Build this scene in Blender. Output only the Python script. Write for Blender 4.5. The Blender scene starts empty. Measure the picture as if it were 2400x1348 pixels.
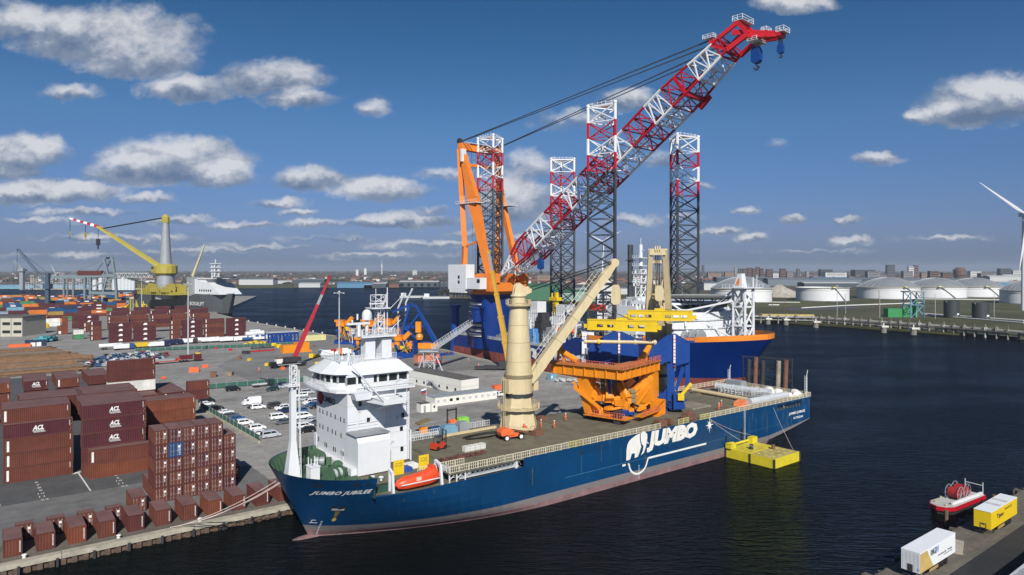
import bpy, math, random
from mathutils import Vector, Matrix
R = math.radians
sc = bpy.context.scene
rnd = random.Random(7)
# ---------------- camera, sky, sun, exposure ----------------
CAM_H = 46.0
cam_d = bpy.data.cameras.new('camera'); cam = bpy.data.objects.new('camera', cam_d)
sc.collection.objects.link(cam); sc.camera = cam
cam.location = (0, 0, CAM_H); cam.rotation_euler = (R(90), 0, 0)
cam_d.sensor_width = 36; cam_d.lens = 24.0; cam_d.shift_y = -42/2400
cam_d.clip_start = 0.5; cam_d.clip_end = 60000
SUN_EL, SUN_AZ = 36.0, 171.0           # azimuth clockwise from +Y
world = bpy.data.worlds.new('World'); sc.world = world; world.use_nodes = True
sun_d = bpy.data.lights.new('sun', 'SUN'); sun_d.energy = 4.9; sun_d.angle = R(0.53); sun_d.color = (1.0, .955, .89)
sun = bpy.data.objects.new('sun', sun_d); sc.collection.objects.link(sun)
sv = Vector((math.sin(R(SUN_AZ))*math.cos(R(SUN_EL)), math.cos(R(SUN_AZ))*math.cos(R(SUN_EL)), math.sin(R(SUN_EL))))
sun.rotation_euler = sv.to_track_quat('Z', 'Y').to_euler(); sun.location = (0, -50, 200)
vs = sc.view_settings; vs.view_transform = 'Standard'; vs.look = 'None'; vs.exposure = 0.2; vs.gamma = 1; vs.use_curve_mapping = False
try:
    sc.cycles.max_bounces = 5; sc.cycles.diffuse_bounces = 2; sc.cycles.glossy_bounces = 3; sc.cycles.transparent_max_bounces = 12
    sc.cycles.volume_bounces = 0
except Exception: pass

# clouds: (pixel x, pixel y, half width, half height, density) of the photograph turned into tangents of azimuth / elevation
CL = [(240,95,190,72,1),(330,150,120,50,.9),(430,215,95,34,.9),(640,190,110,45,.95),(700,235,75,25,.75),(170,222,60,20,.5),
      (30,60,85,50,.75),(60,365,95,45,.95),(20,400,80,30,.8),(410,385,160,55,1.1),(330,410,110,36,.9),(520,420,80,32,.8),
      (130,455,150,28,.95),(20,465,90,22,.8),(720,425,70,30,.85),(900,450,95,32,.9),(960,520,110,20,.75),(860,525,80,16,.6),
      (870,258,34,20,.4),(1200,480,90,62,.85),(1240,400,60,42,.6),(1480,240,60,26,.6),(1560,375,45,22,.5),(1330,285,60,25,.35),
      (2330,245,150,60,1.05),(2240,275,90,30,.85),(2140,278,26,16,.6),(1850,15,80,24,.6),(2050,375,50,15,.5),(1860,515,30,11,.7),
      (1980,518,32,10,.7),(1765,560,32,13,.7),(1990,568,40,13,.5),(1820,340,26,12,.35),(1640,440,30,12,.5),(740,525,60,12,.6),
      (1010,495,40,12,.5),(420,520,60,12,.5),(200,560,110,10,.4),(620,580,120,8,.35),(1000,575,110,9,.35),(360,560,80,9,.4),
      (1480,520,60,16,.5),(1690,545,50,10,.45),(640,480,60,12,.45),(230,500,120,10,.4),(330,470,60,14,.5),(1050,410,60,14,.35),
      (80,520,90,9,.4),(560,530,70,9,.4),(780,560,90,7,.35),(480,590,110,7,.3),(880,600,120,7,.3),(150,600,120,7,.3),(700,500,40,9,.45),(1120,550,50,10,.4),(1330,470,40,16,.5),(1900,590,90,6,.3),(2200,560,80,7,.3),(1750,495,24,8,.4),(1600,510,40,9,.4),(1250,560,70,10,.4)]
def build_world():
    nt = world.node_tree; N = nt.nodes; Lk = nt.links; N.clear()
    out = N.new('ShaderNodeOutputWorld'); bg = N.new('ShaderNodeBackground'); bg.inputs[1].default_value = .10
    Lk.new(bg.outputs[0], out.inputs[0])
    sky = N.new('ShaderNodeTexSky'); sky.sky_type = 'NISHITA'; sky.sun_disc = False
    sky.sun_elevation = R(SUN_EL); sky.sun_rotation = R(SUN_AZ); sky.altitude = 50
    sky.air_density = 1.0; sky.dust_density = .6; sky.ozone_density = 2.2
    tc = N.new('ShaderNodeTexCoord')
    sep = N.new('ShaderNodeSeparateXYZ'); Lk.new(tc.outputs['Generated'], sep.inputs[0])
    def mth(op, a, b=None, clamp=False):
        n = N.new('ShaderNodeMath'); n.operation = op; n.use_clamp = clamp
        for i, v in enumerate((a, b)):
            if v is None: continue
            if isinstance(v, (int, float)): n.inputs[i].default_value = v
            else: Lk.new(v, n.inputs[i])
        return n.outputs[0]
    yy = mth('MAXIMUM', sep.outputs[1], .05)
    tx = mth('DIVIDE', sep.outputs[0], yy); tz = mth('DIVIDE', sep.outputs[2], yy)
    cmb = N.new('ShaderNodeCombineXYZ'); Lk.new(tx, cmb.inputs[0]); Lk.new(tz, cmb.inputs[1])
    def noise(scale, detail, rough, off=(0, 0, 0), src=None, yscale=1.):
        mp = N.new('ShaderNodeMapping'); mp.inputs['Location'].default_value = off; mp.inputs['Scale'].default_value = (1, yscale, 1)
        Lk.new(src or cmb.outputs[0], mp.inputs[0])
        n = N.new('ShaderNodeTexNoise'); n.inputs['Scale'].default_value = scale; n.inputs['Detail'].default_value = detail
        n.inputs['Roughness'].default_value = rough; Lk.new(mp.outputs[0], n.inputs[0]); return n.outputs[0], mp
    n1, _ = noise(10, 8, .56, yscale=1.4); n2, _ = noise(34, 5, .6, (3, 1, 0), yscale=1.2)
    nl, _ = noise(10, 6, .56, (0.004, -.020*1.4, 0), yscale=1.4)
    # displaced lookup so the ellipse edges billow
    wob = mth('MULTIPLY', mth('SUBTRACT', n2, .5), .045)
    wx = mth('ADD', tx, wob); wz = mth('ADD', tz, mth('MULTIPLY', wob, .6))
    acc = None; body = None
    for (px, py, hw, hh, d) in CL:
        cx, cz = (px-1200)/1600, (632-py)/1600
        rx, rz = hw/1600*1.25, hh/1600*1.3
        dx = mth('MULTIPLY', mth('SUBTRACT', wx, cx), 1/rx)
        dz = mth('MULTIPLY', mth('SUBTRACT', wz, cz), 1/rz)
        dzl = mth('MAXIMUM', dz, mth('MULTIPLY', dz, -1.7))       # flatter base
        r2 = mth('ADD', mth('MULTIPLY', dx, dx), mth('MULTIPLY', dzl, dzl))
        g = mth('MULTIPLY', mth('SUBTRACT', 1.0, r2), d*.95)
        acc = g if acc is None else mth('MAXIMUM', acc, g)
        b = mth('MULTIPLY', mth('MAXIMUM', mth('SUBTRACT', 1.25, r2), 0), dz)   # height within the cloud
        body = b if body is None else mth('ADD', body, b)
    # elsewhere around the sky: the same kind of cloud from noise alone, on a flat cloud layer
    up = mth('MAXIMUM', sep.outputs[2], .03)
    c2 = N.new('ShaderNodeCombineXYZ'); Lk.new(mth('DIVIDE', sep.outputs[0], up), c2.inputs[0]); Lk.new(mth('DIVIDE', sep.outputs[1], up), c2.inputs[1])
    n3, _ = noise(.75, 7, .55, (5, 2, 0), c2.outputs[0])
    # in view: |tx|<.8, tz<.42, y>0
    rng = N.new('ShaderNodeMapRange'); rng.inputs['From Min'].default_value = .8; rng.inputs['From Max'].default_value = 1.0
    Lk.new(mth('MAXIMUM', mth('ABSOLUTE', tx), mth('MULTIPLY', tz, 1.9)), rng.inputs['Value'])
    oth = mth('MAXIMUM', rng.outputs[0], mth('LESS_THAN', sep.outputs[1], .06))
    far = mth('MULTIPLY', mth('SUBTRACT', n3, .66), 6.0)
    dens_v = mth('ADD', mth('MAXIMUM', acc, -1.2), mth('MULTIPLY', mth('SUBTRACT', n1, .50), 1.9))
    dens = mth('ADD', mth('MULTIPLY', dens_v, mth('SUBTRACT', 1.0, oth)), mth('MULTIPLY', far, oth))
    a = N.new('ShaderNodeMapRange'); a.interpolation_type = 'SMOOTHSTEP'
    a.inputs['From Min'].default_value = -.24; a.inputs['From Max'].default_value = .58; Lk.new(dens, a.inputs['Value'])
    alpha = mth('MULTIPLY', a.outputs[0], .88, True)
    # shade: bright towards the top (sunlit), grey at the base and where thick
    sh = mth('ADD', mth('MULTIPLY', body, 1.0), mth('MULTIPLY', mth('SUBTRACT', n1, nl), 2.0))
    sh = mth('ADD', sh, mth('MULTIPLY', mth('SUBTRACT', n2, .5), .7))
    sh = mth('ADD', mth('ADD', sh, .50), mth('MULTIPLY', oth, .2), True)
    cr = N.new('ShaderNodeValToRGB'); Lk.new(sh, cr.inputs[0])
    e = cr.color_ramp.elements; e[0].position = .0; e[0].color = (1.15, 1.65, 2.6, 1); e[1].position = 1.; e[1].color = (6.3, 6.35, 6.6, 1)
    e2 = cr.color_ramp.elements.new(.45); e2.color = (2.3, 2.75, 3.6, 1)
    # deepen the clear sky a little (polarised look of the photo)
    hs = N.new('ShaderNodeMix'); hs.data_type = 'RGBA'; hs.blend_type = 'MULTIPLY'; hs.inputs[0].default_value = 1
    Lk.new(sky.outputs[0], hs.inputs[6])
    tr = N.new('ShaderNodeValToRGB'); Lk.new(sep.outputs[2], tr.inputs[0]); te = tr.color_ramp.elements
    te[0].position = 0.; te[0].color = (.18, .265, .57, 1); te[1].position = .75; te[1].color = (.10, .26, .40, 1)
    for ps, cc in ((.05, (.262, .322, .585, 1)), (.2, (.27, .43, .61, 1)), (.357, (.15, .36, .52, 1))): te.new(ps).color = cc
    Lk.new(tr.outputs[0], hs.inputs[7])
    mx = N.new('ShaderNodeMix'); mx.data_type = 'RGBA'; Lk.new(alpha, mx.inputs[0]); Lk.new(hs.outputs[2], mx.inputs[6]); Lk.new(cr.outputs[0], mx.inputs[7])
    Lk.new(mx.outputs[2], bg.inputs[0])
build_world()

# ---------------- survey helpers ----------------
F = 1600.0
def site(px, py, z=1.6):                   # plan position of a ground point of the photograph
    Y = F*(CAM_H-z)/(py-632.); return ((px-1200)/F*Y, Y)
TH = R(37.5); UX, UY = math.cos(TH), math.sin(TH)
def S(a, b): return (28+a*UX-b*UY, 149.3+a*UY+b*UX)        # ship / quay frame to world
def AB(x, y):
    dx, dy = x-28, y-149.3; return (dx*UX+dy*UY, -dx*UY+dy*UX)
QZ = 1.6

# ---------------- mesh helpers ----------------
class MB:
    def __init__(s): s.v = []; s.f = []; s.m = []
    def add(s, vs, fs, m=0):
        o = len(s.v); s.v += [tuple(p) for p in vs]; s.f += [tuple(i+o for i in f) for f in fs]; s.m += [m]*len(fs); return s
    def box(s, x0, x1, y0, y1, z0, z1, m=0):
        return s.add([(x0,y0,z0),(x1,y0,z0),(x1,y1,z0),(x0,y1,z0),(x0,y0,z1),(x1,y0,z1),(x1,y1,z1),(x0,y1,z1)],
                     [(0,3,2,1),(4,5,6,7),(0,1,5,4),(1,2,6,5),(2,3,7,6),(3,0,4,7)], m)
    def cb(s, x, y, z, dx, dy, dz, m=0, rz=0):          # centred box, z = bottom
        c, n = math.cos(rz), math.sin(rz); P = []
        for zz in (z, z+dz):
            for u, v in ((-1,-1),(1,-1),(1,1),(-1,1)):
                u *= dx/2; v *= dy/2; P.append((x+u*c-v*n, y+u*n+v*c, zz))
        return s.add(P, [(0,3,2,1),(4,5,6,7),(0,1,5,4),(1,2,6,5),(2,3,7,6),(3,0,4,7)], m)
    def bar(s, p, q, r, n=4, m=0, r2=None, caps=True):
        p, q = Vector(p), Vector(q); d = q-p
        if d.length < 1e-6: return s
        d.normalize(); a = d.cross(Vector((0,0,1)))
        if a.length < 1e-3: a = Vector((1,0,0))
        a.normalize(); b = d.cross(a); r2 = r if r2 is None else r2; o = math.pi/n
        V = [p+(a*math.cos(2*math.pi*i/n+o)+b*math.sin(2*math.pi*i/n+o))*r for i in range(n)]
        V += [q+(a*math.cos(2*math.pi*i/n+o)+b*math.sin(2*math.pi*i/n+o))*r2 for i in range(n)]
        f = [(i, (i+1)%n, n+(i+1)%n, n+i) for i in range(n)]
        if caps: f += [tuple(range(n-1,-1,-1)), tuple(range(n, 2*n))]
        return s.add(V, f, m)
    def beam(s, p, q, w, h, m=0, w2=None, h2=None):       # rectangular beam, w sideways, h vertical-ish
        p, q = Vector(p), Vector(q); d = (q-p).normalized(); a = d.cross(Vector((0,0,1)))
        if a.length < 1e-3: a = Vector((1,0,0))
        a.normalize(); b = a.cross(d); w2 = w if w2 is None else w2; h2 = h if h2 is None else h2; V = []
        for c, ww, hh in ((p, w, h), (q, w2, h2)):
            for u, v in ((-1,-1),(1,-1),(1,1),(-1,1)): V.append(c+a*(u*ww/2)+b*(v*hh/2))
        return s.add(V, [(0,3,2,1),(4,5,6,7),(0,1,5,4),(1,2,6,5),(2,3,7,6),(3,0,4,7)], m)
    def path(s, pts, r, n=5, m=0):
        for i in range(len(pts)-1): s.bar(pts[i], pts[i+1], r, n, m)
        return s
    def lathe(s, prof, x=0, y=0, n=20, m=0, a0=0, a1=2*math.pi, cap=True):
        full = abs(a1-a0-2*math.pi) < 1e-6; k = n if full else n+1; V = []
        for r, z in prof:
            for i in range(k):
                t = a0+(a1-a0)*i/n; V.append((x+r*math.cos(t), y+r*math.sin(t), z))
        f = []
        for j in range(len(prof)-1):
            for i in range(n):
                i2 = (i+1)%k; f.append((j*k+i, j*k+i2, (j+1)*k+i2, (j+1)*k+i))
        if cap and full:
            if prof[0][0] > 1e-6: f.append(tuple(range(k-1,-1,-1)))
            if prof[-1][0] > 1e-6: f.append(tuple(range((len(prof)-1)*k, len(prof)*k)))
        return s.add(V, f, m)
    def prism(s, poly, z0, z1, m=0):
        n = len(poly); V = [(x, y, z0) for x, y in poly]+[(x, y, z1) for x, y in poly]
        return s.add(V, [tuple(range(n-1,-1,-1)), tuple(range(n, 2*n))]+[(i, (i+1)%n, n+(i+1)%n, n+i) for i in range(n)], m)
    def slab(s, poly, o, e1, e2, t, m=0):                 # polygon in the plane o,e1,e2, thickness vector t
        o, e1, e2, t = Vector(o), Vector(e1), Vector(e2), Vector(t); n = len(poly)
        V = [o+e1*x+e2*y for x, y in poly]+[o+e1*x+e2*y+t for x, y in poly]
        return s.add(V, [tuple(range(n-1,-1,-1)), tuple(range(n, 2*n))]+[(i, (i+1)%n, n+(i+1)%n, n+i) for i in range(n)], m)
    def mesh(s, name, mats, smooth=False):
        me = bpy.data.meshes.new(name); me.from_pydata(s.v, [], s.f)
        for mm in (mats if isinstance(mats, (list, tuple)) else [mats]): me.materials.append(mm)
        if len(me.materials) > 1: me.polygons.foreach_set('material_index', s.m)
        if smooth:
            me.polygons.foreach_set('use_smooth', [True]*len(me.polygons))
            try: me.set_sharp_from_angle(angle=R(35))
            except Exception: pass
        me.update(); return me
    def build(s, name, mats, parent=None, smooth=False, loc=(0,0,0), rz=0):
        return put(s.mesh(name, mats, smooth), name, parent, loc, rz)
def put(me, name, parent=None, loc=(0,0,0), rz=0):
    o = bpy.data.objects.new(name, me); sc.collection.objects.link(o); o.location = loc; o.rotation_euler = (0, 0, rz)
    if parent: o.parent = parent
    return o
LABELS = {}
def tag(o, label, cat, group=None, kind=None):
    o['label'] = label; o['category'] = cat
    if group: o['group'] = group
    if kind: o['kind'] = kind
    return o
def thing(name, label, cat, loc=(0,0,0), rz=0, group=None):
    o = bpy.data.objects.new(name, None); sc.collection.objects.link(o); o.location = loc; o.rotation_euler = (0, 0, rz)
    o.empty_display_size = .5
    return tag(o, label, cat, group)
def struct(o): o['kind'] = 'structure'; return o
def dup(root, loc, rz=None, label=None, group=None, parent=None):
    r = root.copy(); sc.collection.objects.link(r); r.location = loc
    if rz is not None: r.rotation_euler = (0, 0, rz)
    if label: r['label'] = label
    if group: r['group'] = group
    if parent: r.parent = parent
    for ch in list(root.children): dupc(ch, r)
    return r
def dupc(ch, r):
    c = ch.copy(); sc.collection.objects.link(c); c.parent = r
    for g in list(ch.children): dupc(g, c)
ORD = ['lowest', 'second', 'third', 'fourth', 'fifth', 'sixth', 'seventh']
NTH = ['first', 'second', 'third', 'fourth', 'fifth', 'sixth', 'seventh', 'eighth', 'ninth', 'tenth', 'eleventh', 'twelfth', 'thirteenth', 'fourteenth', 'fifteenth', 'sixteenth', 'seventeenth', 'eighteenth', 'nineteenth', 'twentieth']

# text as a mesh, returned as vertex/face lists in x (right), y (up), unit height 1
def text_geo(txt, size=1., shear=0, bold=0, spacing=1.):
    cu = bpy.data.curves.new('txt', 'FONT'); cu.body = txt; cu.size = size; cu.shear = shear; cu.offset = bold; cu.space_character = spacing
    cu.fill_mode = 'FRONT'; cu.resolution_u = 2
    ob = bpy.data.objects.new('txt', cu); sc.collection.objects.link(ob)
    dg = bpy.context.evaluated_depsgraph_get(); me = bpy.data.meshes.new_from_object(ob.evaluated_get(dg))
    V = [tuple(v.co) for v in me.vertices]; Fc = [tuple(p.vertices) for p in me.polygons]
    bpy.data.objects.remove(ob); bpy.data.meshes.remove(me); bpy.data.curves.remove(cu)
    if V:
        x0 = min(v[0] for v in V); y0 = min(v[1] for v in V)
        V = [(v[0]-x0, v[1]-y0) for v in V]
    return V, Fc
def text_on(mb, txt, o, e1, e2, h, w=None, m=0, **k):       # lettering of height h (and width w) in plane o,e1,e2
    V, Fc = text_geo(txt, **k)
    if not V: return
    W = max(v[0] for v in V); Hh = max(v[1] for v in V); sx = (w/W) if w else h/Hh
    o, e1, e2 = Vector(o), Vector(e1), Vector(e2)
    mb.add([o+e1*(x*sx)+e2*(y*h/Hh) for x, y in V], Fc, m)

# ---------------- materials ----------------
MATS = {}
def mat(name, col, rough=.55, metal=0., var=.18, scale=.6, bump=0., bscale=8., streak=0., streak_col=(.16,.07,.03), spec=.5, grime=.0, detail=4):
    if name in MATS: return MATS[name]
    m = bpy.data.materials.new(name); m.use_nodes = True; nt = m.node_tree; N = nt.nodes; Lk = nt.links
    bs = N['Principled BSDF']; bs.inputs['Roughness'].default_value = rough; bs.inputs['Metallic'].default_value = metal
    bs.inputs['Specular IOR Level'].default_value = spec
    tc = N.new('ShaderNodeTexCoord'); oi = N.new('ShaderNodeObjectInfo')
    va = N.new('ShaderNodeVectorMath'); va.operation = 'MULTIPLY_ADD'
    Lk.new(oi.outputs['Random'], va.inputs[0]); va.inputs[1].default_value = (91, 57, 33); Lk.new(tc.outputs['Object'], va.inputs[2])
    n = N.new('ShaderNodeTexNoise'); n.inputs['Scale'].default_value = scale; n.inputs['Detail'].default_value = detail; n.inputs['Roughness'].default_value = .6
    Lk.new(va.outputs[0], n.inputs[0])
    rp = N.new('ShaderNodeValToRGB'); Lk.new(n.outputs[0], rp.inputs[0])
    e = rp.color_ramp.elements; e[0].position = .28; e[1].position = .72
    e[0].color = tuple(c*(1-var) for c in col[:3])+(1,); e[1].color = tuple(min(1, c*(1+var)) for c in col[:3])+(1,)
    colout = rp.outputs[0]
    def mix(fac, c2, colout, mode='MIX'):
        mx = N.new('ShaderNodeMix'); mx.data_type = 'RGBA'; mx.blend_type = mode; Lk.new(fac, mx.inputs[0]); Lk.new(colout, mx.inputs[6]); mx.inputs[7].default_value = tuple(c2)+(1,); return mx.outputs[2]
    if streak > 0:
        mp = N.new('ShaderNodeMapping'); mp.inputs['Scale'].default_value = (1.6, 1.6, .13); Lk.new(va.outputs[0], mp.inputs[0])
        n2 = N.new('ShaderNodeTexNoise'); n2.inputs['Scale'].default_value = 1.1; n2.inputs['Detail'].default_value = 5; Lk.new(mp.outputs[0], n2.inputs[0])
        mr = N.new('ShaderNodeMapRange'); mr.inputs['From Min'].default_value = .56; mr.inputs['From Max'].default_value = .78; mr.inputs['To Max'].default_value = streak; Lk.new(n2.outputs[0], mr.inputs['Value'])
        colout = mix(mr.outputs[0], streak_col, colout)
    if grime > 0:
        n4 = N.new('ShaderNodeTexNoise'); n4.inputs['Scale'].default_value = scale*.23; n4.inputs['Detail'].default_value = 7; n4.inputs['Roughness'].default_value = .7; Lk.new(va.outputs[0], n4.inputs[0])
        mr = N.new('ShaderNodeMapRange'); mr.inputs['From Min'].default_value = .5; mr.inputs['From Max'].default_value = .68; mr.inputs['To Max'].default_value = grime; Lk.new(n4.outputs[0], mr.inputs['Value'])
        colout = mix(mr.outputs[0], tuple(c*.55 for c in col[:3]), colout)
    Lk.new(colout, bs.inputs['Base Color'])
    if bump > 0:
        n3 = N.new('ShaderNodeTexNoise'); n3.inputs['Scale'].default_value = bscale; n3.inputs['Detail'].default_value = 3; Lk.new(tc.outputs['Object'], n3.inputs[0])
        b = N.new('ShaderNodeBump'); b.inputs['Strength'].default_value = bump; b.inputs['Distance'].default_value = .1; Lk.new(n3.outputs[0], b.inputs['Height']); Lk.new(b.outputs[0], bs.inputs['Normal'])
    MATS[name] = m; return m
WHITE = mat('white_paint', (.63,.645,.665), .38, var=.05, streak=.12, streak_col=(.45,.36,.25), scale=.25)
WHITE2 = mat('white_steel', (.62,.64,.66), .45, var=.06)
CREAM = mat('cream_crane_paint', (.55,.455,.275), .45, var=.08, streak=.5, streak_col=(.36,.26,.13), scale=.3)
CREAM2 = mat('cream_rail', (.70,.64,.48), .5, var=.1)
BLUEH = mat('hull_blue', (.0015,.042,.122), .38, var=.2, scale=.10, streak=.6, streak_col=(.012,.055,.10), grime=.4, bump=.12, bscale=.45)
BOOT = mat('boot_red_grey', (.20,.115,.115), .7, var=.3, scale=.5, streak=.9, streak_col=(.19,.185,.185), grime=.5)
BLUEB = mat('boreas_blue', (.0015,.026,.165), .34, var=.16, scale=.1, grime=.15)
REDB = mat('boreas_bottom_red', (.24,.06,.045), .6, var=.25, scale=.3, streak=.4, streak_col=(.30,.20,.16))
ORNG = mat('crane_orange', (.72,.20,.025), .42, var=.1, scale=.2)
ORNG2 = mat('frame_orange', (.70,.24,.012), .42, var=.12, scale=.3, streak=.2, streak_col=(.25,.1,.02))
RED = mat('signal_red', (.40,.006,.018), .42, var=.1)
LEGW = mat('lattice_white', (.70,.71,.72), .45, var=.05)
LEGD = mat('leg_dark_steel', (.045,.052,.062), .5, metal=.2, var=.2)
BLACK = mat('black_rubber', (.012,.012,.013), .7, var=.2)
DARK = mat('dark_steel', (.05,.05,.055), .5, metal=.3, var=.25)
def wear(m, mode):
    nt = m.node_tree; N = nt.nodes; Lk = nt.links; bs = N['Principled BSDF']; src = bs.inputs['Base Color'].links[0].from_socket
    tc = N.new('ShaderNodeTexCoord'); sp = N.new('ShaderNodeSeparateXYZ'); Lk.new(tc.outputs['Object'], sp.inputs[0])
    mp = N.new('ShaderNodeMapping'); Lk.new(tc.outputs['Object'], mp.inputs[0]); n = N.new('ShaderNodeTexNoise'); n.inputs['Detail'].default_value = 8; n.inputs['Roughness'].default_value = .68; Lk.new(mp.outputs[0], n.inputs[0])
    mr = N.new('ShaderNodeMapRange'); mx = N.new('ShaderNodeMix'); mx.data_type = 'RGBA'; Lk.new(src, mx.inputs[6]); Lk.new(mx.outputs[2], bs.inputs['Base Color'])
    if mode == 'scuff':      # pale fender scuffs, mostly along the after part of the side
        mp.inputs['Scale'].default_value = (.55, 1, .16); n.inputs['Scale'].default_value = 1.1
        g = N.new('ShaderNodeMapRange'); g.inputs['From Min'].default_value = 15; g.inputs['From Max'].default_value = 55; g.inputs['To Min'].default_value = .06; g.inputs['To Max'].default_value = .17; Lk.new(sp.outputs[0], g.inputs['Value'])
        ad = N.new('ShaderNodeMath'); ad.operation = 'ADD'; Lk.new(n.outputs[0], ad.inputs[0]); Lk.new(g.outputs[0], ad.inputs[1])
        mr.inputs['From Min'].default_value = .68; mr.inputs['From Max'].default_value = .86; mr.inputs['To Max'].default_value = .55; Lk.new(ad.outputs[0], mr.inputs['Value']); mx.inputs[7].default_value = (.10, .17, .25, 1)
    else:                    # grey upper half of the boot topping with a ragged edge
        mp.inputs['Scale'].default_value = (.3, 1, .8); n.inputs['Scale'].default_value = 1
        ad = N.new('ShaderNodeMath'); ad.operation = 'MULTIPLY_ADD'; Lk.new(n.outputs[0], ad.inputs[0]); ad.inputs[1].default_value = 1.6; Lk.new(sp.outputs[2], ad.inputs[2])
        mr.inputs['From Min'].default_value = 1.75; mr.inputs['From Max'].default_value = 2.15; mr.inputs['To Max'].default_value = .85; Lk.new(ad.outputs[0], mr.inputs['Value']); mx.inputs[7].default_value = (.155, .15, .15, 1)
    Lk.new(mr.outputs[0], mx.inputs[0])
wear(BLUEH, 'scuff'); wear(BOOT, 'boot')
GREY = mat('grey_steel', (.28,.30,.32), .5, metal=.1, var=.15)
LGREY = mat('light_grey_steel', (.45,.47,.49), .5, var=.12)
GLASS = mat('dark_window_glass', (.012,.018,.02), .06, var=.1, spec=.8)
YEL = mat('spreader_yellow', (.68,.47,.015), .4, var=.1, streak=.25, streak_col=(.3,.18,.02))
YELP = mat('pontoon_yellow', (.60,.49,.02), .6, var=.1, streak=.3, streak_col=(.35,.22,.04), scale=.5)
BLUEF = mat('frame_blue', (.005,.047,.235), .4, var=.14, grime=.2)
GDECK = mat('green_deck', (.045,.10,.055), .7, var=.3, scale=.8)
RDECK = mat('deck_plate', (.135,.125,.085), .8, var=.28, scale=.35, grime=.6, bump=.2, bscale=2, detail=8)
RUST = mat('rusty_steel', (.16,.075,.045), .8, var=.35, scale=1.2)
WOOD = mat('timber', (.24,.18,.12), .8, var=.3)
ORS = mat('safety_orange', (.75,.14,.04), .5, var=.1)
SKIN = mat('skin', (.5,.3,.22), .6, var=.05)
YRAIL = mat('pale_yellow_rail', (.68,.62,.28), .5, var=.1)
GALV = mat('galvanised_steel', (.50,.53,.56), .45, metal=.3, var=.12)
# ================= water, land, quays =================
def water_mat():
    m = bpy.data.materials.new('harbour_water'); m.use_nodes = True; nt = m.node_tree; N = nt.nodes; Lk = nt.links
    bs = N['Principled BSDF']
    tc = N.new('ShaderNodeTexCoord')
    def nz(sx, sy, rot, det, off=0, dis=0., rough=.5):
        mp = N.new('ShaderNodeMapping'); mp.inputs['Scale'].default_value = (sx, sy, 1); mp.inputs['Rotation'].default_value = (0, 0, R(rot)); mp.inputs['Location'].default_value = (off, off, 0)
        Lk.new(tc.outputs['Object'], mp.inputs[0]); n = N.new('ShaderNodeTexNoise'); n.inputs['Detail'].default_value = det; n.inputs['Scale'].default_value = 1
        n.inputs['Roughness'].default_value = rough; n.inputs['Distortion'].default_value = dis; Lk.new(mp.outputs[0], n.inputs[0]); return n.outputs[0]
    a = nz(.22, .75, 8, 3, 0, .6, .6); b = nz(.9, 2.2, -12, 3, 7, .5, .6); c = nz(.011, .022, 20, 4, 3, .8)
    ad = N.new('ShaderNodeMath'); ad.operation = 'MULTIPLY_ADD'; Lk.new(b, ad.inputs[0]); ad.inputs[1].default_value = .3; Lk.new(a, ad.inputs[2])
    mr = N.new('ShaderNodeMapRange'); mr.inputs['From Min'].default_value = .36; mr.inputs['From Max'].default_value = .62; mr.inputs['To Min'].default_value = .3; mr.inputs['To Max'].default_value = 1.
    Lk.new(c, mr.inputs['Value'])
    bp = N.new('ShaderNodeBump'); bp.inputs['Distance'].default_value = 1.3; Lk.new(ad.outputs[0], bp.inputs['Height'])
    ms = N.new('ShaderNodeMath'); ms.operation = 'MULTIPLY'; ms.inputs[1].default_value = .9; Lk.new(mr.outputs[0], ms.inputs[0]); Lk.new(ms.outputs[0], bp.inputs['Strength'])
    N.remove(bs); out = N['Material Output']; df = N.new('ShaderNodeBsdfDiffuse'); df.inputs[0].default_value = (.0045, .0055, .0045, 1)
    bs = N.new('ShaderNodeBsdfGlossy'); bs.inputs['Color'].default_value = (.22, .29, .39, 1); fr = N.new('ShaderNodeFresnel'); fr.inputs[0].default_value = 1.333
    mxs = N.new('ShaderNodeMixShader'); Lk.new(fr.outputs[0], mxs.inputs[0]); Lk.new(df.outputs[0], mxs.inputs[1]); Lk.new(bs.outputs[0], mxs.inputs[2]); Lk.new(mxs.outputs[0], out.inputs[0])
    Lk.new(bp.outputs[0], bs.inputs['Normal']); Lk.new(bp.outputs[0], fr.inputs['Normal'])
    mr2 = N.new('ShaderNodeMapRange'); mr2.inputs['From Min'].default_value = .35; mr2.inputs['From Max'].default_value = .65; mr2.inputs['To Min'].default_value = .10; mr2.inputs['To Max'].default_value = .20
    Lk.new(c, mr2.inputs['Value']); Lk.new(mr2.outputs[0], bs.inputs['Roughness'])
    return m
WATER = water_mat()
w = MB(); w.add([(-14000,-2500,0),(14000,-2500,0),(14000,24000,0),(-14000,24000,0)], [(0,1,2,3)])
struct(w.build('water', WATER))

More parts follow.
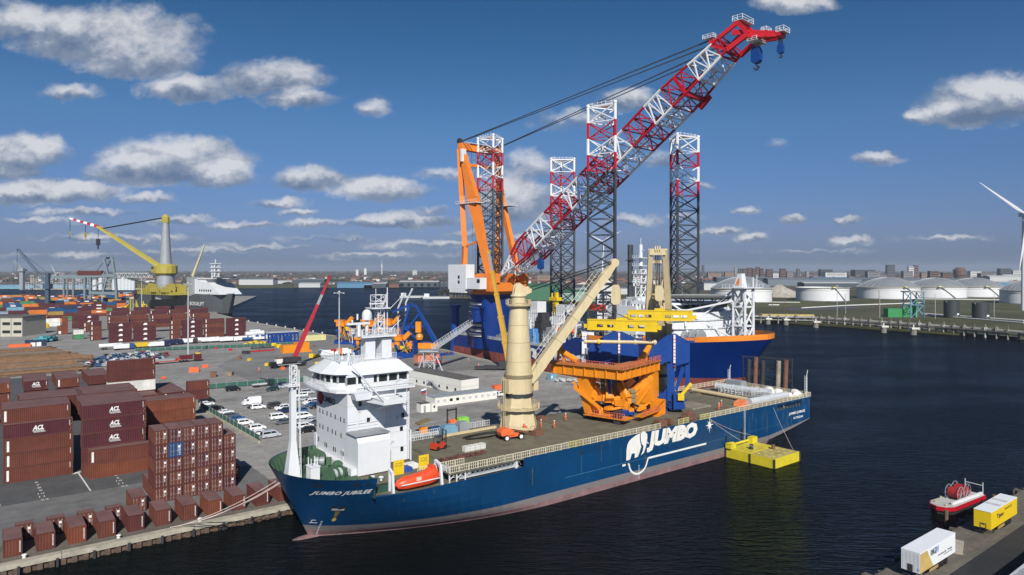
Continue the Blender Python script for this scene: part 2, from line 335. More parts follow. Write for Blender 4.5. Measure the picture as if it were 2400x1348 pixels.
def ground_mat(name, col, scale=.02, var=.2, joints=0., dark=(.1,.1,.1), patch=.5):
    m = bpy.data.materials.new(name); m.use_nodes = True; nt = m.node_tree; N = nt.nodes; Lk = nt.links
    bs = N['Principled BSDF']; bs.inputs['Roughness'].default_value = .85; bs.inputs['Specular IOR Level'].default_value = .3
    tc = N.new('ShaderNodeTexCoord'); mp0 = N.new('ShaderNodeMapping'); mp0.inputs['Rotation'].default_value = (0, 0, -TH); Lk.new(tc.outputs['Object'], mp0.inputs[0])
    def nz(s, det, sc3=(1,1,1), rough=.6):
        mp = N.new('ShaderNodeMapping'); mp.inputs['Scale'].default_value = sc3; Lk.new(mp0.outputs[0], mp.inputs[0])
        n = N.new('ShaderNodeTexNoise'); n.inputs['Scale'].default_value = s; n.inputs['Detail'].default_value = det; n.inputs['Roughness'].default_value = rough; Lk.new(mp.outputs[0], n.inputs[0]); return n.outputs[0]
    def ramp(src, p0, c0, p1, c1):
        r = N.new('ShaderNodeValToRGB'); Lk.new(src, r.inputs[0]); e = r.color_ramp.elements; e[0].position = p0; e[1].position = p1; e[0].color = tuple(c0)+(1,); e[1].color = tuple(c1)+(1,); return r.outputs[0]
    def mul(a, b):
        x = N.new('ShaderNodeMix'); x.data_type = 'RGBA'; x.blend_type = 'MULTIPLY'; x.inputs[0].default_value = 1; Lk.new(a, x.inputs[6]); Lk.new(b, x.inputs[7]); return x.outputs[2]
    c = ramp(nz(scale, 8), .3, [v*(1-var) for v in col], .7, [v*(1+var) for v in col])
    c = mul(c, ramp(nz(scale*14, 6), .3, (.8,.8,.8), .7, (1.12,1.12,1.12)))
    c = mul(c, ramp(nz(scale*3, 6, (.15,1.6,1), .7), .35, (1-.35*patch,)*3, .6, (1.05,1.05,1.05)))      # tyre marks along the quay
    c = mul(c, ramp(nz(scale*5, 7, (1,1,1), .75), .33, (1-.6*patch,)*3, .45, (1,1,1)))            # oil and damp stains
    if joints:
        bk = N.new('ShaderNodeTexBrick'); bk.inputs['Scale'].default_value = 1/joints; bk.inputs['Mortar Size'].default_value = .011; bk.inputs['Color1'].default_value = (1,1,1,1); bk.inputs['Color2'].default_value = (.86,.865,.87,1)
        bk.inputs['Mortar'].default_value = (.7,.7,.7,1); Lk.new(mp0.outputs[0], bk.inputs[0]); c = mul(c, bk.outputs[0])
    Lk.new(c, bs.inputs['Base Color']); return m
CONC = ground_mat('yard_pavement', (.30,.29,.275), .02, .13, 9.)
ASPH = ground_mat('dark_asphalt', (.085,.087,.09), .03, .14, 0, patch=.3)
ROADG = ground_mat('service_road_asphalt', (.15,.15,.148), .03, .12, 0, patch=.35)
QUAYT = ground_mat('quay_strip', (.15,.135,.11), .05, .2, 3.)
FIELD = ground_mat('rough_grass', (.085,.085,.038), .006, .35, 0, patch=.7)
FARL = ground_mat('far_farmland', (.10,.085,.055), .0012, .4, 0, patch=.6)
DIRT = ground_mat('bare_earth', (.10,.085,.065), .02, .3, 0)
TAR = ground_mat('fresh_tarmac', (.030,.031,.033), .04, .15, 0, patch=.2)

def land(name, poly, mt, z0=-3, z1=QZ):
    b = MB(); b.prism(poly, z0, z1); return struct(b.build(name, mt))
yard = [S(-330,26), S(-64,26), S(-40,28.4), S(74.7,28.4), (-3.6,318.6), (-38,378), (-129,467), (-225,582), (-300,690), (-430,1150), (-2600,1270), (-2600,300), (-1200,-300)]
land('quay_yard_ground', yard, CONC)
land('near_shore_ground', [S(-60,-56), S(-12,-54.7), S(60,-54.9), S(400,-56), S(400,-600), S(-60,-600)], QUAYT, -3, 1.55)
land('right_shore_ground', [(-67,1132),(-30,1060),(111,887),(214,613),(332,450),(420,400),(1100,150),(9000,150),(13000,22000),(-13500,22000),(-13500,1560),(-800,1600),(-300,1850),(-90,1840),(-60,1500)], FIELD)
def sheet(name, pts, mt, z):
    b = MB(); n = len(pts); b.add([(x,y,z) for x,y in pts], [tuple(range(n))]); return struct(b.build(name, mt))
sheet('farmland', [(-13000,1950),(-60,1950),(150,1500),(700,1150),(2500,1300),(9000,1500),(12500,21500),(-13000,21500)], FARL, QZ+.02)
sheet('container_park_asphalt', [S(-400,58.4),S(-69,58.2),S(-69,140),S(-72,140),S(-72,240),S(-160,250),S(-400,250)], ASPH, QZ+.01)
sheet('yard_road', [S(-400,36),S(-66,36),S(-66,58.1),S(-400,58.2)], ROADG, QZ+.012)
sheet('quay_apron', [S(-330,27),S(-64,27),S(-64,35.9),S(-330,35.9)], QUAYT, QZ+.011)
sheet('upper_yard_asphalt', [S(-30,166),S(20,162),S(73,140),(-6,318),(-40,378),(-128,464),S(60,330),S(10,300),S(-30,230)], ground_mat('worn_asphalt',(.20,.198,.192),.02,.14,0,patch=.4), QZ+.008)
sheet('shore_road', [S(-60,-61.3),S(300,-61.1),S(300,-70),S(-60,-70)], TAR, 1.56)

# quay wall: concrete coping, sheet piles and timber fenders
COPE = mat('quay_coping', (.36,.33,.26), .85, var=.25, scale=.8, grime=.5)
SHEETP = mat('sheet_pile', (.10,.065,.045), .8, var=.4, scale=1.2, streak=.6, streak_col=(.05,.05,.03))
qw = thing('quay_wall', 'quay wall with pale coping above rusty sheet piles along the left water edge', 'quay wall', S(-130,26)+(0,), TH)
b = MB()
for i in range(7):
    x = -70+i*19.2; b.box(x+.03, x+19.17, -.55, .9, 1.05, 1.85)
for i in range(7):
    b = MB(); x = -70+i*19.2; b.box(x+.04, x+19.16, -.55, .9, 1.05, 1.83+.02*(i%2)); b.build('coping_block', COPE, qw)
me = None
pm = MB(); prof = [(0,0),(.25,0),(.45,-.38),(1.05,-.38),(1.25,0),(1.5,0)]
for i in range(len(prof)-1):
    (x0,y0),(x1,y1) = prof[i], prof[i+1]; pm.add([(x0,y0,-1),(x1,y1,-1),(x1,y1,1.04),(x0,y0,1.04)], [(0,1,2,3)])
pme = pm.mesh('sheet_pile', [SHEETP])
for i in range(48): put(pme, 'sheet_pile', qw, (-6+i*1.5, -.05, 0))
fm = MB(); fm.cb(0,0,-1,.35,.35,2.3); fme = fm.mesh('fender_post', [DARK])
for i in range(16): put(fme, 'fender_post', qw, (-4+i*4.9, -.72, 0))
qe = MB()   # plain edge of the further quays
for p, q in (((-3.6,318.6),(-38,378)),((-38,378),(-129,467)),((-129,467),(-225,582)),((-225,582),(-300,690)),(S(74.7,28.4),(-3.6,318.6))):
    qe.beam(p+(1.45,), q+(1.45,), 1.6, .8)
tag(qe.build('quay_edge', COPE), 'pale concrete kerb along the far water edge of the yard', 'quay edge')
bm_ = MB(); bm_.lathe([(.28,0),(.22,.35),(.38,.5),(.3,.62),(0,.66)], n=10); bme = bm_.mesh('bollard', [mat('bollard_white', (.7,.7,.66), .5)])
pts = [site(581+i*21.5, 754+i*3.55) for i in range(9)]
for i, (x, y) in enumerate(pts):
    o = put(bme, 'bollard', None, (x+1.2, y-1.8, QZ+.4)); o.scale = (1.8,1.8,1.6)
    tag(o, '%s white bollard from the container stacks along the far quay edge' % NTH[i], 'bollard', 'white bollards on the far quay edge')
for i, a in enumerate((-108.7, -96, -83.5)):
    o = put(bme, 'bollard', None, S(a, 27.6)+(QZ,)); o.data = bme; tag(o, ['leftmost','middle','rightmost'][i]+' bollard on the quay apron beside the row of brown boxes', 'bollard', 'bollards on the near quay')

# painted markings in the container park
PAINT = mat('road_paint', (.62,.62,.58), .8, var=.3, scale=2, grime=.6)
pmk = MB(); z = QZ+.018
def strip(mb, p, q, w, z):
    dx, dy = q[0]-p[0], q[1]-p[1]; l = math.hypot(dx, dy); nx, ny = -dy/l*w/2, dx/l*w/2
    mb.add([(p[0]+nx,p[1]+ny,z),(p[0]-nx,p[1]-ny,z),(q[0]-nx,q[1]-ny,z),(q[0]+nx,q[1]+ny,z)], [(0,1,2,3)])
strip(pmk, S(-97.5,75), S(-96.8,58.7), .28, z); strip(pmk, S(-112,73), S(-111.4,58.7), .28, z); strip(pmk, S(-98.6,74.2), S(-96.9,75.4), .9, z+.002)
u3 = Vector((UX,UY,0)); n3 = Vector((-UY,UX,0))
for k, t in enumerate(['6','7','8','9','10','11','22']):
    x, y = S(-105-len(t)*.4+k*.12, 71.5-k*2.3); text_on(pmk, t, (x,y,z), u3, n3, 1.0)
    x, y = S(-91.4-len(t)*.4+k*.1, 71.5-k*2.3); text_on(pmk, t, (x,y,z), u3, n3, 1.0)
struct(pmk.build('bay_markings', PAINT))
# ================= containers =================
def cpaint(name, col, st=.35):
    return mat(name, col, .68, spec=.3, var=.2, scale=.35, streak=st, streak_col=tuple(c*.55+.03 for c in col), grime=.35)
CP = dict(maroon=cpaint('container_maroon', (.075,.018,.024)), brown=cpaint('container_brown', (.122,.037,.024)),
          rust=cpaint('container_orange_brown', (.155,.046,.024)), dred=cpaint('container_dark_red', (.095,.027,.023)),
          blue=cpaint('container_blue', (.012,.06,.17)), navy=cpaint('container_navy', (.02,.035,.08)), orange=cpaint('container_orange', (.55,.16,.03)),
          green=cpaint('container_green', (.05,.20,.09)), white=cpaint('container_white', (.62,.62,.58), .2), ochre=cpaint('container_ochre', (.34,.22,.05)), lblue=cpaint('container_pale_blue', (.16,.30,.40)))
CROOF = cpaint('container_roof', (.155,.085,.078), .5)
CFRAME = cpaint('container_frame', (.10,.036,.028))
MARK = mat('container_mark_white', (.72,.72,.70), .6, var=.1)
MARKY = mat('container_mark_yellow', (.7,.5,.05), .6)
H40, H20, CW = 3.05, 2.75, 2.44
def corrugated(L, W, H, pitch=.34, dep=.05):
    pts = []
    def side(p0, p1, nx, ny):
        l = math.hypot(p1[0]-p0[0], p1[1]-p0[1]); n = max(2, int(l/pitch)); dx, dy = (p1[0]-p0[0])/l, (p1[1]-p0[1])/l
        for i in range(n):
            s0 = l*i/n; st = l/n
            for f, dd in ((0,0),(.3,0),(.5,dep),(.8,dep)):
                pts.append((p0[0]+dx*(s0+st*f)-nx*dd, p0[1]+dy*(s0+st*f)-ny*dd))
    x, y = L/2-.06, W/2-.03
    side((-x,-y),(x,-y),0,-1); side((x,-y),(x,y),1,0); side((x,y),(-x,y),0,1); side((-x,y),(-x,-y),-1,0)
    b = MB(); n = len(pts)
    b.add([(p[0],p[1],.12) for p in pts]+[(p[0],p[1],H-.1) for p in pts], [(i,(i+1)%n,n+(i+1)%n,n+i) for i in range(n)])
    return b
def con_meshes(L, H):
    W = CW; c = {}
    c['walls'] = corrugated(L, W, H).mesh('wall', [CP['brown']])
    r = MB(); n = int(L/.55)
    for i in range(n):
        x0 = -L/2+.02+i*(L-.04)/n; r.box(x0+.04, x0+(L-.04)/n-.04, -W/2+.06, W/2-.06, H-.075, H-.012)
    r.box(-L/2+.01, L/2-.01, -W/2+.01, W/2-.01, H-.12, H-.035)
    c['roof'] = r.mesh('roof', [CROOF])
    f = MB()
    for sx in (-1,1):
        for sy in (-1,1): f.cb(sx*(L/2-.08), sy*(W/2-.08), 0, .16, .16, H)
        f.cb(sx*(L/2-.07), 0, 0, .13, W-.3, .16); f.cb(sx*(L/2-.07), 0, H-.14, .13, W-.3, .12)
    for sy in (-1,1): f.cb(0, sy*(W/2-.05), 0, L-.3, .1, .16); f.cb(0, sy*(W/2-.05), H-.12, L-.3, .1, .09)
    c['frame'] = f.mesh('frame', [CFRAME])
    d = MB(); d.box(-.02, .05, -W/2+.17, -.01, .16, H-.16)      # a door leaf at +x end
    c['leafa'] = d.mesh('door', [CP['brown']])
    d = MB(); d.box(-.02, .05, .01, W/2-.17, .16, H-.16); c['leafb'] = d.mesh('door', [CP['brown']])
    k = MB()
    for y in (-.85,-.35): k.bar((.085,y,.2),(.085,y,H-.2),.032,4); k.cb(.1,y+.1,1.1,.05,.3,.08); [k.cb(.085,y,zz,.07,.16,.1) for zz in (.35,H*.5,H-.5)]
    c['rodsa'] = k.mesh('lock_rod', [mat('zinc_rod', (.42,.36,.34), .4, metal=.3)])
    k = MB()
    for y in (.35,.85): k.bar((.085,y,.2),(.085,y,H-.2),.032,4); k.cb(.1,y-.1,1.1,.05,.3,.08); [k.cb(.085,y,zz,.07,.16,.1) for zz in (.35,H*.5,H-.5)]
    c['rodsb'] = k.mesh('lock_rod', [MATS['zinc_rod']])
    lb = MB(); lb.box(.052,.058,.42,.80,H*.62,H*.62+.42); 
    for q in range(5): lb.box(.052,.058,.45,.45+.12+.07*((q*7)%4),H*.36+q*.13,H*.36+q*.13+.06)
    c['plate'] = lb.mesh('data_panel', [MARK])
    mk = MB()                                              # white number column on the near side, small marks
    for q in range(9): mk.box(L/2-.62, L/2-.5, -W/2-.004, -W/2+.01, H-.45-q*.13, H-.45-q*.13+.09)
    c['mark'] = mk.mesh('number_marking', [MARK])
    mk = MB(); mk.box(-L/2+.55, -L/2+.95, -W/2-.004, -W/2+.01, H*.14, H*.86); c['stripe'] = mk.mesh('white_nameplate', [MARK])
    mk = MB()
    for q in range(4): mk.box(L/2-.5+.14*(q%2), L/2-.42+.14*(q%2), -W/2-.004, -W/2+.01, .5+q*.42, .62+q*.42)
    c['ymark'] = mk.mesh('yellow_marking', [MARKY])
    return c
C40, C20 = con_meshes(12.19, H40), con_meshes(6.06, H20)
lg = MB(); text_on(lg, 'ACL', (-1.05,-CW/2-.006,1.28), (1,0,0), (0,0,1), 1.0, 2.0, shear=.25, bold=.045)
for q in range(3):
    for i in range(8):
        x0 = -1.1+q*.12+i*.26; zz = 1.16-q*.17
        lg.add([(x0,-CW/2-.006,zz-.05+.04*(i%2)),(x0+.26,-CW/2-.006,zz-.05+.04*((i+1)%2)),(x0+.26,-CW/2-.006,zz+.02+.04*((i+1)%2)),(x0,-CW/2-.006,zz+.02+.04*(i%2))],[(0,1,2,3)])
LOGO = lg.mesh('company_logo', [MARK])
def setmat(o, m):
    o.material_slots[0].link = 'OBJECT'; o.material_slots[0].material = m; return o
def container(a, b, z, col, L=40, label='', group='', logo=False, stripe=False, doors=False, rz=None, far=False, ym=True):
    """near-left-bottom corner at quay coordinates a, b; long side along the quay (or doors facing the water)"""
    c = C40 if L == 40 else C20; LL = 12.19 if L == 40 else 6.06
    if doors: x, y = S(a+CW/2, b+LL/2); rot = TH-math.pi/2
    else: x, y = S(a+LL/2, b+CW/2); rot = TH
    t = thing('shipping_container', label, 'container', (x, y, z), rot, group); m = CP[col]
    setmat(put(c['walls'], 'wall', t), m); put(c['roof'], 'roof', t); setmat(put(c['frame'], 'frame', t), m if col not in ('brown','maroon') else CFRAME)
    if doors:
        for k in ('leafa','leafb'):
            d = setmat(put(c[k], 'door', t, (LL/2-.03,0,0)), m); put(c['rods'+k[-1]], 'lock_rod', d)
            if k == 'leafb': put(c['plate'], 'data_panel', d)
    else:
        put(c['mark'], 'number_marking', t)
        if logo: put(LOGO, 'company_logo', t)
        if stripe: put(c['stripe'], 'white_nameplate', t)
        elif ym: put(c['ymark'], 'yellow_marking', t)
    return t
G40 = 'stacked forty foot containers in the near park'
PL = {'maroon':'maroon','brown':'reddish brown','rust':'orange brown','dred':'dark red'}
def stack(a, b, n, cols, z0=QZ+.02, L=40, where='', logos=(), stripes=(), first=0, jit=.12, group=G40):
    H = H40 if L == 40 else H20
    for k in range(first, n):
        col = cols[k % len(cols)]; ex = ' with white logo' if k in logos else (' with white nameplate' if k in stripes else '')
        container(a+rnd.uniform(-jit,jit), b+rnd.uniform(-.04,.04), z0+k*H, col, L, '%s container%s, %s tier, %s' % (PL.get(col,col), ex, NTH[k], where), group, k in logos, k in stripes)
# A1: front-left block cut by the left edge of the picture
for r in range(4):
    w = ['front row', 'second row', 'third row', 'fourth row'][r]+', leftmost tall block'
    if r == 0:
        stack(-110.6, 74.5, 4, ['brown','brown','brown','maroon'], where=w, logos=(3,), stripes=(0,1,2), first=0)
        stack(-110.9, 75.6, 5, ['brown'], where=w, stripes=(4,), first=4)
    else: stack(-110.8, 75.6+r*2.55, 5, ['brown','dred','brown','rust'], where=w, first=4)
for r in range(4): stack(-107.6, 86.6+r*2.55, 5, ['dred','brown'], where='%s row behind leftmost tall block' % NTH[r], first=3 if r == 0 else 4)
# A2: block with three lettered maroon containers on top
stack(-96.2, 67.4, 2, ['rust','brown'], where='foot of the lettered maroon block', stripes=(1,))
for r in range(6):
    stack(-97.2, 69.95+r*2.5, 5, ['brown','dred','maroon','maroon','maroon'] if r == 0 else ['brown','maroon','dred','brown','maroon','dred'][r-1:]+['brown'],
          where='%s row, lettered maroon block' % NTH[r], logos=(2,3,4) if r == 0 else (), first=0 if r == 0 else 4)
for r in range(5): stack(-96.4, 86.2+r*2.5, 5, ['dred','brown','maroon'], where='%s row behind lettered maroon block' % NTH[r], first=3)
# S3: two lit brown containers beside the bay in shadow
for r in range(3): stack(-79.5, 103+r*2.5, 3, ['brown','rust','rust'] if r == 0 else ['dred','brown'], where='%s row, low block behind door stack' % NTH[r], first=0 if r == 0 else 2)
G20 = 'stacked twenty foot containers in the near park'
def block20(a, b, rows, tiers, cols, where, logo=False, stripe=False, show=2):
    for r in range(rows):
        for k in range(tiers-show if r == 0 else tiers-1, tiers):
            col = cols[(r+k) % len(cols)]
            lab = '%s short container, tier %s, row %s %s' % (PL.get(col,col), ['one','two','three','four','five','six'][k], ['one','two','three','four','five','six','seven','eight','nine'][r], where)
            container(a+rnd.uniform(-.1,.1), b+r*2.52, QZ+.02+k*H40, col, 20, lab, G20, logo and r == 0 and k == tiers-1, stripe and r == 0 and k == tiers-1)
block20(-104.9, 142, 7, 4, ['maroon','dred','brown'], 'of small logo block', logo=True)
block20(-97.1, 142, 7, 4, ['brown','maroon','dred'], 'right of small logo block', stripe=True)
block20(-89.0, 143, 7, 4, ['brown','dred'], 'left of the tall pair')
block20(-114, 142, 5, 4, ['brown','rust'], 'at the left picture edge', show=3)
block20(-80.6, 114.5, 8, 3, ['dred','brown'], 'behind low block, left half')
block20(-73.2, 115.5, 8, 3, ['brown','dred','maroon'], 'behind low block, right half', stripe=True)
for r in range(1): stack(-66.0, 118, 4, ['dred','brown'], where='dark end stack by the car park', first=2, L=20)
x, y = 0, 0
for k in range(4, 6):
    a5, b5 = AB(*site(240+3, 842+6, QZ+6*H40)); container(a5+1, b5, QZ+k*H40, 'dred', 40, 'dark red container, %s tier of the tall pair by the steel store' % ['lower visible','top'][k-4], G40)
for k in range(4): container(a5+1, b5, QZ+k*H40, 'white' if k == 3 else 'dred', 40, '%s container, tier %s, beneath the tall pair' % ('cream' if k == 3 else 'dark red', ['one','two','three','four'][k]), G40)
# S4: door stack, five columns of five and one of four; doors face the water
G4 = 'twenty foot containers with doors facing the water'
for c in range(6):
    for k in range(5 if c < 5 else 4):
        blue = (c == 1 and k == 3); col = 'blue' if blue else ['brown','dred','brown','dred','brown','maroon'][(c+k) % 6]
        t = container(-88.1+c*2.5+rnd.uniform(-.03,.03), 42.6+(.0 if c < 5 else .4), QZ+.02+k*H20, col, 20,
                  ('blue container among the brown ones, doors to the water' if blue else '%s container with doors visible, column %s, tier %s of the door stack' % (PL.get(col,col), ['one','two','three','four','five','six'][c], ['one','two','three','four','five'][k])), G4, doors=True)
        if blue:
            lb = MB(); text_on(lb, 'Hapag', (.06,.95,.35), (0,0,1), (0,-1,0), .42, 1.9); lb.build('lettering', MARK, t, loc=(3.0,0,0))
for c in range(7): container(-88.1+c*2.5, 49, QZ+.02, 'brown', 20, 'brown container on the ground behind the door stack, place %s' % NTH[c], G4, doors=True)
# second row, doors glimpsed between the quay boxes
for i, a in enumerate((-109.6,-105.3,-101.0,-96.8,-92.4)):
    tt = container(a, 35.9-2.1 if i < 4 else 39.4, QZ+.02, ['brown','dred'][i % 2], 20, '%s brown container glimpsed between quay boxes, doors to the water' % NTH[i], 'second row of quay containers', doors=True)
    if i < 4: tt.scale = (.3, 1, 1)
for i in range(13):
    a = -111.3+4.22*i; b = 29.3+rnd.uniform(-.15,.2)
    t = container(a, b, QZ+.02, ['brown','brown','rust','brown','dred'][i % 5], 20, '%s brown box from the left, single row along the quay edge' % NTH[i], 'single row of boxes along the quay edge', doors=True)
    t.rotation_euler = (0, 0, TH+math.pi/2+R(rnd.uniform(-.8,.8)))
    o = MB()
    for q in range(9): o.box(-3.035,-3.025,-.98,-.84,.55+q*.2,.55+q*.2+.13)
    o.build('number_marking', MARK, t)

# mid yard: far stacks built as single pieces with edges and doors lines
def simple_con(L, H, col):
    b = corrugated(L, CW, H, 1.1, .06); b.box(-L/2,L/2,-CW/2,CW/2,H-.1,H-.02,1); 
    for sx in (-1,1):
        for sy in (-1,1): b.cb(sx*(L/2-.1), sy*(CW/2-.1), 0, .24,.24,H,2)
    return b
SIM = {}
def simp(L, col, logo, stripe):
    k = (L, col, logo, stripe)
    if k not in SIM:
        b = simple_con(L, H40, col)
        if logo:
            b.add([(-1.2,-CW/2-.03,.9),(1.2,-CW/2-.03,.9),(.9,-CW/2-.03,2.1),(-.5,-CW/2-.03,2.1)], [(0,1,2,3)], 3)
        if stripe: b.box(-L/2+.6,-L/2+1.1,-CW/2-.03,-CW/2+.02,.5,2.5,3)
        SIM[k] = b.mesh('shipping_container', [CP[col], CROOF if col in ('maroon','brown','dred') else CP[col], CFRAME, MARK])
    return SIM[k]
MIDN = [0]
def midstack(a, b, n, cols, L=12.19, logo=False, stripe=False, desc='', first=0, grp='dark red stacks in the middle yard'):
    MIDN[0] += 1
    for k in range(first, n):
        c = cols[k % len(cols)]; x, y = S(a+L/2, b)
        o = put(simp(L, c, logo, stripe), 'shipping_container', None, (x, y, QZ+k*H40), TH)
        tag(o, '%s container, %s tier, %s' % (dict(dred='dark red',lblue='pale blue').get(c,c), NTH[k], desc), 'container', grp)
midstack(-55.2, 375, 4, ['maroon'], logo=True, desc='leftmost front stack of the middle yard')
midstack(-41.8, 375, 4, ['maroon','maroon','maroon','dred'], logo=True, desc='second front stack of the middle yard')
midstack(-34, 402, 3, ['green','white'], 6.06, desc='pale reefer stack between the front stacks')
midstack(-21.2, 376, 4, ['brown'], 6.06, stripe=True, desc='narrow brown stack in the middle yard')
midstack(-14.2, 376, 4, ['maroon'], logo=True, desc='front stack just left of the tall lamp mast')
midstack(-.8, 376, 4, ['brown','dred'], stripe=True, desc='front stack second from the right end')
midstack(12.6, 374, 4, ['maroon'], logo=True, desc='rightmost front stack of the middle yard')
midstack(-62.5, 398, 4, ['brown','brown','brown','maroon'], 6.06, stripe=True, desc='short stack behind the leftmost front stack')
midstack(-70.5, 412, 2, ['green','white'], 6.06, desc='low pale stack at the road corner')
midstack(-63, 432, 3, ['brown'], 6.06, stripe=True, desc='short brown stack beside the yard road', first=1)
midstack(-62, 470, 4, ['maroon'], 12.19, logo=True, desc='lone lettered stack on the yard road')
midstack(-63, 508, 4, ['maroon','dred'], 12.19, desc='far left stack of the middle yard')
for i in range(5): midstack(-48+i*13.4, 440+3*(i%2), 4, [['brown','dred','maroon'][i%3],'brown'], stripe=(i%2 == 0), desc='%s stack of the second line in the middle yard' % NTH[i], first=1)
for i in range(5): midstack(-40+i*14, 500+4*(i%2), 4, ['brown',['maroon','dred'][i%2]], stripe=True, desc='%s stack of the third line in the middle yard' % NTH[i], first=2)
for i in range(4): midstack(-30+i*16, 560, 4, ['maroon'], desc='%s stack of the back line by the grey crane ship' % NTH[i], first=2)
midstack(30, 520, 4, ['maroon'], 6.06, desc='dark stack beside the bow of the grey ship', first=1)
# far coloured park: beyond the 300 largest, joined
pal = ['maroon','dred','orange','navy','blue','maroon','brown','ochre','green','orange','lblue','dred','maroon','blue']
far_rows = []
for k_ in range(17):
    bb_ = 535+k_*27+k_*k_*.6; al_ = []
    for px_ in (-30, 70 if k_ < 2 else 150 if k_ < 4 else 235+k_*6):
        r_ = (px_-1200)/1600; al_.append(((149.3+bb_*UX)*r_-28+bb_*UY)/(UX-UY*r_))
    far_rows.append((bb_, 4 if k_ < 9 else 3, tuple(al_)))
fk = sorted(set(pal)); fb = MB()
for b, n, (a0, a1) in far_rows:
    a = a0
    while a < a1:
        if rnd.random() < .86:
            for k in range(n-(rnd.random() < .35)):
                x, y = S(a+6.1, b); ci = fk.index(rnd.choice(pal)); fb.cb(x, y, QZ+k*H40, 12.19, CW, H40-.08, ci, TH)
                if rnd.random() < .3: xx, yy = S(a+6.1, b-1.26); fb.cb(xx, yy, QZ+k*H40+.9, 4, .06, 1.1, len(fk), TH)
        a += 13.0
fo = fb.build('container_rows', [CP[c] for c in fk]+[MARK])
tag(fo, 'many coloured container stacks in the far park beyond the dark red yard', 'containers', kind='stuff')
# ================= the blue heavy lift ship =================
ship = thing('heavy_lift_ship', 'blue heavy lift cargo ship with white bridge and two cream cranes, moored at the quay', 'ship', (28,149.3,0), TH)
HB = 13.35; DK = 10.2
def sstem(z): return -69.2-6.4*max(0, min(1, z/13.0)) if z > 0 else -69.2+z*.3
def shalf(a, z):
    s = max(0, min(1, z/13.0)); L = 47-35*s**.62; x = (a-sstem(z))/L
    if x <= 0: return 0.
    if x >= 1: return HB
    p = 1.8+.2*s; q = 1+.9*s**.7
    return HB*(1-(1-x)**p)**(1/q)
def szb(a): return 0 if a < 46 else 4.0*((a-46)/24.4)**1.5
def szt(a): return 12.05+.95*max(0, min(1, (-62.8-a)/12.8))**1.3
AEND = 70.4
def station_rows(zs_fn, ts, side):            # side -1: port (low y), +1: starboard
    pass
hull = MB()
NT = 30; rows = [-2.,-.6,.2,.9,1.6,2.3,3.4,4.8,6.4,8.4]
ts = [(i/NT)**1.7 for i in range(NT+1)]
def bow_pt(t, z, side):
    a0 = sstem(z); a = a0+t*(-22-a0); return (a, HB+side*shalf(a, z), z)
for side in (-1, 1):
    for j in range(len(rows)-1):
        mi = 1 if rows[j] < 2.25 else 0
        for i in range(NT):
            q = [bow_pt(ts[i], rows[j], side), bow_pt(ts[i+1], rows[j], side), bow_pt(ts[i+1], rows[j+1], side), bow_pt(ts[i], rows[j+1], side)]
            hull.add(q, [(0,1,2,3) if side < 0 else (3,2,1,0)], mi)
    # parallel body and stern
    st = [-22, -10, 2, 14, 26, 38, 46, 50, 54, 57, 60, 63, 66, 68.5, AEND]
    def rws(a):
        zb = szb(a) if a > 46 else -2.; bt = 2.3 if a < 50 else 2.3+(a-50)/20.4*2.0; bt = max(bt, zb+.02)
        return [zb, zb+(bt-zb)*.5, bt, bt+(5.5-bt)*.5, 5.5, 8.4]
    for i in range(len(st)-1):
        ra, rb = rws(st[i]), rws(st[i+1])
        for j in range(5):
            def yy(a, k): 
                n_ = .0 if k > 0 else (1.6 if a > 46 else 0)
                return HB+side*(HB-n_*min(1, max(0, a-46)/10))
            q = [(st[i], yy(st[i], j), ra[j]), (st[i+1], yy(st[i+1], j), rb[j]), (st[i+1], yy(st[i+1], j+1), rb[j+1]), (st[i], yy(st[i], j+1), ra[j+1])]
            hull.add(q, [(0,1,2,3) if side < 0 else (3,2,1,0)], 1 if j < 2 else 0)
for i in range(6, len(st)-1):                 # stern underside
    a0, a1 = st[i], st[i+1]; e = lambda a: 1.6*min(1, max(0, a-46)/10)
    hull.add([(a0,e(a0),szb(a0)),(a1,e(a1),szb(a1)),(a1,2*HB-e(a1),szb(a1)),(a0,2*HB-e(a0),szb(a0))], [(3,2,1,0)], 1)
hull.add([(AEND,1.6,4),(AEND,2*HB-1.6,4),(AEND,2*HB,4.15),(AEND,2*HB,8.4),(AEND,0,8.4),(AEND,0,4.15)], [(0,1,2,3,4,5)], 0)
hull.build('hull', [BLUEH, BOOT], ship, smooth=True)
up = MB(); TSB = [(i/26)**1.6 for i in range(27)]
for side in (-1, 1):                          # bow bulwark shell and upper strakes
    def bp(t, f):
        a1 = -62.8; a0 = sstem(8.4); a = a0+t*(a1-a0); z = 8.4+(szt(a)-8.4)*f
        a = sstem(z)+t*(a1-sstem(z)); return (a, HB+side*shalf(a, z), z)
    fr = [0, .35, .7, 1]
    for i in range(26):
        for j in range(3):
            up.add([bp(TSB[i],fr[j]),bp(TSB[i+1],fr[j]),bp(TSB[i+1],fr[j+1]),bp(TSB[i],fr[j+1])], [(0,1,2,3) if side < 0 else (3,2,1,0)], 0)
    y0 = 0 if side < 0 else 2*HB; yi = .3 if side < 0 else 2*HB-.3
    a0 = -32.4 if side < 0 else -62.8
    up.box(a0, 54, min(y0,yi), max(y0,yi), 8.4, DK)
    up.box(66.5, AEND, min(y0,yi), max(y0,yi), 8.4, DK)
    up.box(54, 66.5, min(y0,yi), max(y0,yi), DK-.5, DK)
    for k in range(8): up.box(55.3+k*1.5, 55.5+k*1.5, min(y0,yi), max(y0,yi), 8.4, DK-.5)
up.box(AEND-.3, AEND, .3, 2*HB-.3, 8.4, DK)
[up.beam((a_, HB-shalf(a_, 8.4)+.12, 8.45), (b_, HB-shalf(b_, 8.4)+.12, 8.45), .24, .2) for a_, b_ in zip((-62.8,-60.8,-58,-54,-48), (-60.8,-58,-54,-48,-32.4))]
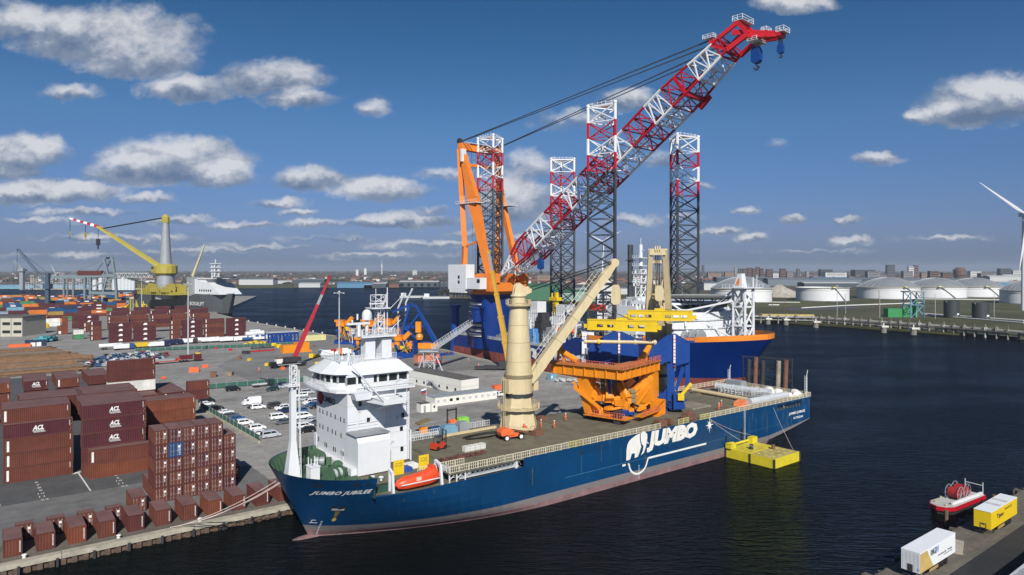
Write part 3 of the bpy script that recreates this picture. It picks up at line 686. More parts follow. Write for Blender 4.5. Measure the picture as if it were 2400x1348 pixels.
up.build('upper_strake', BLUEH, ship, smooth=True)
ins = MB()                                     # green lining and stanchions inside the bow bulwark
for side in (-1, 1):
    for i in range(26):
        q = []
        for t, f in ((TSB[i],0.),(TSB[i+1],0.),(TSB[i+1],1.),(TSB[i],1.)):
            p = bp_ = None
            a1 = -62.8; a0 = sstem(8.4); a = a0+t*(a1-a0); z = 10.3+(szt(a)-.05-10.3)*f; a = sstem(z)+t*(a1-sstem(z))
            h = max(0, shalf(a, z)-.22); q.append((a+(.25 if t < .05 else 0), HB+side*h, z))
        ins.add(q, [(3,2,1,0) if side < 0 else (0,1,2,3)])
ins.build('bulwark_lining', GDECK, ship)
for k in range(22):
    side = 1 if k % 2 else -1; t = ((k//2)+1)/12.; z = 12.2; a = sstem(z)+t*(-62.8-sstem(z)); h = shalf(a, z)-.25
    s = MB(); s.beam((a+.3, HB+side*max(0, shalf(a+.3, 10.5)-.9), 10.5), (a+.1, HB+side*(h-.15), 12.2), .12, .12); s.build('bulwark_stanchion', GDECK, ship)
dk = MB(); pl = [(sstem(10.5)+.3, HB)]
for i in range(1, 20): a = sstem(10.5)+(i/20)**1.5*(-62.8-sstem(10.5)); pl.append((a, HB-shalf(a, 9.9)+.3))
pl += [(-62.8,1.0),(-62.8,2*HB-1.0)]+[(p[0], 2*HB-p[1]) for p in reversed(pl[1:])]
dk.prism(pl, 10.2, 10.45); dk.build('forecastle_deck', GDECK, ship)
d2 = MB(); d2.box(-62.8, -49, 3.2, 2*HB-.3, 9.6, DK); d2.prism([(a_, max(.25, HB-shalf(a_, 8.0)+.25)) for a_ in (-62.8,-61.8,-60.8,-59,-57,-54,-50,-45,-32.4)]+[(-32.4,3.2),(-62.8,3.2)], 8.0, 8.42)
d2.box(-49, -32.4, 0, 3.2, DK-.22, DK); d2.box(-49, AEND-.3, 3.2, 2*HB-.3, DK-.3, DK); d2.box(-32.4, AEND-.3, .3, 3.2, DK-.3, DK)
d2.box(54.1, AEND-.3, .35, 4, 8.2, 8.42)
d2.build('main_deck', RDECK, ship)
rc = MB(); rc.box(-62.8, -32.4, 3.2, 3.4, 8.42, DK-.22); rc.box(-62.9, -62.7, 1.1, 3.2, 8.42, DK+1.5); rc.build('recess_bulkhead', mat('recess_green', (.02,.06,.045), .6), ship)
rc = MB(); rc.box(54.1, AEND-.5, 4, 4.2, 8.42, DK-.3); rc.build('mooring_recess_bulkhead', mat('recess_blue', (.01,.03,.07), .6), ship)
for k in range(9):
    m_ = MB(); x = 55.2+k*1.62
    if k % 3 == 0: m_.lathe([(.28,0),(.2,.5),(.34,.7),(0,.8)], x, 1.2, 8)
    elif k % 3 == 1: m_.box(x-.4, x+.5, 1., 1.9, 0, .35); m_.bar((x,1.,.6),(x,1.9,.6),.38,8)
    else: m_.bar((x,.8,0),(x,.8,1.3),.05); m_.bar((x,.8,1.3),(x+.6,.8,.9),.05)
    m_.build('mooring_gear', [WHITE2, RUST, WHITE][k % 3], ship, loc=(0,0,8.42))
hc = MB(); hc.box(0, 11.9, 0, 19.6, 0, .28); hme = hc.mesh('hatch_cover', [RDECK])
for i in range(8): put(hme, 'hatch_cover', ship, (-46.3+i*12.05, 3.3, DK+.002))
HD = DK+.28
# bulbous bow
bb = MB(); bb.lathe([(0,-5.2),(.7,-4.9),(1.25,-4.0),(1.6,-2.4),(1.75,0),(1.75,3)], n=14)
bb.v = [(-(-z)-68.6+.0 if False else -68.6+z*.98, HB+x*.85, -1.25+y*.95) for x, y, z in bb.v]
bb.build('bulbous_bow', BOOT, ship, smooth=True)

# lettering on the hull
def on_side(mb, txt, a0, z0, h, w, eps=.035, m=0, slope=0, **k):
    V, Fc = text_geo(txt, **k)
    W = max(v[0] for v in V); H = max(v[1] for v in V); P = []
    for x, y in V:
        a = a0+x/W*w; z = z0+y/H*h+slope*(x/W*w); P.append((a, HB-shalf(a, z)-eps, z))
    mb.add(P, Fc, m)
t = MB(); on_side(t, 'JUMBO', 2.2, 5.6, 4.55, 17.8, shear=.18, bold=.075, spacing=.93)
t.build('hull_lettering', mat('hull_letter_white', (.72,.71,.66), .5, var=.06, streak=.6, streak_col=(.42,.30,.16), scale=.3), ship)
t = MB(); on_side(t, 'JUMBO JUBILEE', -71.3, 8.95, 1.0, 8.1, .05, slope=.02, shear=.35, bold=.03, spacing=1.12); t.build('ship_name', MARK, ship)
t = MB(); on_side(t, 'JUMBO JUBILEE', 59.5, 6.2, .85, 8.2, .04, shear=.1, bold=.03); t.build('ship_name', MARK, ship); t = MB(); on_side(t, 'ROTTERDAM', 61.8, 5.0, .6, 4.8, .04, bold=.02); t.build('home_port', MARK, ship)
def flat_side(name, polys, mt, eps=.04):
    mb = MB()
    for P in polys: mb.add([(a, HB-shalf(a, z)-eps, z) for a, z in P], [tuple(range(len(P)))])
    return mb.build(name, mt, ship)
LW = MATS['hull_letter_white']
# the company's elephant emblem (simple outline), star and underline
body = [(-4.4,4.95),(-4.3,7.2),(-4.0,8.4),(-3.4,9.1),(-2.65,9.5),(-1.5,9.9),(-.4,10.15),(.1,10.2),(-.1,9.4),(.0,8.4),(.35,7.2),(0,6.5),(-.7,5.2),(-1.8,5.1),(-1.65,6.1),(-2.65,6.2),(-3.2,5.0)]
head = [(.3,10.2),(1.0,10.45),(1.6,10.3),(2.3,9.7),(2.35,8.9),(2.2,8.2),(1.9,7.0),(1.2,5.75),(.2,5.35),(.85,6.2),(1.1,7.3),(.55,7.7),(.3,8.4),(.15,9.4)]
flat_side('emblem_body', [body], LW); flat_side('emblem_head', [head], LW)
flat_side('emblem_tusk', [[(2.15,7.7),(2.9,7.5),(2.35,8.1)]], LW)
sw = [(-5.6,4.25),(-3.2,4.25)]; arc = []
for i in range(13):
    t_ = math.pi+math.pi*i/12*.93; arc.append((-.6+2.9*math.cos(t_), 4.1+2.6*math.sin(t_)))
arc += [(2.6,4.35),(23.3,4.35)]
def ribbon(pts, wd):
    qs = []
    for (x0,z0),(x1,z1) in zip(pts, pts[1:]):
        l = math.hypot(x1-x0, z1-z0) or 1; nx, nz = -(z1-z0)/l*wd/2, (x1-x0)/l*wd/2
        qs.append([(x0-nx,z0-nz),(x1-nx,z1-nz),(x1+nx,z1+nz),(x0+nx,z0+nz)])
    return qs
flat_side('emblem_underline', ribbon([(-5.6,4.1)]+arc, .42), LW)
star = []
for i in range(16):
    rr = (2.0 if i % 4 == 0 else 1.45) if i % 2 == 0 else .55
    t_ = math.pi/2+i*math.pi/8; star.append((24.6+rr*math.cos(t_)*.8, 8.6+rr*math.sin(t_)))
flat_side('emblem_star', [star], LW)
flat_side('waterline_stripe', [[(-22,4.6),(-22,4.5),(54,4.5),(54,4.55)]], mat('weld_line', (.05,.15,.26), .5), .02)
for i in range(2): flat_side('draft_marks', [[(x,z),(x+.22,z),(x+.22,z+.14),(x,z+.14)] for z in [.4+.35*k for k in range(9)] for x in ([-68.3,-.5][i],)], MARK, .05)
flat_side('thruster_mark', [[(-66.7+.3*math.cos(q*.7854), 3.7+.42*math.sin(q*.7854)) for q in range(8)]], mat('thruster_yellow', (.5,.4,.08), .6), .05)
flat_side('bow_mark', ribbon([(-69.7,2.9),(-68.7,2.9)], .12)+ribbon([(-69.5,3.5),(-69.5,3.1)], .1)+ribbon([(-69.5,3.5),(-69.0,3.5)], .12), MARK, .05)
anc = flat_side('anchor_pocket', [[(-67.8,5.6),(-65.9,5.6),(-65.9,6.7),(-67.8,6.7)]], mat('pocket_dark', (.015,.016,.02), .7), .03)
m_ = MB(); m_.add([(-67.7+x*.55, HB-shalf(-67.7+x*.55, z)-.05, z) for x, z in ((0,5.8),(3.1,5.8),(3.1,6.2),(1.9,6.0),(1.,6.25),(0,6.2))], [(0,1,2,3,4,5)]); m_.build('anchor', mat('anchor_grey', (.4,.38,.35), .6, var=.3), ship)
flat_side('rust_streak', [[(-67.1,5.6),(-66.4,5.6),(-66.5,4.4),(-66.9,4.0)]], mat('rust_stain', (.16,.10,.03), .8, var=.4, scale=2), .032)
for (x, z1_, z0_, w_) in ((-46.6,7.6,2.4,.5),(-30.5,8.0,4.5,.25),(-12,9.6,6.0,.2),(1.5,5.2,2.4,.3),(14.6,9.8,5.5,.3),(27,8.8,4.6,.22),(49,7.8,3.0,.3),(-57.5,7.4,4.2,.25),(58.5,8,4.2,.25),(63.6,8,4.4,.3)):
    flat_side('rust_streak', [[(x,z1_),(x+w_,z1_),(x+w_*.75,z0_),(x+w_*.3,z0_)]], mat('rust_run',(.05,.055,.05),.8,var=.5,scale=1.4), .03)
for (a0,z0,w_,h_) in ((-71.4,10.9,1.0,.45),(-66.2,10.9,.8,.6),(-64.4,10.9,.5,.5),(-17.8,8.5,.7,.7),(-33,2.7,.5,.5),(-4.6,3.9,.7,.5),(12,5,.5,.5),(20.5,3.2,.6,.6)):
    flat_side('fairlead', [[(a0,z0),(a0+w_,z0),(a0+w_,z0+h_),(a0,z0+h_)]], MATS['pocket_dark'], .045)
for a in (-54,-46.2,-17.5,-6,10,33,41,47,58.5): 
    flat_side('weld_seam', [[(a,4.5),(a+.07,4.5),(a+.07,8.3),(a,8.3)]], MATS['weld_line'], .015)
fnd = MB(); fnd.bar((31.1,-.2,1.5),(31.1,-.2,5.0),.25,6); fnd.build('fender_tube', BLACK, ship); fnd = MB(); fnd.bar((37.6,-.2,2.2),(37.6,-.2,6.0),.25,6); fnd.build('fender_tube', BLACK, ship)
ld = MB()
for y in (0,.45): ld.bar((38.7+y,-.12,2.5),(38.7+y,-.12,10.8),.05)
for k in range(20): ld.bar((38.7,-.12,2.8+k*.4),(39.15,-.12,2.8+k*.4),.04)
ld.build('pilot_ladder', LGREY, ship)

# railings
def rail_panel(L, H=1.25, n=3, r=.055):
    b = MB(); b.bar((.08,0,.0),(.08,0,H),r); b.bar((L-.08,0,0),(L-.08,0,H),r); b.bar((.08,0,H),(L-.08,0,H),r); b.bar((.08,0,.12),(L-.08,0,.12),r*.8)
    for i in range(n): x = .08+(L-.16)*(i+1)/(n+1); b.bar((x,0,.12),(x,0,H),r*.85)
    b.bar((.08,0,H*.55),(L-.08,0,H*.55),r*.5); return b
RP = rail_panel(1.95).mesh('railing_panel', [CREAM2]); RW = rail_panel(1.95).mesh('railing_panel', [WHITE]); RY = rail_panel(1.95).mesh('railing_panel', [YRAIL])
a = -48.9
while a < 69.5:
    if a < 5.6 or a > 21 or 11.3 < a < 17: put(RY if (11.3 < a < 17 or 21 < a < 24 or -22.6 < a < -18.6) else RP, 'railing_panel', ship, (a, .14, DK), R(rnd.uniform(-2,2)))
    a += 2.0
for i in range(5): put(RP, 'railing_panel', ship, (-55.6+.0+i*1.96+2, 3.3, DK))
for i in range(3): put(RW, 'railing_panel', ship, (-48.9, .2+i*1.0, DK), R(90))
a = -49.5
while a < -22: put(RW, 'railing_panel', ship, (a, 26.4, DK), 0); a += 2.0
a = 36
while a < 69: put(RP, 'railing_panel', ship, (a, 26.4, DK+.5), 0); a += 2.0
for i in range(13): put(RP, 'railing_panel', ship, (AEND-.2, .2+i*2.0, DK+.1), R(90))
for i in range(6): put(RW, 'railing_panel', ship, (-48.5+i*2., 24.1, DK), 0)

# superstructure ---------------------------------------------------
a0, a1, b0, b1 = -62.6, -50.2, 12.3, 26.6; TZ = 24.0
tw = MB(); tw.box(a0, a1, b0, b1, 10.4, TZ); tw.build('accommodation_block', WHITE, ship)
lo = MB(); lo.slab([(0,0),(4.4,0),(4.4,5.6),(3.9,6.4),(3.2,6.7),(0,6.7)], (a0-.02,b0,10.4), (0,-1,0), (0,0,1), (6.2,0,0)); lo.build('lower_deckhouse', WHITE, ship)
lo = MB(); lo.box(a0-.35, a0+6.3, b0-4.2, b0-.02, 17.1, 17.25); lo.build('deckhouse_ledge', GREY, ship)
for i in range(3): put(RW, 'railing_panel', ship, (a0-.3+i*2.1, b0-.2, 17.25), 0)
lo = MB(); lo.box(a0-1.0, a0, 8.6, 26, 10.45, 11.6); lo.build('plinth', WHITE, ship)
lo = MB(); lo.box(a0-.1, a0+1.2, 26.6, 28.0, 10.4, 14.2); lo.build('side_locker', WHITE, ship)
lo = MB(); lo.bar((a1-.2,b0-.9,10.4),(a1-.2,b0-.9,16.0),.14,6); lo.bar((a1-.2,b0-.9,16),(a1-.2,b0,16.0),.12); lo.build('stay_post', WHITE, ship)
wn = MB(); wn.box(0,.07,-.28,.28,0,.95); wmf = wn.mesh('window', [GLASS])
wp = MB(); wp.box(-.3,.3,-.06,0,0,.85); wmp = wp.mesh('window', [GLASS])
for (y, z) in [(24.9,21.9),(23.3,21.9),(20.8,21.9),(24.9,19.2),(23.4,19.2),(21.4,19.2),(19.6,19.2),(17.6,19.2),(15.2,19.2),(13.7,19.2),(24.9,16.3),(23.4,16.3),(21,16.3),(19,16.3),(17.4,16.3),(15,16.3),(25.5,13.6),(22.4,13.2),(21.6,13.2),(18.4,13.2),(17.6,13.2),(14.9,13.2),(14.1,13.2)]:
    o = put(wmf, 'window', ship, (a0-.06, y, z-.6)); o.scale = (1,.55,.85)
for (a, z) in [(-60.2,22.0),(-51.2,21.4),(-58.6,18.9),(-51.6,18.9),(-58.6,15.8),(-51.9,16.4),(-51.8,12.6)]: put(wmp, 'window', ship, (a, b0-.01, z-.5))
db = MB(); db.box(a0-.06,a0,14.0,15.0,11.7,13.8); db.build('door', WHITE2, ship)
# lettering on the front: emblem ring and name
em = MB(); em.lathe([(1.25,0),(1.05,0)], n=20); ringv = [(a0-.05, 24.6+x, 21.5+y) for x, y, z in em.v]; e2 = MB(); e2.add(ringv, em.f); e2.build('emblem_ring', RED, ship)
e2 = MB(); e2.add([(a0-.07,24.6-x*.85,21.5+y*.85) for x, y in ((-1.,-.6),(-1.,.5),(-.3,.9),(.7,.8),(.8,-.2),(.3,-.1),(.25,-.8),(-.1,-.8),(-.2,-.2),(-.6,-.2),(-.65,-.7))], [tuple(range(11))]); e2.build('emblem_elephant', RED, ship)
e2 = MB(); text_on(e2, 'JUMBO', (a0-.06,24.0,20.75), (0,-1,0), (0,0,1), 1.5, 6.4, bold=.03, shear=.15); text_on(e2, 'JUMBO', (-70.6,12.4,12.9), (0,-1,0), (0,0,1), .3, 1.1, bold=.05); 
e2.build('bridge_lettering', mat('letter_navy', (.03,.03,.06), .5), ship)
# bridge deck
br = MB(); br.prism([(-65.0,27.0),(-65.4,23.5),(-65.4,18),(-64.2,13.5),(-61.6,11.2),(-49.6,11.2),(-49.6,27.4),(-64,27.6)], TZ, TZ+.35); br.build('bridge_deck', WHITE, ship)
br = MB(); wall = [(-63.9,24.6),(-64.3,22.5),(-64.3,18.5),(-63.0,15.6),(-60.9,14.4),(-62.8,12.6),(-50.3,12.6),(-50.3,26),(-62,26)]
br.prism(wall, TZ+.35, TZ+1.45); br.prism([(x+.04*(x < -60), y) for x, y in wall], TZ+2.75, TZ+3.1); br.build('wheelhouse', WHITE, ship)
gl = MB(); gw = [(-63.75,24.4),(-64.15,22.5),(-64.15,18.6),(-62.9,15.75),(-60.8,14.55),(-62.7,12.72),(-50.4,12.72),(-50.4,25.9),(-62,25.9)]
gl.prism(gw, TZ+1.45, TZ+2.75); gl.build('bridge_window_band', GLASS, ship)
for i in range(6):
    (xa, ya), (xb, yb) = gw[i], gw[i+1]; n_ = max(1, round(math.hypot(xb-xa, yb-ya)/2.0))
    for k in range(n_+1):
        m_ = MB(); m_.cb(xa+(xb-xa)*k/n_-.06*(i < 4), ya+(yb-ya)*k/n_-.06, TZ+1.45, .32,.32,1.3); m_.build('window_mullion', WHITE, ship)
m_ = MB(); m_.prism([(-61.1,14.75),(-59.7,12.55),(-57.4,12.55),(-57.4,13.2),(-59.4,13.2),(-60.6,15.1)], TZ+1.45, TZ+2.75); m_.build('wheelhouse_panel', WHITE, ship)
rf = MB()
top = [(-62.2,23.4),(-62.6,22),(-62.6,18.9),(-61.7,17),(-59.8,15.6),(-58.4,14.4),(-51.4,14.4),(-51.4,25),(-61,25)]
lowp = [(-64.9,25.4),(-65.4,23),(-65.3,18.2),(-63.9,15.0),(-61.5,13.6),(-60.2,11.6),(-49.6,11.6),(-49.6,27),(-62.5,27)]
n_ = len(top); rf.add([(x,y,TZ+3.1) for x,y in lowp]+[(x,y,TZ+5.1) for x,y in top], [(i,(i+1)%n_,n_+(i+1)%n_,n_+i) for i in range(n_)]+[tuple(range(n_,2*n_)), tuple(range(n_-1,-1,-1))])
rf.build('bridge_roof', WHITE, ship)
wg = MB(); wg.box(-62.2,-58.6,27.4,30.2,TZ,TZ+1.2); wg.build('bridge_wing', WHITE, ship)
wg = MB(); wg.slab([(0,0),(3.6,0),(3.1,-1.2),(.4,-1.2)], (-62.6,11.2,TZ+.3), (1,0,0), (0,0,1), (0,-1.8,0)); wg.build('bridge_wing', WHITE, ship)
for i in range(6): put(RW, 'railing_panel', ship, (-65.0+.1, 15.2+i*2.0, TZ+.35), R(92))
for i in range(6): put(RW, 'railing_panel', ship, (-61.4+i*2.0, 11.35, TZ+.35), 0)
st_ = MB()
for dy in (-.35,.35): st_.bar((-61.9+dy*.3,12.2+dy,TZ+5),(-58.2,6.4+dy,TZ-1.3),.1)
for k in range(12): f = k/11; st_.bar((-61.9+3.7*f,11.9-5.8*f,TZ+5-6.3*f),(-61.9+3.7*f,12.6-5.8*f,TZ+5-6.3*f),.06)
st_.prism([(-60.5,12.2),(-59.0,5.4),(-54.6,5.4),(-53.6,12.2)], TZ-1.45, TZ-1.2); st_.box(-59,-54.6,5.4,5.5,TZ-1.2,TZ-.4); [st_.bar((-59.6+k*.9,5.5,TZ-1.2),(-59.6+k*.9,5.5,TZ),.05) for k in range(1,6)]; st_.bar((-59,5.5,TZ),(-54.6,5.5,TZ),.06); st_.beam((-57,12,TZ-3.4),(-57,5.8,TZ-1.5),.3,.3); st_.beam((-55,12,TZ-3.4),(-55,5.8,TZ-1.5),.3,.3); st_.build('bridge_stair', WHITE, ship)
fb = MB(); fb.lathe([(0,0),(.4,.1),(.55,.5),(.5,.8),(0,.85)], n=10); fb.v = [(-56.8+x*2.8, 6.9+y*1.4, TZ-1.1+z) for x, y, z in fb.v]; fb.build('rescue_boat', WHITE, ship, smooth=True)
fb = MB(); fb.path([(-55,9,TZ-1.2),(-55,8.4,TZ+2),(-54.6,7.4,TZ+2.4),(-54.0,6.4,TZ+2.0)], .16, 6); fb.bar((-54.0,6.4,TZ+2),(-54.0,6.4,TZ-.8),.05); fb.build('davit_crane', WHITE, ship)
fb = MB(); fb.box(-54.4,-52.4,8.6,12.2,TZ-2.6,TZ-2.4); [fb.bar((-54.6+k*.4,9.8,TZ-2.4),(-54.6+k*.4,9.8,TZ-1.2),.04) for k in range(5)]; fb.build('side_platform', LGREY, ship)
# monkey island, funnel casing and mast
ca = MB(); ca.prism([(-57.6,16.2),(-51.6,16.2),(-51.6,22.6),(-57.6,22.6)], TZ+5.1, TZ+5.3); ca.box(-57.2,-55.2,16.4,18.4,TZ+5.1,TZ+9.3); ca.prism([(-53.9,16.2),(-51.9,16.2),(-51.9,19.2),(-53.9,19.2)], TZ+5.1, TZ+9.0)
ca.prism([(-58.3,15.4),(-51.2,15.4),(-51.2,21.2),(-58.3,21.2)], TZ+9.3, TZ+9.6); ca.build('radar_deck', WHITE, ship)
for i in range(3): put(RW, 'railing_panel', ship, (-58.2+i*2.3, 15.5, TZ+9.6)); put(RW, 'railing_panel', ship, (-58.2, 15.5+i*1.9, TZ+9.6), R(90)); put(RW, 'railing_panel', ship, (-51.3, 15.5+i*1.9, TZ+9.6), R(90))
def lat4(mb, cx, cy, z0, z1, w, r=.07, n=4, m=0):
    for k in range(n):
        za, zb = z0+(z1-z0)*k/n, z0+(z1-z0)*(k+1)/n
        for i in range(4):
            c = [(-1,-1),(1,-1),(1,1),(-1,1)]; p, q = c[i], c[(i+1)%4]
            mb.bar((cx+p[0]*w/2,cy+p[1]*w/2,za),(cx+p[0]*w/2,cy+p[1]*w/2,zb),r*1.3,4,m,caps=False)
            mb.bar((cx+p[0]*w/2,cy+p[1]*w/2,zb),(cx+q[0]*w/2,cy+q[1]*w/2,zb),r,4,m,caps=False)
            mb.bar((cx+p[0]*w/2,cy+p[1]*w/2,za),(cx+q[0]*w/2,cy+q[1]*w/2,zb),r*.8,4,m,caps=False)
ms = MB(); lat4(ms, -53.9, 17.2, TZ+9.6, 38.6, 1.3, .09, 4); ms.box(-56.2,-52.4,15.6,18.6,38.6,38.8); lat4(ms, -54.2, 17.1, 38.8, 41.2, 2.2, .06, 2)
ms.bar((-52.6,16.6,33),(-52.6,16.6,42.6),.1); ms.bar((-54.8,17,41),(-54.8,17,42.4),.06); ms.bar((-56.6,16,39.6),(-53.6,16,39.6),.16); ms.bar((-52.6,16.6,38),(-50.4,15.4,40.6),.06); ms.bar((-52.6,16.6,33.9),(-50.4,15.4,36.4),.08)
ms.build('radar_mast', WHITE, ship)
dm = MB(); dm.bar((-56.9,16.4,TZ+9.6),(-56.9,16.4,36.6),.3,10); dm.lathe([(.9,36.6),(.95,37.4),(.85,38.0),(.5,38.45),(0,38.6)], -56.9, 16.4, 14); dm.build('satellite_dome', WHITE, ship, smooth=True)
dm = MB(); dm.lathe([(.35,0),(.45,.5),(.3,.85),(0,1)], -60.8, 21.3, 10); dm.v = [(x,y,z+TZ+5.6 if z < 20 else z) for x, y, z in dm.v]; dm.bar((-60.8,21.3,TZ+5),(-60.8,21.3,TZ+5.7),.15,6); dm.build('satellite_dome', WHITE, ship, smooth=True)
dm = MB(); dm.box(-61,-56.6,15.9,16.5,TZ+11.8,TZ+12.2); dm.bar((-58.6,16.2,TZ+9.6),(-58.6,16.2,TZ+11.8),.35,6); dm.build('radar_scanner', WHITE, ship)
dm = MB()
for k in range(9): dm.bar((-58+k*.7, 16.2+1.2*(k%3), TZ+9.6),(-58+k*.7, 16.2+1.2*(k%3), TZ+10.8+.8*(k%2)),.05)
dm.build('antenna', WHITE, ship)
gd = MB(); gd.lathe([(.3,0),(.45,.4),(.4,.9),(.15,1.2)], -61.4, 19.9, 10); gd.v = [(x,y,z+TZ+5.0) for x,y,z in gd.v]; gd.build('covered_searchlight', mat('teal_cover', (.03,.22,.20), .6), ship)
SEAM = mat('panel_seam', (.50,.51,.50), .6)
for z in (13.0,15.9,18.8,21.6):
    m_ = MB(); m_.box(a0-.03,a1,b0-.03,b0,z,z+.07); m_.box(a0-.03,a0,b0,b1,z,z+.07); m_.build('deck_seam', SEAM, ship)
for x in (-60.4,-57.4,-54.2): m_ = MB(); m_.box(x,x+.05,b0-.025,b0,10.5,23.9); m_.build('deck_seam', SEAM, ship)
for (x,z,w_,h_) in ((-56.2,11.2,.9,2.0),(-54.0,14,.6,.4),(-53,18.2,.5,.5),(-60.6,20.4,.5,.5)): m_ = MB(); m_.box(x,x+w_,b0-.09,b0,z,z+h_); m_.build('wall_fitting', LGREY, ship)
m_ = MB(); [m_.bar((x,b0-.18,10.5),(x,b0-.18,23.6),.05) for x in (-50.9,-50.5)]; [m_.bar((-50.9,b0-.18,10.8+k*.4),(-50.5,b0-.18,10.8+k*.4),.035) for k in range(32)]; m_.build('wall_ladder', WHITE2, ship)
m_ = MB(); m_.bar((-58.2,b0-.12,10.5),(-58.2,b0-.12,22),.08); m_.bar((-55,b0-.12,17),(-55,b0-.12,23.5),.06); m_.build('wall_pipe', WHITE2, ship)
for k in range(14):
    x, y = rnd.uniform(-61,-52), rnd.uniform(15.8,24.2)
    if -58.6 < x < -51 and 15.6 < y < 22: continue
    m_ = MB(); h_ = rnd.uniform(.3,1.4); m_.cb(x,y,TZ+5.1,rnd.uniform(.3,1.1),rnd.uniform(.3,.9),h_); m_.bar((x,y,TZ+5.1),(x,y,TZ+5.6+h_),.06); m_.build('roof_locker', [WHITE,LGREY][k%2], ship)
for i in range(5): put(RW, 'railing_panel', ship, (-61.6+i*2.0, 14.7, TZ+5.1)); put(RW, 'railing_panel', ship, (-62.4, 16.2+i*1.7, TZ+5.1), R(88))
for i in range(3): put(RW, 'railing_panel', ship, (-64.3+i*.5, 24.6+i*1.0, TZ+.35), R(60))
for i in range(3): m_ = MB(); m_.lathe([(.25,0),(.25,.6),(.1,.8)],-56.6+i*1.9,25.2,8); m_.v = [(x,y,z+TZ+5.1) for x,y,z in m_.v]; m_.build('roof_vent', WHITE, ship)
# foremast
fmt = MB(); fmt.add([(-73.3,12.2,10.4),(-71.0,12.2,10.4),(-71.0,14.4,10.4),(-73.3,14.4,10.4),(-72.5,12.8,17),(-71.6,12.8,17),(-71.6,13.8,17),(-72.5,13.8,17),(-72.5,12.8,25.6),(-71.6,12.8,25.6),(-71.6,13.8,25.6),(-72.5,13.8,25.6)],
    [(0,1,5,4),(1,2,6,5),(2,3,7,6),(3,0,4,7),(4,5,9,8),(5,6,10,9),(6,7,11,10),(7,4,8,11),(8,9,10,11)]); fmt.build('foremast', WHITE, ship)
fmt = MB(); lat4(fmt, -72.0, 13.2, 25.6, 29.7, .9, .1, 3); fmt.box(-73.2,-71.2,12.4,14,26.2,26.35); fmt.bar((-73.6,13,26.5),(-71,13,26.5),.1)
for dy in (0,.5):
    fmt.bar((-70.9,12.3+dy,10.6),(-71.2,12.5+dy,29),.07)
for k in range(14): fmt.bar((-71.1,12.4,12+k*1.2),(-71.1,12.9,12+k*1.2),.05)
fmt.build('mast_ladder', WHITE, ship)
# forecastle gear
def winch(a, b, col, s=1., rz=0):
    w_ = MB(); w_.bar((-.9*s,0,1.0*s),(.9*s,0,1.0*s),.75*s,12,1); 
    for x in (-1.0,-.05,.95): w_.bar((x*s-.06,0,1.0*s),(x*s+.06,0,1.0*s),1.15*s,14,0)
    w_.box(-1.6*s,1.6*s,-.9*s,.9*s,0,.35*s,0); w_.box(1.2*s,2.0*s,-.5*s,.6*s,.3*s,1.5*s,0); return w_.build('mooring_winch', [GDECK, col], ship, loc=(a,b,10.45), rz=rz)
winch(-66.6, 8.2, LGREY, 1.1, R(20)); winch(-65.6, 17.5, GREY, 1., R(-30)); winch(-64.6, 12.2, RUST, .9, R(60)); winch(-68.6, 19.5, DARK, .9); winch(-64.9,20.5, mat('brass_brown',(.18,.12,.03),.5), 1.1, R(90))
hs_ = MB(); hs_.box(-70.5,-68.9,9.2,11.2,10.4,12.9); hs_.box(-70.6,-68.8,9.1,11.3,12.9,13.05); [hs_.bar((x,y,12.9),(x,y,14.4),.09) for x in (-70.3,-69.2) for y in (9.5,10.8)]; hs_.build('foredeck_locker', WHITE, ship)
for i, (a, b) in enumerate([(-66.4,2.6),(-65,2.4),(-62.6,3.0),(-61.6,4.4),(-60.6,3.2),(-72.6,9.4),(-67.8,4.0)]):
    m_ = MB(); m_.lathe([(.2,0),(.2,.5),(.42,.55),(.42,.68),(.1,.8)], a, b, 10); m_.v = [(x,y,z+10.45) for x,y,z in m_.v]; m_.build('mushroom_vent', WHITE, ship)
# lifeboat, gangway, side fittings
lb = MB(); secs = [(-4.2,.15,.9,.9),(-3.7,.75,.25,1.6),(-2.4,1.1,0,2.05),(0,1.2,0,2.2),(1.6,1.2,0,2.35),(2.6,1.15,.05,2.9),(3.6,1.0,.2,2.7),(4.2,.5,.7,1.7)]
ring = 12; V = []
for x, hw, zl, zh in secs:
    zc = (zl+zh)/2
    for k in range(ring):
        t_ = 2*math.pi*k/ring; V.append((x, hw*math.copysign(abs(math.cos(t_))**.7, math.cos(t_)), zc+(zh-zl)/2*math.copysign(abs(math.sin(t_))**.8, math.sin(t_))))
lb.add(V, [(j*ring+i,j*ring+(i+1)%ring,(j+1)*ring+(i+1)%ring,(j+1)*ring+i) for j in range(len(secs)-1) for i in range(ring)]+[tuple(range(ring)), tuple(range((len(secs)-1)*ring, len(secs)*ring))[::-1]])
lbt = thing('lifeboat', 'enclosed orange lifeboat stowed on the side of the blue ship', 'lifeboat', S(-54.6,1.7)+(8.75,), TH)
lb.build('boat_hull', mat('lifeboat_red_orange', (.72,.07,.02), .4, var=.08), lbt, smooth=True)
m_ = MB(); m_.box(-.7,.2,-1.22,-1.1,1.3,1.9); m_.build('side_hatch', mat('hatch_ivory', (.6,.55,.42), .5), lbt)
m_ = MB(); m_.box(2.5,3.4,-.7,.7,2.75,3.15); m_.build('cockpit', MATS['lifeboat_red_orange'], lbt)
m_ = MB(); m_.box(-3.6,3.8,-1.24,-1.14,.95,1.1); m_.build('fender_strip', MARK, lbt)
for a in (-59.2,-50.2):
    dv = MB(); dv.beam((a,.6 if a > -55 else 1.5,7.9),(a,1.2 if a > -55 else 1.9,11.8),.4,.45); dv.beam((a,1.2 if a > -55 else 1.9,11.8),(a,2.9,12.2),.4,.4); dv.beam((a,2.9,8.5),(a,2.9,12.2),.35,.35); dv.build('davit', WHITE, ship)
gw_ = MB()
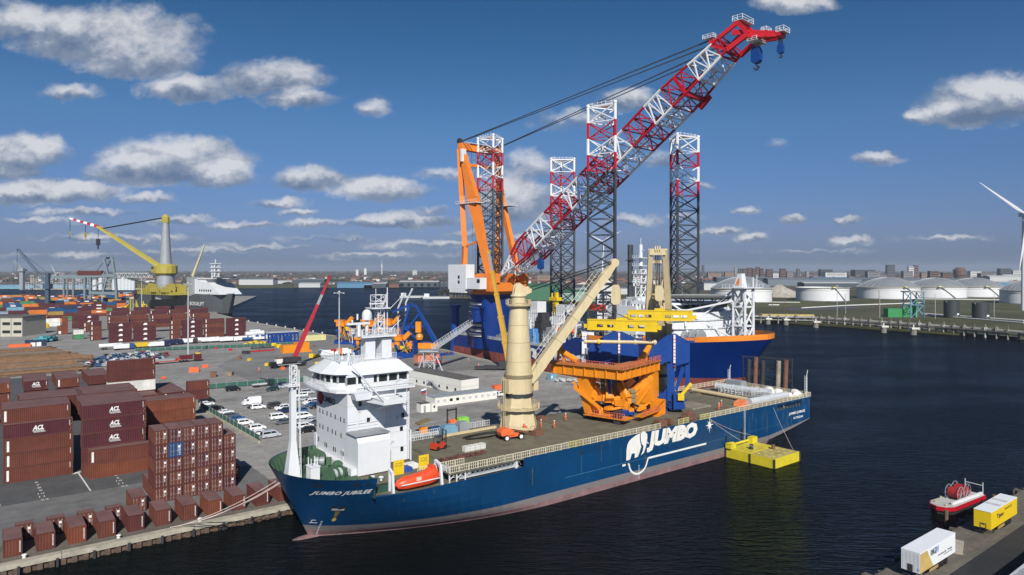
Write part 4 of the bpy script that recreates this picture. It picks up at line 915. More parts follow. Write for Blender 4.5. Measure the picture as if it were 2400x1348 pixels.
for yy in (.4,1.3):
    gw_.beam((-46.8,yy,8.9),(-33.4,yy,8.9),.12,.25); gw_.beam((-46.8,yy,9.7),(-33.4,yy,9.7),.07,.07)
    for k in range(14): gw_.bar((-46.8+k,yy,8.9),(-46.3+k,yy,9.7),.03); gw_.bar((-46.3+k,yy,9.7),(-45.8+k,yy,8.9),.03)
gw_.box(-46.8,-33.4,.45,1.25,8.95,9.0); gw_.build('gangway', LGREY, ship)
gw_ = MB(); gw_.box(-34.2,-33.8,.2,1.8,8.5,9.9); gw_.build('gangway_end_frame', WHITE, ship)
for k, a in enumerate((-48.9,-47.4,-45.6)):
    m_ = MB(); m_.beam((a,.3,8.4),(a,.3,DK),.2,.2); m_.bar((a,.3,9.0),(a+1.2,.3,9.9),.06); m_.bar((a,.3,9.4),(a+1.2,.3,9.4),.05); m_.build('side_stanchion', WHITE, ship)
for nm, a, b, t_ in (('yellow_gate',-57.2,5.2,0),('yellow_gate',-52.0,5.5,0)):
    g_ = thing('warning_board', 'yellow warning board on the side deck, %s of two' % ('nearer the bow' if a < -55 else 'nearer the gangway'), 'sign', S(a,b)+(DK,), TH, 'yellow warning boards')
    m_ = MB(); m_.box(0,2.0,0,.15,0,2.5); m_.build('board', YEL, g_); m_ = MB(); text_on(m_, 'LIFT SAFE', (.3,-.02,1.8), (1,0,0), (0,0,1), .28, 1.3); text_on(m_, 'GO HOME', (.3,-.02,1.4), (1,0,0), (0,0,1), .28, 1.3); m_.build('lettering', DARK, g_)

# ---- deck cranes ----
def deck_crane(a, b, tip, sg, boomstyle):
    c = MB(); c.lathe([(4.5,DK),(3.4,15.4),(3.15,17.3)], a, b, 8, a0=math.pi/8, a1=2*math.pi+math.pi/8)
    base = c.build('crane_pedestal', CREAM, ship)
    c = MB(); c.lathe([(3.3,17.3),(3.3,18.1)], a, b, 24); c.build('slewing_ring', DARK, base)
    c = MB(); c.lathe([(3.15,18.1),(3.15,21.6)], a, b, 24); c.box(a-3.9,a-2.6,b-1.5,b+1.5,18.3,21.3); c.build('slewing_house', CREAM, base, smooth=True)
    c = MB(); c.lathe([(3.35,21.6),(3.35,22.3)], a, b, 24); c.build('column_flange', mat('flange_brown',(.22,.18,.10),.5), base)
    c = MB(); c.lathe([(3.05,22.3),(2.65,29.5),(2.1,36.5),(1.95,37.4)], a, b, 24); c.build('crane_column', CREAM, base, smooth=True)
    for z_, r_ in ((25.2,2.87),(29.5,2.66),(33.4,2.34)): m_ = MB(); m_.lathe([(r_+.0,z_),(r_+.05,z_+.05),(r_,z_+.1)], a, b, 24, cap=False); m_.build('column_weld', mat('joint_line',(.3,.24,.12),.6), base)
    c = MB(); c.lathe([(2.0,37.4),(2.9,37.8),(2.95,38.05),(1.7,38.05),(1.6,39.6),(1.9,40.0),(1.7,40.4)], a, b, 20); c.build('column_cap', CREAM, base, smooth=True)
    d = Vector((tip[0]-a, tip[1]-b, 0)).normalized(); pd = Vector((-d.y, d.x, 0))
    c = MB()
    for s_ in (-.75,.75):
        p = Vector((a,b,0))+pd*s_; c.slab([(-1.3,40.2),(-1.0,42.4),(-.2,43.0),(.7,42.6),(1.6,41.8),(2.9,41.6),(2.8,40.8),(1.4,40.2)], p-pd*.2, d, (0,0,1), pd*.4)
    for s_ in (-.5,.5):
        cc = Vector((a,b,0))+d*2.0+pd*s_+Vector((0,0,41.4)); c.bar(cc-pd*.1, cc+pd*.1, .75, 14)
    c.build('mast_head', CREAM, base)
    for k in range(10):
        t_ = 2*math.pi*k/10; r_ = MB(); L = 2*2.9*math.sin(math.pi/10); r_ = rail_panel(L-.05, 1.2, 2, .05); ro = r_.build('cap_railing', CREAM, base, loc=(a+2.9*math.cos(t_), b+2.9*math.sin(t_), 38.05), rz=t_+math.pi/2+math.pi/10)
    # pedestal platform
    c = MB(); c.lathe([(3.2,14.6),(4.9,14.6),(4.9,14.75),(3.2,14.75)], a, b, 16, cap=False); c.build('pedestal_platform', CREAM, base)
    for k in range(12):
        t_ = 2*math.pi*k/12; ro = rail_panel(2.45, 1.2, 2, .05).build('platform_railing', CREAM, base, loc=(a+4.8*math.cos(t_), b+4.8*math.sin(t_), 14.75), rz=t_+math.pi/2+math.pi/12)
    c = MB(); [c.bar((a-4.6,b-1+y,DK),(a-4.6,b-1+y,22),.07) for y in (0,.6)]; [c.bar((a-4.6,b-1,DK+.5+k*.45),(a-4.6,b-.4,DK+.5+k*.45),.04) for k in range(24)]; c.build('ladder', CREAM, base)
    c = MB(); c.box(a+2.9,a+4.2,b-2,b-.6,18.4,20.6); c.build('operator_cab', CREAM, base)
    # boom
    f = Vector((a,b,20.6))+d*2.4; T = Vector(tip); ax = (T-f).normalized()
    bo = None
    if boomstyle == 0:
        c = MB(); m1 = f+ax*5; m2 = T-ax*4
        for s_ in (-1,1): c.beam(f+pd*s_*1.2, m1+pd*s_*.9, .7, 1.6, 0, .8, 2.2)
        c.beam(m1-ax*.6, m2, 2.3, 2.15, 0, 1.8, 1.8)
        for s_ in (-1,1): c.beam(m2+pd*s_*.7, T+pd*s_*.6, .45, 1.9, 0, .4, 1.2)
        bo = c.build('crane_boom', CREAM, base)
        for k in range(1, 4):
            m_ = MB(); p = m1+(m2-m1)*k/4; m_.beam(p, p+ax*.12, 2.34-.12*k, 2.2-.08*k); m_.build('boom_joint', mat('joint_line',(.3,.24,.12),.6), bo)
    else:
        c = MB()
        for s_ in (-1,1):
            c.beam(f+pd*s_*2.3, f+ax*13+pd*s_*2.7, 1.3, 1.9, 0, 1.5, 2.4); c.beam(f+ax*13+pd*s_*2.7, T+pd*s_*1.8, 1.5, 2.4, 0, 1.1, 1.6)
        c.beam(f+ax*2, f+ax*14, 4.6, 1.2, 0, 4.0, 1.2)
        for k in (.08,.3,.62,.9): p = f+(T-f)*k; c.beam(p-pd*2.3, p+pd*2.3, .9, .7)
        for s_ in (-.7,0,.7): c.bar(f+ax*15+pd*s_, T+pd*s_-ax, .09, 4)
        c.slab([(-1.3,0),(1.3,0),(1.0,3.4),(-1.0,3.4)], f+ax*17, pd, ax, ax.cross(pd)*.5)
        c.beam(T-pd*1.9-ax*.6, T+pd*1.9-ax*.6, 1.8, 1.6); bo = c.build('crane_boom', CREAM, base)
    c = MB(); up_ = ax.cross(pd).normalized(); up_ = up_ if up_.z > 0 else -up_
    o_ = pd*1.2*sg+up_*1.5; nseg = 22
    c.bar(f+ax*5+o_, T-ax*3+o_, .05); c.bar(f+ax*5+o_+up_*.9, T-ax*3+o_+up_*.9, .05)
    for k in range(nseg+1): p = f+ax*5+o_+(T-ax*8-f)*k/nseg; c.bar(p-up_*.4, p+up_*.9, .04)
    c.build('boom_walkway', CREAM2, bo)
    c = MB()
    for s_ in (-.55,0,.55):
        cc = T+pd*s_; c.bar(cc-pd*.12, cc+pd*.12, 1.0, 16)
    c.build('boom_sheave', CREAM, bo)
    c = MB(); head = Vector((a,b,41.8))+d*2.2
    for s_ in (-.7,-.25,.25,.7): c.bar(head+pd*s_, T+pd*s_*.9+Vector((0,0,.6)), .055, 3); c.bar(head+pd*s_-Vector((0,0,.8)), T+pd*s_*.9, .05, 3)
    c.build('luffing_rope', BLACK, base)
    return base, T, d, pd
c1, T1, d1, pd1 = deck_crane(-17.3, 21, (4.6,12.2,47.6), 1, 0)
c2, T2, d2, pd2 = deck_crane(31.1, 21, (20.4,12.4,51.0), 1, 1)
def hook(T, zb, hl, base, name, px=0.):
    h = Vector((T.x, T.y, zb)); c = MB(); w_ = 1.1
    c.slab([(-w_,0),(-w_,hl*.7),(-w_*.6,hl),(w_*.6,hl),(w_,hl*.7),(w_,0),(w_*.5,-.5),(-w_*.5,-.5)], h+Vector((0,-.5,0)), (.6,-.8,0), (0,0,1), (.8*.9,.6*.9,0)); hb = c.build('hook_block', CREAM, base)
    c = MB(); c.bar(h+Vector((.6,.2,hl*.6)), h+Vector((.66,-.6,hl*.6)), .35, 10); c.build('sheave_hub', DARK, hb)
    c = MB(); c.path([(h.x,h.y,h.z-.4),(h.x,h.y,h.z-1.5),(h.x+.6,h.y,h.z-2.1),(h.x,h.y,h.z-2.6),(h.x-.7,h.y,h.z-2.1)], .28, 6); c.build('hook', DARK, hb)
    c = MB()
    for s_ in (-.6,-.3,0,.3,.6): c.bar((T.x+s_*.6,T.y-s_*.5,T.z-.5),(h.x+s_*.6,h.y-s_*.5,h.z+hl),.06,3)
    c.build('hoist_rope', BLACK, hb); return h
h1 = hook(T1, 38.2, 4.2, c1, 'a'); h2 = hook(T2, 38.6, 3.4, c2, 'b')

# deck aft: pipes, masts, fences, tarps
def onship(name, label, cat, a, b, z=HD, rz=0, group=None): return thing(name, label, cat, S(a,b)+(z,), TH+rz, group)
for i, (p, q, r_, mt_, lab) in enumerate([((57.6,21.8),(60.1,5.9),.95,LGREY,'large grey flanged pipe lying across the stern deck, farther one'),((43.4,1.7),(60.2,1.3),.95,LGREY,'large grey pipe lying along the near rail of the stern'),((48.6,23.2),(48.2,5.6),.55,CREAM,'long cream lifting beam tube lying across the aft deck')]):
    t_ = onship(['deck_pipe','deck_pipe','lifting_beam'][i], lab, ['pipe','pipe','lifting beam'][i], p[0], p[1], DK+.05)
    v = Vector((q[0]-p[0], q[1]-p[1], 0)); zc = r_+.45
    m_ = MB(); m_.bar((0,0,zc), (v.x,v.y,zc), r_, 18); m_.build('tube', mt_, t_, smooth=True)
    for f in ((0,.16,.33,.5,.67,.84,1) if i == 0 else (0,.5,1)):
        m_ = MB(); c_ = v*f; e_ = v.normalized()*.12; m_.bar((c_.x-e_.x,c_.y-e_.y,zc),(c_.x+e_.x,c_.y+e_.y,zc), r_*1.12, 18); m_.build('flange', mt_, t_)
    for f in (.12,.88): m_ = MB(); m_.cb(v.x*f, v.y*f, 0, 1.2, 1.2, .5, rz=math.atan2(v.y, v.x)); m_.build('timber_chock', WOOD, t_)
for i in range(8): put(RW, 'railing_panel', ship, (55.5-.1, 19.6-i*1.95, HD+.1), R(-84))
for i in range(4): put(RW, 'railing_panel', ship, (57.4+i*.5, 10.0-i*1.4, HD+.1), R(-60))
rk = onship('pipe_rack', 'row of white railing frames stored beside the grey pipe', 'rack', 55.0, 19.2, HD)
for i in range(6):
    m_ = MB(); m_.path([(.2,-.6-i*1.2,0),(.2,-.6-i*1.2,1.5),(.5,-1.5-i*1.2,1.6),(.5,-1.5-i*1.2,0)], .08); m_.path([(0,-.8-i*1.2,.7),(.7,-1.4-i*1.2,.7)], .07); m_.build('frame', WHITE, rk)
for i, (a, b, h_) in enumerate(((69.6,25.6,6.2),(69.6,.5,7.5))):
    t_ = MB(); t_.bar((a,b,DK),(a,b,DK+h_*.8),.14,6); t_.bar((a,b,DK+h_*.8),(a+.5,b,DK+h_),.08)
    for s_ in (-.45,): t_.bar((a+s_,b+.3,DK+1.2),(a+s_,b+.3,DK+h_*.8),.07); [t_.bar((a,b,DK+1.2+k*.8),(a+s_,b+.3,DK+1.2+k*.8),.06) for k in range(int(h_*.8/1.0))]
    t_.build('stern_mast', WHITE, ship)
m_ = MB(); m_.box(67,70,20,25.4,DK,DK+1.9); m_.build('stern_deckhouse', GREY, ship)
for i, (a, b, s_) in enumerate(((63.4,12.6,1.),(65.7,9.8,1.2),(66.9,7.6,.9),(66.9,1.9,1.),(68.3,3.4,1.1),(64.4,3.0,.8))):
    t_ = MB(); V = []
    for j in range(5):
        for k in range(10):
            ph = j/4*math.pi/2; rr = s_*(1.25-.1*(k%2))*math.cos(ph)**.6 if j < 4 else .05; th = 2*math.pi*k/10; V.append((rr*1.3*math.cos(th), rr*math.sin(th), s_*1.5*math.sin(ph)))
    t_.add(V, [(j*10+k, j*10+(k+1)%10, (j+1)*10+(k+1)%10, (j+1)*10+k) for j in range(4) for k in range(10)])
    o = t_.build('tarpaulin', MATS.get('tarp') or mat('tarp',(.66,.66,.62),.7,var=.1), None, loc=S(a,b)+(HD,), rz=TH+i); tag(o, '%s white tarpaulin covered heap on the stern deck, counted towards the rail' % NTH[i], 'tarpaulin', 'tarpaulin heaps at the stern')
# timber piles with dark lattice frame beyond the stern
dp = thing('dolphin_piles', 'cluster of dark steel piles in a lattice frame standing in the water behind the stern', 'mooring piles', S(88,26)+(0,), TH)
for k, (dx, dy, h_) in enumerate(((0,3,17),(1,1,16),(2,-4,16.4),(3,-6,16.8),(-.5,5.2,16))):
    m_ = MB(); m_.bar((dx,dy,-1),(dx+.3,dy-.4,h_),.75,10); m_.build('pile', [RUST, DARK, mat('pile_stained',(.28,.24,.18),.7,var=.4)][k % 3], dp, smooth=True)
m_ = MB()
for (x0,y0),(x1,y1) in (((-1,6.5),(4,-8)),((4,-8),(6,-7)),((6,-7),(1,8)),((1,8),(-1,6.5))):
    for z in (10,13,16.9): m_.bar((x0,y0,z),(x1,y1,z),.1)
    m_.bar((x0,y0,0),(x0,y0,17),.14); m_.bar((x0,y0,10),(x1,y1,16.9),.08)
m_.build('lattice_frame', DARK, dp)
for yy in (3.4,-5): m_ = MB(); m_.cb(1,yy,4.2,2.6,4.6,3.2); m_.build('fender_panel', mat('fender_ochre',(.20,.13,.04),.7,var=.4), dp)
# ================= the blue jack-up crane ship =================
jk = thing('jackup_crane_ship', 'blue jack-up ship with four lattice legs, orange bow band and huge red and white crane', 'ship', (58.6,299,0), R(-54))
JB = 31.5
def jhalf(x, z):
    s = max(0, min(1, z/20.)); x0 = 2+14*s; xs = 48+12*s**1.3; t = (x-x0)/(xs-x0)
    if t <= 0: return JB
    if t >= 1: return 0.
    return JB*(1-t**2.1)**(.85-.2*s)
def jx(u, z):      # u 0..1 along the bow part
    s = max(0, min(1, z/20.)); x0 = 2+14*s; xs = 48+12*s**1.3; return x0+(xs-x0)*(1-(1-u)**1.6)
hu = MB(); zr = [-2,1,3,5.1,8,11,14,17.3]; us = [i/16 for i in range(17)]
for side in (-1, 1):
    for j in range(len(zr)-1):
        mi = 1 if zr[j] < 5 else 0
        for i in range(16):
            P = [(jx(us[k], z), side*jhalf(jx(us[k], z), z), z) for k, z in ((i,zr[j]),(i+1,zr[j]),(i+1,zr[j+1]),(i,zr[j+1]))]
            hu.add(P, [(0,1,2,3) if side < 0 else (3,2,1,0)], mi)
        if zr[j] < 11:
            P = [(-112,side*JB,zr[j]),(jx(0,zr[j]),side*JB,zr[j]),(jx(0,zr[j+1]),side*JB,zr[j+1]),(-112,side*JB,zr[j+1])]
        else:
            P = [(-8,side*JB,zr[j]),(jx(0,zr[j]),side*JB,zr[j]),(jx(0,zr[j+1]),side*JB,zr[j+1]),(-8,side*JB,zr[j+1])]
        hu.add(P, [(0,1,2,3) if side < 0 else (3,2,1,0)], mi)
for side in (-1, 1):
    for i in range(16):
        P = []
        for k, f in ((i,0),(i+1,0),(i+1,1),(i,1)):
            x = jx(us[k], 17.3); z = 17.3 if f == 0 else 17.0+max(0, x-10)*.07+.02; x = jx(us[k], min(20,z)); P.append((x, side*jhalf(x, min(20,z)), z))
        hu.add(P, [(0,1,2,3) if side < 0 else (3,2,1,0)], 0)
hu.box(-112.2,-112,-JB,JB,-2,11); hu.box(-112,0,-JB+.05,JB-.05,10.5,11)
hu.slab([(-8,11),(-8,17.3),(-11,17.3),(-26,11)], (0,-JB,0), (1,0,0), (0,0,1), (0,.5,0)); hu.slab([(-8,11),(-8,17.3),(-11,17.3),(-26,11)], (0,JB-.5,0), (1,0,0), (0,0,1), (0,.5,0))
hu.build('hull', [BLUEB, REDB], jk, smooth=True)
ob = MB()
def bz(x): return 17.3+max(0, (x-10))*.07
for side in (-1, 1):
    for i in range(16):
        P = []
        for k, f in ((i,0),(i+1,0),(i+1,1),(i,1)):
            x = jx(us[k], 17.3); z = bz(x)-.3 if f == 0 else bz(x)+1.7; x = jx(us[k], min(20, z)); P.append((x, side*(jhalf(x, min(20,z))+.03), z))
        ob.add(P, [(0,1,2,3,) if side < 0 else (3,2,1,0)])
    ob.box(-8, jx(0,17.3), *( (-JB-.03,-JB+.2) if side < 0 else (JB-.2,JB+.03)), 17.3, 19.0)
ob.build('bow_bulwark', mat('bulwark_orange', (.72,.22,.02), .45, var=.08), jk, smooth=True)
dkj = MB(); pl = [(-8,-JB+.3),(14,-JB+.3)]+[(jx(u,17.3)-.3, -jhalf(jx(u,17.3),17.3)+.4) for u in us[:-1]]+[(jx(u,17.3)-.3, jhalf(jx(u,17.3),17.3)-.4) for u in us[::-1][1:]]+[(14,JB-.3),(-8,JB-.3)]
dkj.prism(pl, 16.9, 17.5); dkj.build('foredeck', GDECK, jk)
dkj = MB(); dkj.box(-111,-8,-JB+.4,JB-.4,11,11.25); dkj.build('main_deck', mat('deck_grey_green', (.13,.15,.13), .8, var=.3, scale=.1), jk)
for x in (22,30,36,41,46,48.5,54):
    m_ = MB(); z = bz(x)+.8; h_ = jhalf(x, 18.5)+.1; m_.cb(x, -h_, z-.35, .9 if x > 40 else .6, .5, .7, rz=math.atan2(-(jhalf(x-1,17.8)-jhalf(x+1,17.8)),-2)); m_.build('chock_opening', BLACK, jk)
for x in (8,20,30):
    m_ = MB(); zz = 7.6
    for q in range(14):
        t0 = q*2*math.pi/14; t1 = t0+2*math.pi/14
        m_.add([(x+rr*math.cos(t), -jhalf(x+rr*math.cos(t), zz)-.06, zz+rr*.8*math.sin(t)) for rr, t in ((.75,t0),(.75,t1),(1.1,t1),(1.1,t0))], [(0,1,2,3)])
    m_.add([(x+a_, -jhalf(x+a_, zz)-.06, zz+b_) for a_, b_ in ((-.6,-.1),(.6,-.1),(.6,.1),(-.6,.1))], [(0,1,2,3)]); m_.build('thruster_mark', MARK, jk)
m_ = MB(); text_on(m_, 'van oord', (-58,-JB-.06,5.6), (1,0,0), (0,0,1), 6.2, 54, bold=.05); m_.build('hull_lettering', MARK, jk)
V, Fc = text_geo('BOREAS', shear=.25, bold=.02); W_ = max(v[0] for v in V); m_ = MB(); m_.add([(10+x/W_*11, -jhalf(10+x/W_*11, 13)-.08, 12.2+y*2.0) for x, y in V], Fc); m_.build('ship_name', MARK, jk)
# legs
def leg_section(h, s, m):
    b = MB(); c = [(s*math.cos(t), s*math.sin(t)) for t in (0, 2.0944, 4.18879)]
    for i in range(3):
        p, q = c[i], c[(i+1)%3]; b.bar((p[0],p[1],0),(p[0],p[1],h),.62,6)
        b.bar((p[0],p[1],0),(q[0],q[1],h),.27,4,caps=False); b.bar((q[0],q[1],0),(p[0],p[1],h),.27,4,caps=False); b.bar((p[0],p[1],0),(q[0],q[1],0),.22,4,caps=False)
    return b.mesh('leg_section', [m])
BAY = 6.7; SECW, SECR, SECD = leg_section(BAY,7.4,LEGW), leg_section(BAY,7.4,RED), leg_section(BAY,7.4,LEGD)
CAPM = None
for nm, lx, ly, top, rot in (('A',0,-24,114,-67),('B',0,24,106.5,0),('C',-85,-24,114,-80),('D',-85,24,107,90)):
    rr = R(rot)-R(-54)
    b = MB(); b.lathe([(9.4,11.2),(9.4,13.5)], 0, 0, 12)
    lg_ = b.build('jackup_leg', LGREY, jk, loc=(lx,ly,0), rz=rr)
    z = top-BAY; k = 0
    while z > -3:
        put(SECW if k in (0,2) else SECR if k in (1,3) else SECD, 'leg_section', lg_, (0,0,z)); z -= BAY; k += 1
    c = MB(); cs = [(7.4*math.cos(t), 7.4*math.sin(t)) for t in (0, 2.0944, 4.18879)]
    for i in range(3):
        p, q = cs[i], cs[(i+1)%3]; c.bar((p[0],p[1],top),(p[0],p[1],top+.9),.75,8); c.bar((p[0],p[1],top),(q[0],q[1],top),.35); c.bar((p[0],p[1],top+1.2),(q[0]*.9,q[1]*.9,top+1.2),.08)
        for f in (.15,.35,.5,.65,.85): c.bar((p[0]+(q[0]-p[0])*f,p[1]+(q[1]-p[1])*f,top),(p[0]+(q[0]-p[0])*f,p[1]+(q[1]-p[1])*f,top+1.6),.09)
    c.prism([(q[0]*.55,q[1]*.55) for q in cs], top-.1, top+.15); c.build('leg_top_frame', LEGW, lg_)
    if nm != 'C':
        j = MB()
        for i in range(3):
            p = cs[i]; j.cb(p[0]*1.0, p[1]*1.0, 11, 5, 5, 9, rz=i*2.0944)
        j.build('jack_house', WHITE2, lg_)
    c = MB(); c.bar((0,0,20),(0,0,top-2),.12); c.build('leg_riser', GREY, lg_)
# crane pedestal and slewing crane
cr = MB(); cr.lathe([(10.3,6),(10.3,32.4)], -85,-24, 40); ped = cr.build('crane_tub', BLUEB, jk, smooth=True)
cr = MB(); cr.lathe([(10.3,31.2),(11.4,32.4),(11.4,33.4),(10,33.4)], -85,-24, 40, cap=False); cr.build('tub_flange', BLUEB, ped)
cr = MB()
for z in (12,14.6,17.2,20,23,25.6,28): cr.lathe([(11.0,z),(11.2,z+.15),(11.2,z+1.3),(11.0,z+1.3)], -85,-24, 8, a0=R(-110), a1=R(-60), cap=False); cr.lathe([(10.4,z+1.5),(12.2,z+1.6)], -85,-24, 8, a0=R(-112), a1=R(-58), cap=False)
cr.build('cable_gallery', LGREY, ped)
m_ = MB(); m_.lathe([(3.0,20),(3.0,26),(3.6,26.5),(3.6,27.2)], -85+6,-24-12.5, 16); m_.build('ventilation_post', BLUEB, jk, smooth=True)
CA = R(-46.2)-R(-54)          # crane heading in the ship's frame
crane = MB(); crane.lathe([(11.2,33.5),(11.2,35.2)], 0,0, 36); crane = crane.build('main_crane', ORNG, jk, loc=(-85,-24,0), rz=CA)
m_ = MB(); m_.box(-13,15,-12,12,35.2,39.5); m_.box(2,16,-11.5,-8.5,39.5,44); m_.box(2,16,8.5,11.5,39.5,44); m_.box(-13,-6,-9,9,39.5,43.5); [m_.beam((4+i*2.2,-8+i*3,39.5),(9+i,-4+i*2.4,44-i*.4),.7,.7) for i in range(5)]
m_.build('slewing_platform', ORNG, crane)
m_ = MB(); m_.box(-13,1,-18,-12.3,36,48.6); m_.box(1,11,-17.6,-13,36.4,42); m_.box(-12,0,-18,-12.3,34.4,36); m_.build('machinery_house', WHITE, crane)
for i in range(7): m_ = MB(); x = -12+i*1.7; m_.box(x,x+.16,-18.12,-18.0,36.3,44); m_.build('house_panel_joint', LGREY, crane)
m_ = MB(); m_.box(-5,-3.8,-18.15,-18,39,40.5); m_.box(-5,-3.8,-18.15,-18,41.5,43); m_.box(9,11.1,-17.7,-17.5,39.5,41.3); m_.build('house_window', GLASS, crane)
for side in (-1,1):
    m_ = MB(); T_ = (-8.5,side*13.2,110.5)
    hh_ = 6.0 if side < 0 else 3.4; ww_ = 3.0 if side < 0 else 2.2; mx_ = 0 if side < 0 else -4.6; T_ = T_ if side < 0 else (-11.5,13.2,110.5); m_.beam((10,side*10,42),(mx_,side*12.2,82),2.2,2.6,0,ww_,hh_); m_.beam((mx_,side*12.2,82),T_,ww_,hh_,0,2.2,2.2)
    fr_ = m_.build('gantry_front_leg', ORNG, crane)
    m_ = MB(); m_.beam((-9,side*11,40),(-7.5,side*11.5,58),2.4,3.6,0,2.0,2.6); m_.beam((-7.5,side*11.5,58),(-8.5,side*12.6,84),2.,2.6); m_.beam((-8.5,side*12.6,84),(-9.5,side*13.2,108),2.,2.4); m_.build('gantry_rear_leg', ORNG, crane)
    m_ = MB(); m_.box(-11,5,side*12-2.6,side*12+2.6,79.5,79.8); [m_.bar((-11+k*2,side*12+y,79.8),(-11+k*2,side*12+y,81.2),.08) for k in range(9) for y in (-2.6,2.6)]; [m_.bar((-11,side*12+y,81.1),(5,side*12+y,81.1),.09) for y in (-2.6,2.6)]; m_.build('gantry_platform', WHITE, crane)
    m_ = MB(); m_.bar((-9.5,side*13.2-.7,112),(-9.5,side*13.2+.7,112),1.6,14); m_.build('gantry_sheave', DARK, crane)
m_ = MB(); m_.beam((-8.5,-14,109.2),(-8.5,14,109.2),3.4,3.6); m_.beam((-7,-12,100),(-7,12,100),1.2,1.4); m_.beam((2,-11.5,60),(-7.5,-11.5,58),.6,.8); m_.build('gantry_crossbeam', ORNG, crane)
m_ = MB(); m_.box(-10.6,-6,-9,9,111.1,111.2); [m_.bar((-10.4,-9+k*2,111.2),(-10.4,-9+k*2,112.6),.09) for k in range(10)]; m_.bar((-10.4,-9,112.5),(-10.4,9,112.5),.09); [m_.bar((-8.5+.8*k,-8+k*3,97),(-8.5+.8*k,-8+k*3,109),.07) for k in range(6)]; m_.box(-6.2,-5.2,-15.6,-12.6,101,107.5); m_.build('gantry_walkway', WHITE, crane)
m_ = MB()
for k in range(8): m_.bar((-6-.6*k,-7+2*k,44),(-7.5,-7+2*k,108),.07,3)
m_.build('winch_rope', BLACK, crane)
# boom: sections with real chords and lacing
bd = []
for px in (1176,1186,1226,1270,1312,1356,1397,1441,1497,1548,1587,1645,1697,1716):
    r_ = (px-1200)/1600; bd.append((344*r_+1.1)/(.69+.72*r_))
bd = [max(0, t) for t in bd]; LT = bd[-1]; zf, zt = 43.5, 129.5
bdir = Vector((LT,0,zt-zf)).normalized(); bup = Vector((-bdir.z,0,bdir.x)); 
def bp_(t, s, u):               # t metres out horizontally, s = side, u = up/down
    f = t/LT; w = 5.5+1.6*min(1, f/.12)-2.2*max(0, (f-.8)/.2); h = .9+8.6*min(1, f/.13)-3.4*max(0, (f-.82)/.18)
    p = Vector((14+t, 0, zf+(zt-zf)*f)); return p+Vector((0,s*w,0))+bup*(u*h/2+min(1, f/.13)*1.2)
cols = [RED, LEGW]
for i in range(len(bd)-1):
    t0, t1 = bd[i], bd[i+1]; b = MB(); rch = .58 if i else .6; nb = 1 if i == 0 else 2 if (t1-t0) < 12 else 2
    for q in range(nb):
        a, c = t0+(t1-t0)*q/nb, t0+(t1-t0)*(q+1)/nb; md = (a+c)/2
        for s in (-1,1):
            for u in (-1,1): b.bar(bp_(a,s,u), bp_(c,s,u), rch, 6, caps=False)
            b.bar(bp_(a,s,-1), bp_(md,s,1), .32, 4, caps=False); b.bar(bp_(md,s,1), bp_(c,s,-1), .32, 4, caps=False); b.bar(bp_(a,s,-1), bp_(a,s,1), .18, 4, caps=False)
            if i < 3:      # inner lacing of the two separate feet
                for u in (-1,1): b.bar(bp_(a,s*.62,u), bp_(c,s*.62,u), rch*.8, 6, caps=False)
                b.bar(bp_(a,s*.62,-1), bp_(md,s*.62,1), .18, 4, caps=False); b.bar(bp_(md,s*.62,1), bp_(c,s*.62,-1), .18, 4, caps=False); b.bar(bp_(a,s*.62,1), bp_(a,s,1), .18); b.bar(bp_(md,s*.62,1), bp_(md,s,1), .18)
        if i >= 3:
            for u in (-1,1):
                b.bar(bp_(a,-1,u), bp_(a,1,u), .3, 4, caps=False); b.bar(bp_(a,-1,u), bp_(md,1,u), .26, 4, caps=False); b.bar(bp_(md,1,u), bp_(c,-1,u), .26, 4, caps=False)
            b.bar(bp_(a,-1,-1), bp_(a,1,1), .14, 4, caps=False)
    if i == 3:
        for u in (-1,1): b.beam(bp_(t0,-1,u), bp_(t0,1,u), 1.2, 1.2)
    if i == 10: b.beam(bp_((t0+t1)/2,-1,-1), bp_((t0+t1)/2,-1,1), 1.4, 1.2); b.beam(bp_((t0+t1)/2,-1,-1), bp_((t0+t1)/2,1,-1), 2.0, 1.6); b.beam(bp_(t0+3,1,-1.3), bp_(t0+8,1,-1.3), 1.4, 1.8)
    b.build('boom_section', cols[i % 2], crane)
wk = MB(); wk.beam(bp_(8,.0,-.95), bp_(LT-8,.0,-.95), 1.2, .2)
for k in range(60): wk.bar(bp_(8+(LT-16)*k/60,.08,-.9), bp_(8+(LT-16)*k/60,.08,-.72), .07, 3)
wk.build('boom_walkway', GALV, crane)
tp = bp_(LT,0,0)
hd = MB()
for s in (-1,1):
    hd.beam(bp_(LT-1,s,1), tp+Vector((4.5,s*4,6.2)), 1.0, 1.4); hd.beam(bp_(LT-1,s,-1), tp+Vector((8.5,s*4,1.0)), 1.1, 1.8); hd.beam(tp+Vector((4.5,s*4,6.2)), tp+Vector((8.5,s*4,1)), 1.0, 1.4)
    hd.beam(bp_(LT-4,s,1), bp_(LT-1,s,-1), .6, .8)
    hd.beam(tp+Vector((2.5,s*4,3)), tp+Vector((19,s*1.8,-.6)), .8, 2.0, 0, .7, 1.0); hd.beam(tp+Vector((8.5,s*4,.2)), tp+Vector((19,s*1.8,-1.6)), .8, 1.2, 0, .7, .9); hd.slab([(5,2.4),(9,-.8),(16,-1.6),(11,1.2)], tp+Vector((0,s*3.2,0)), (1,0,0), (0,0,1), (0,.3,0))
    hd.bar(bp_(LT-3,s,1.2)-Vector((0,.5,0)), bp_(LT-3,s,1.2)+Vector((0,.5,0)), 1.2, 12)
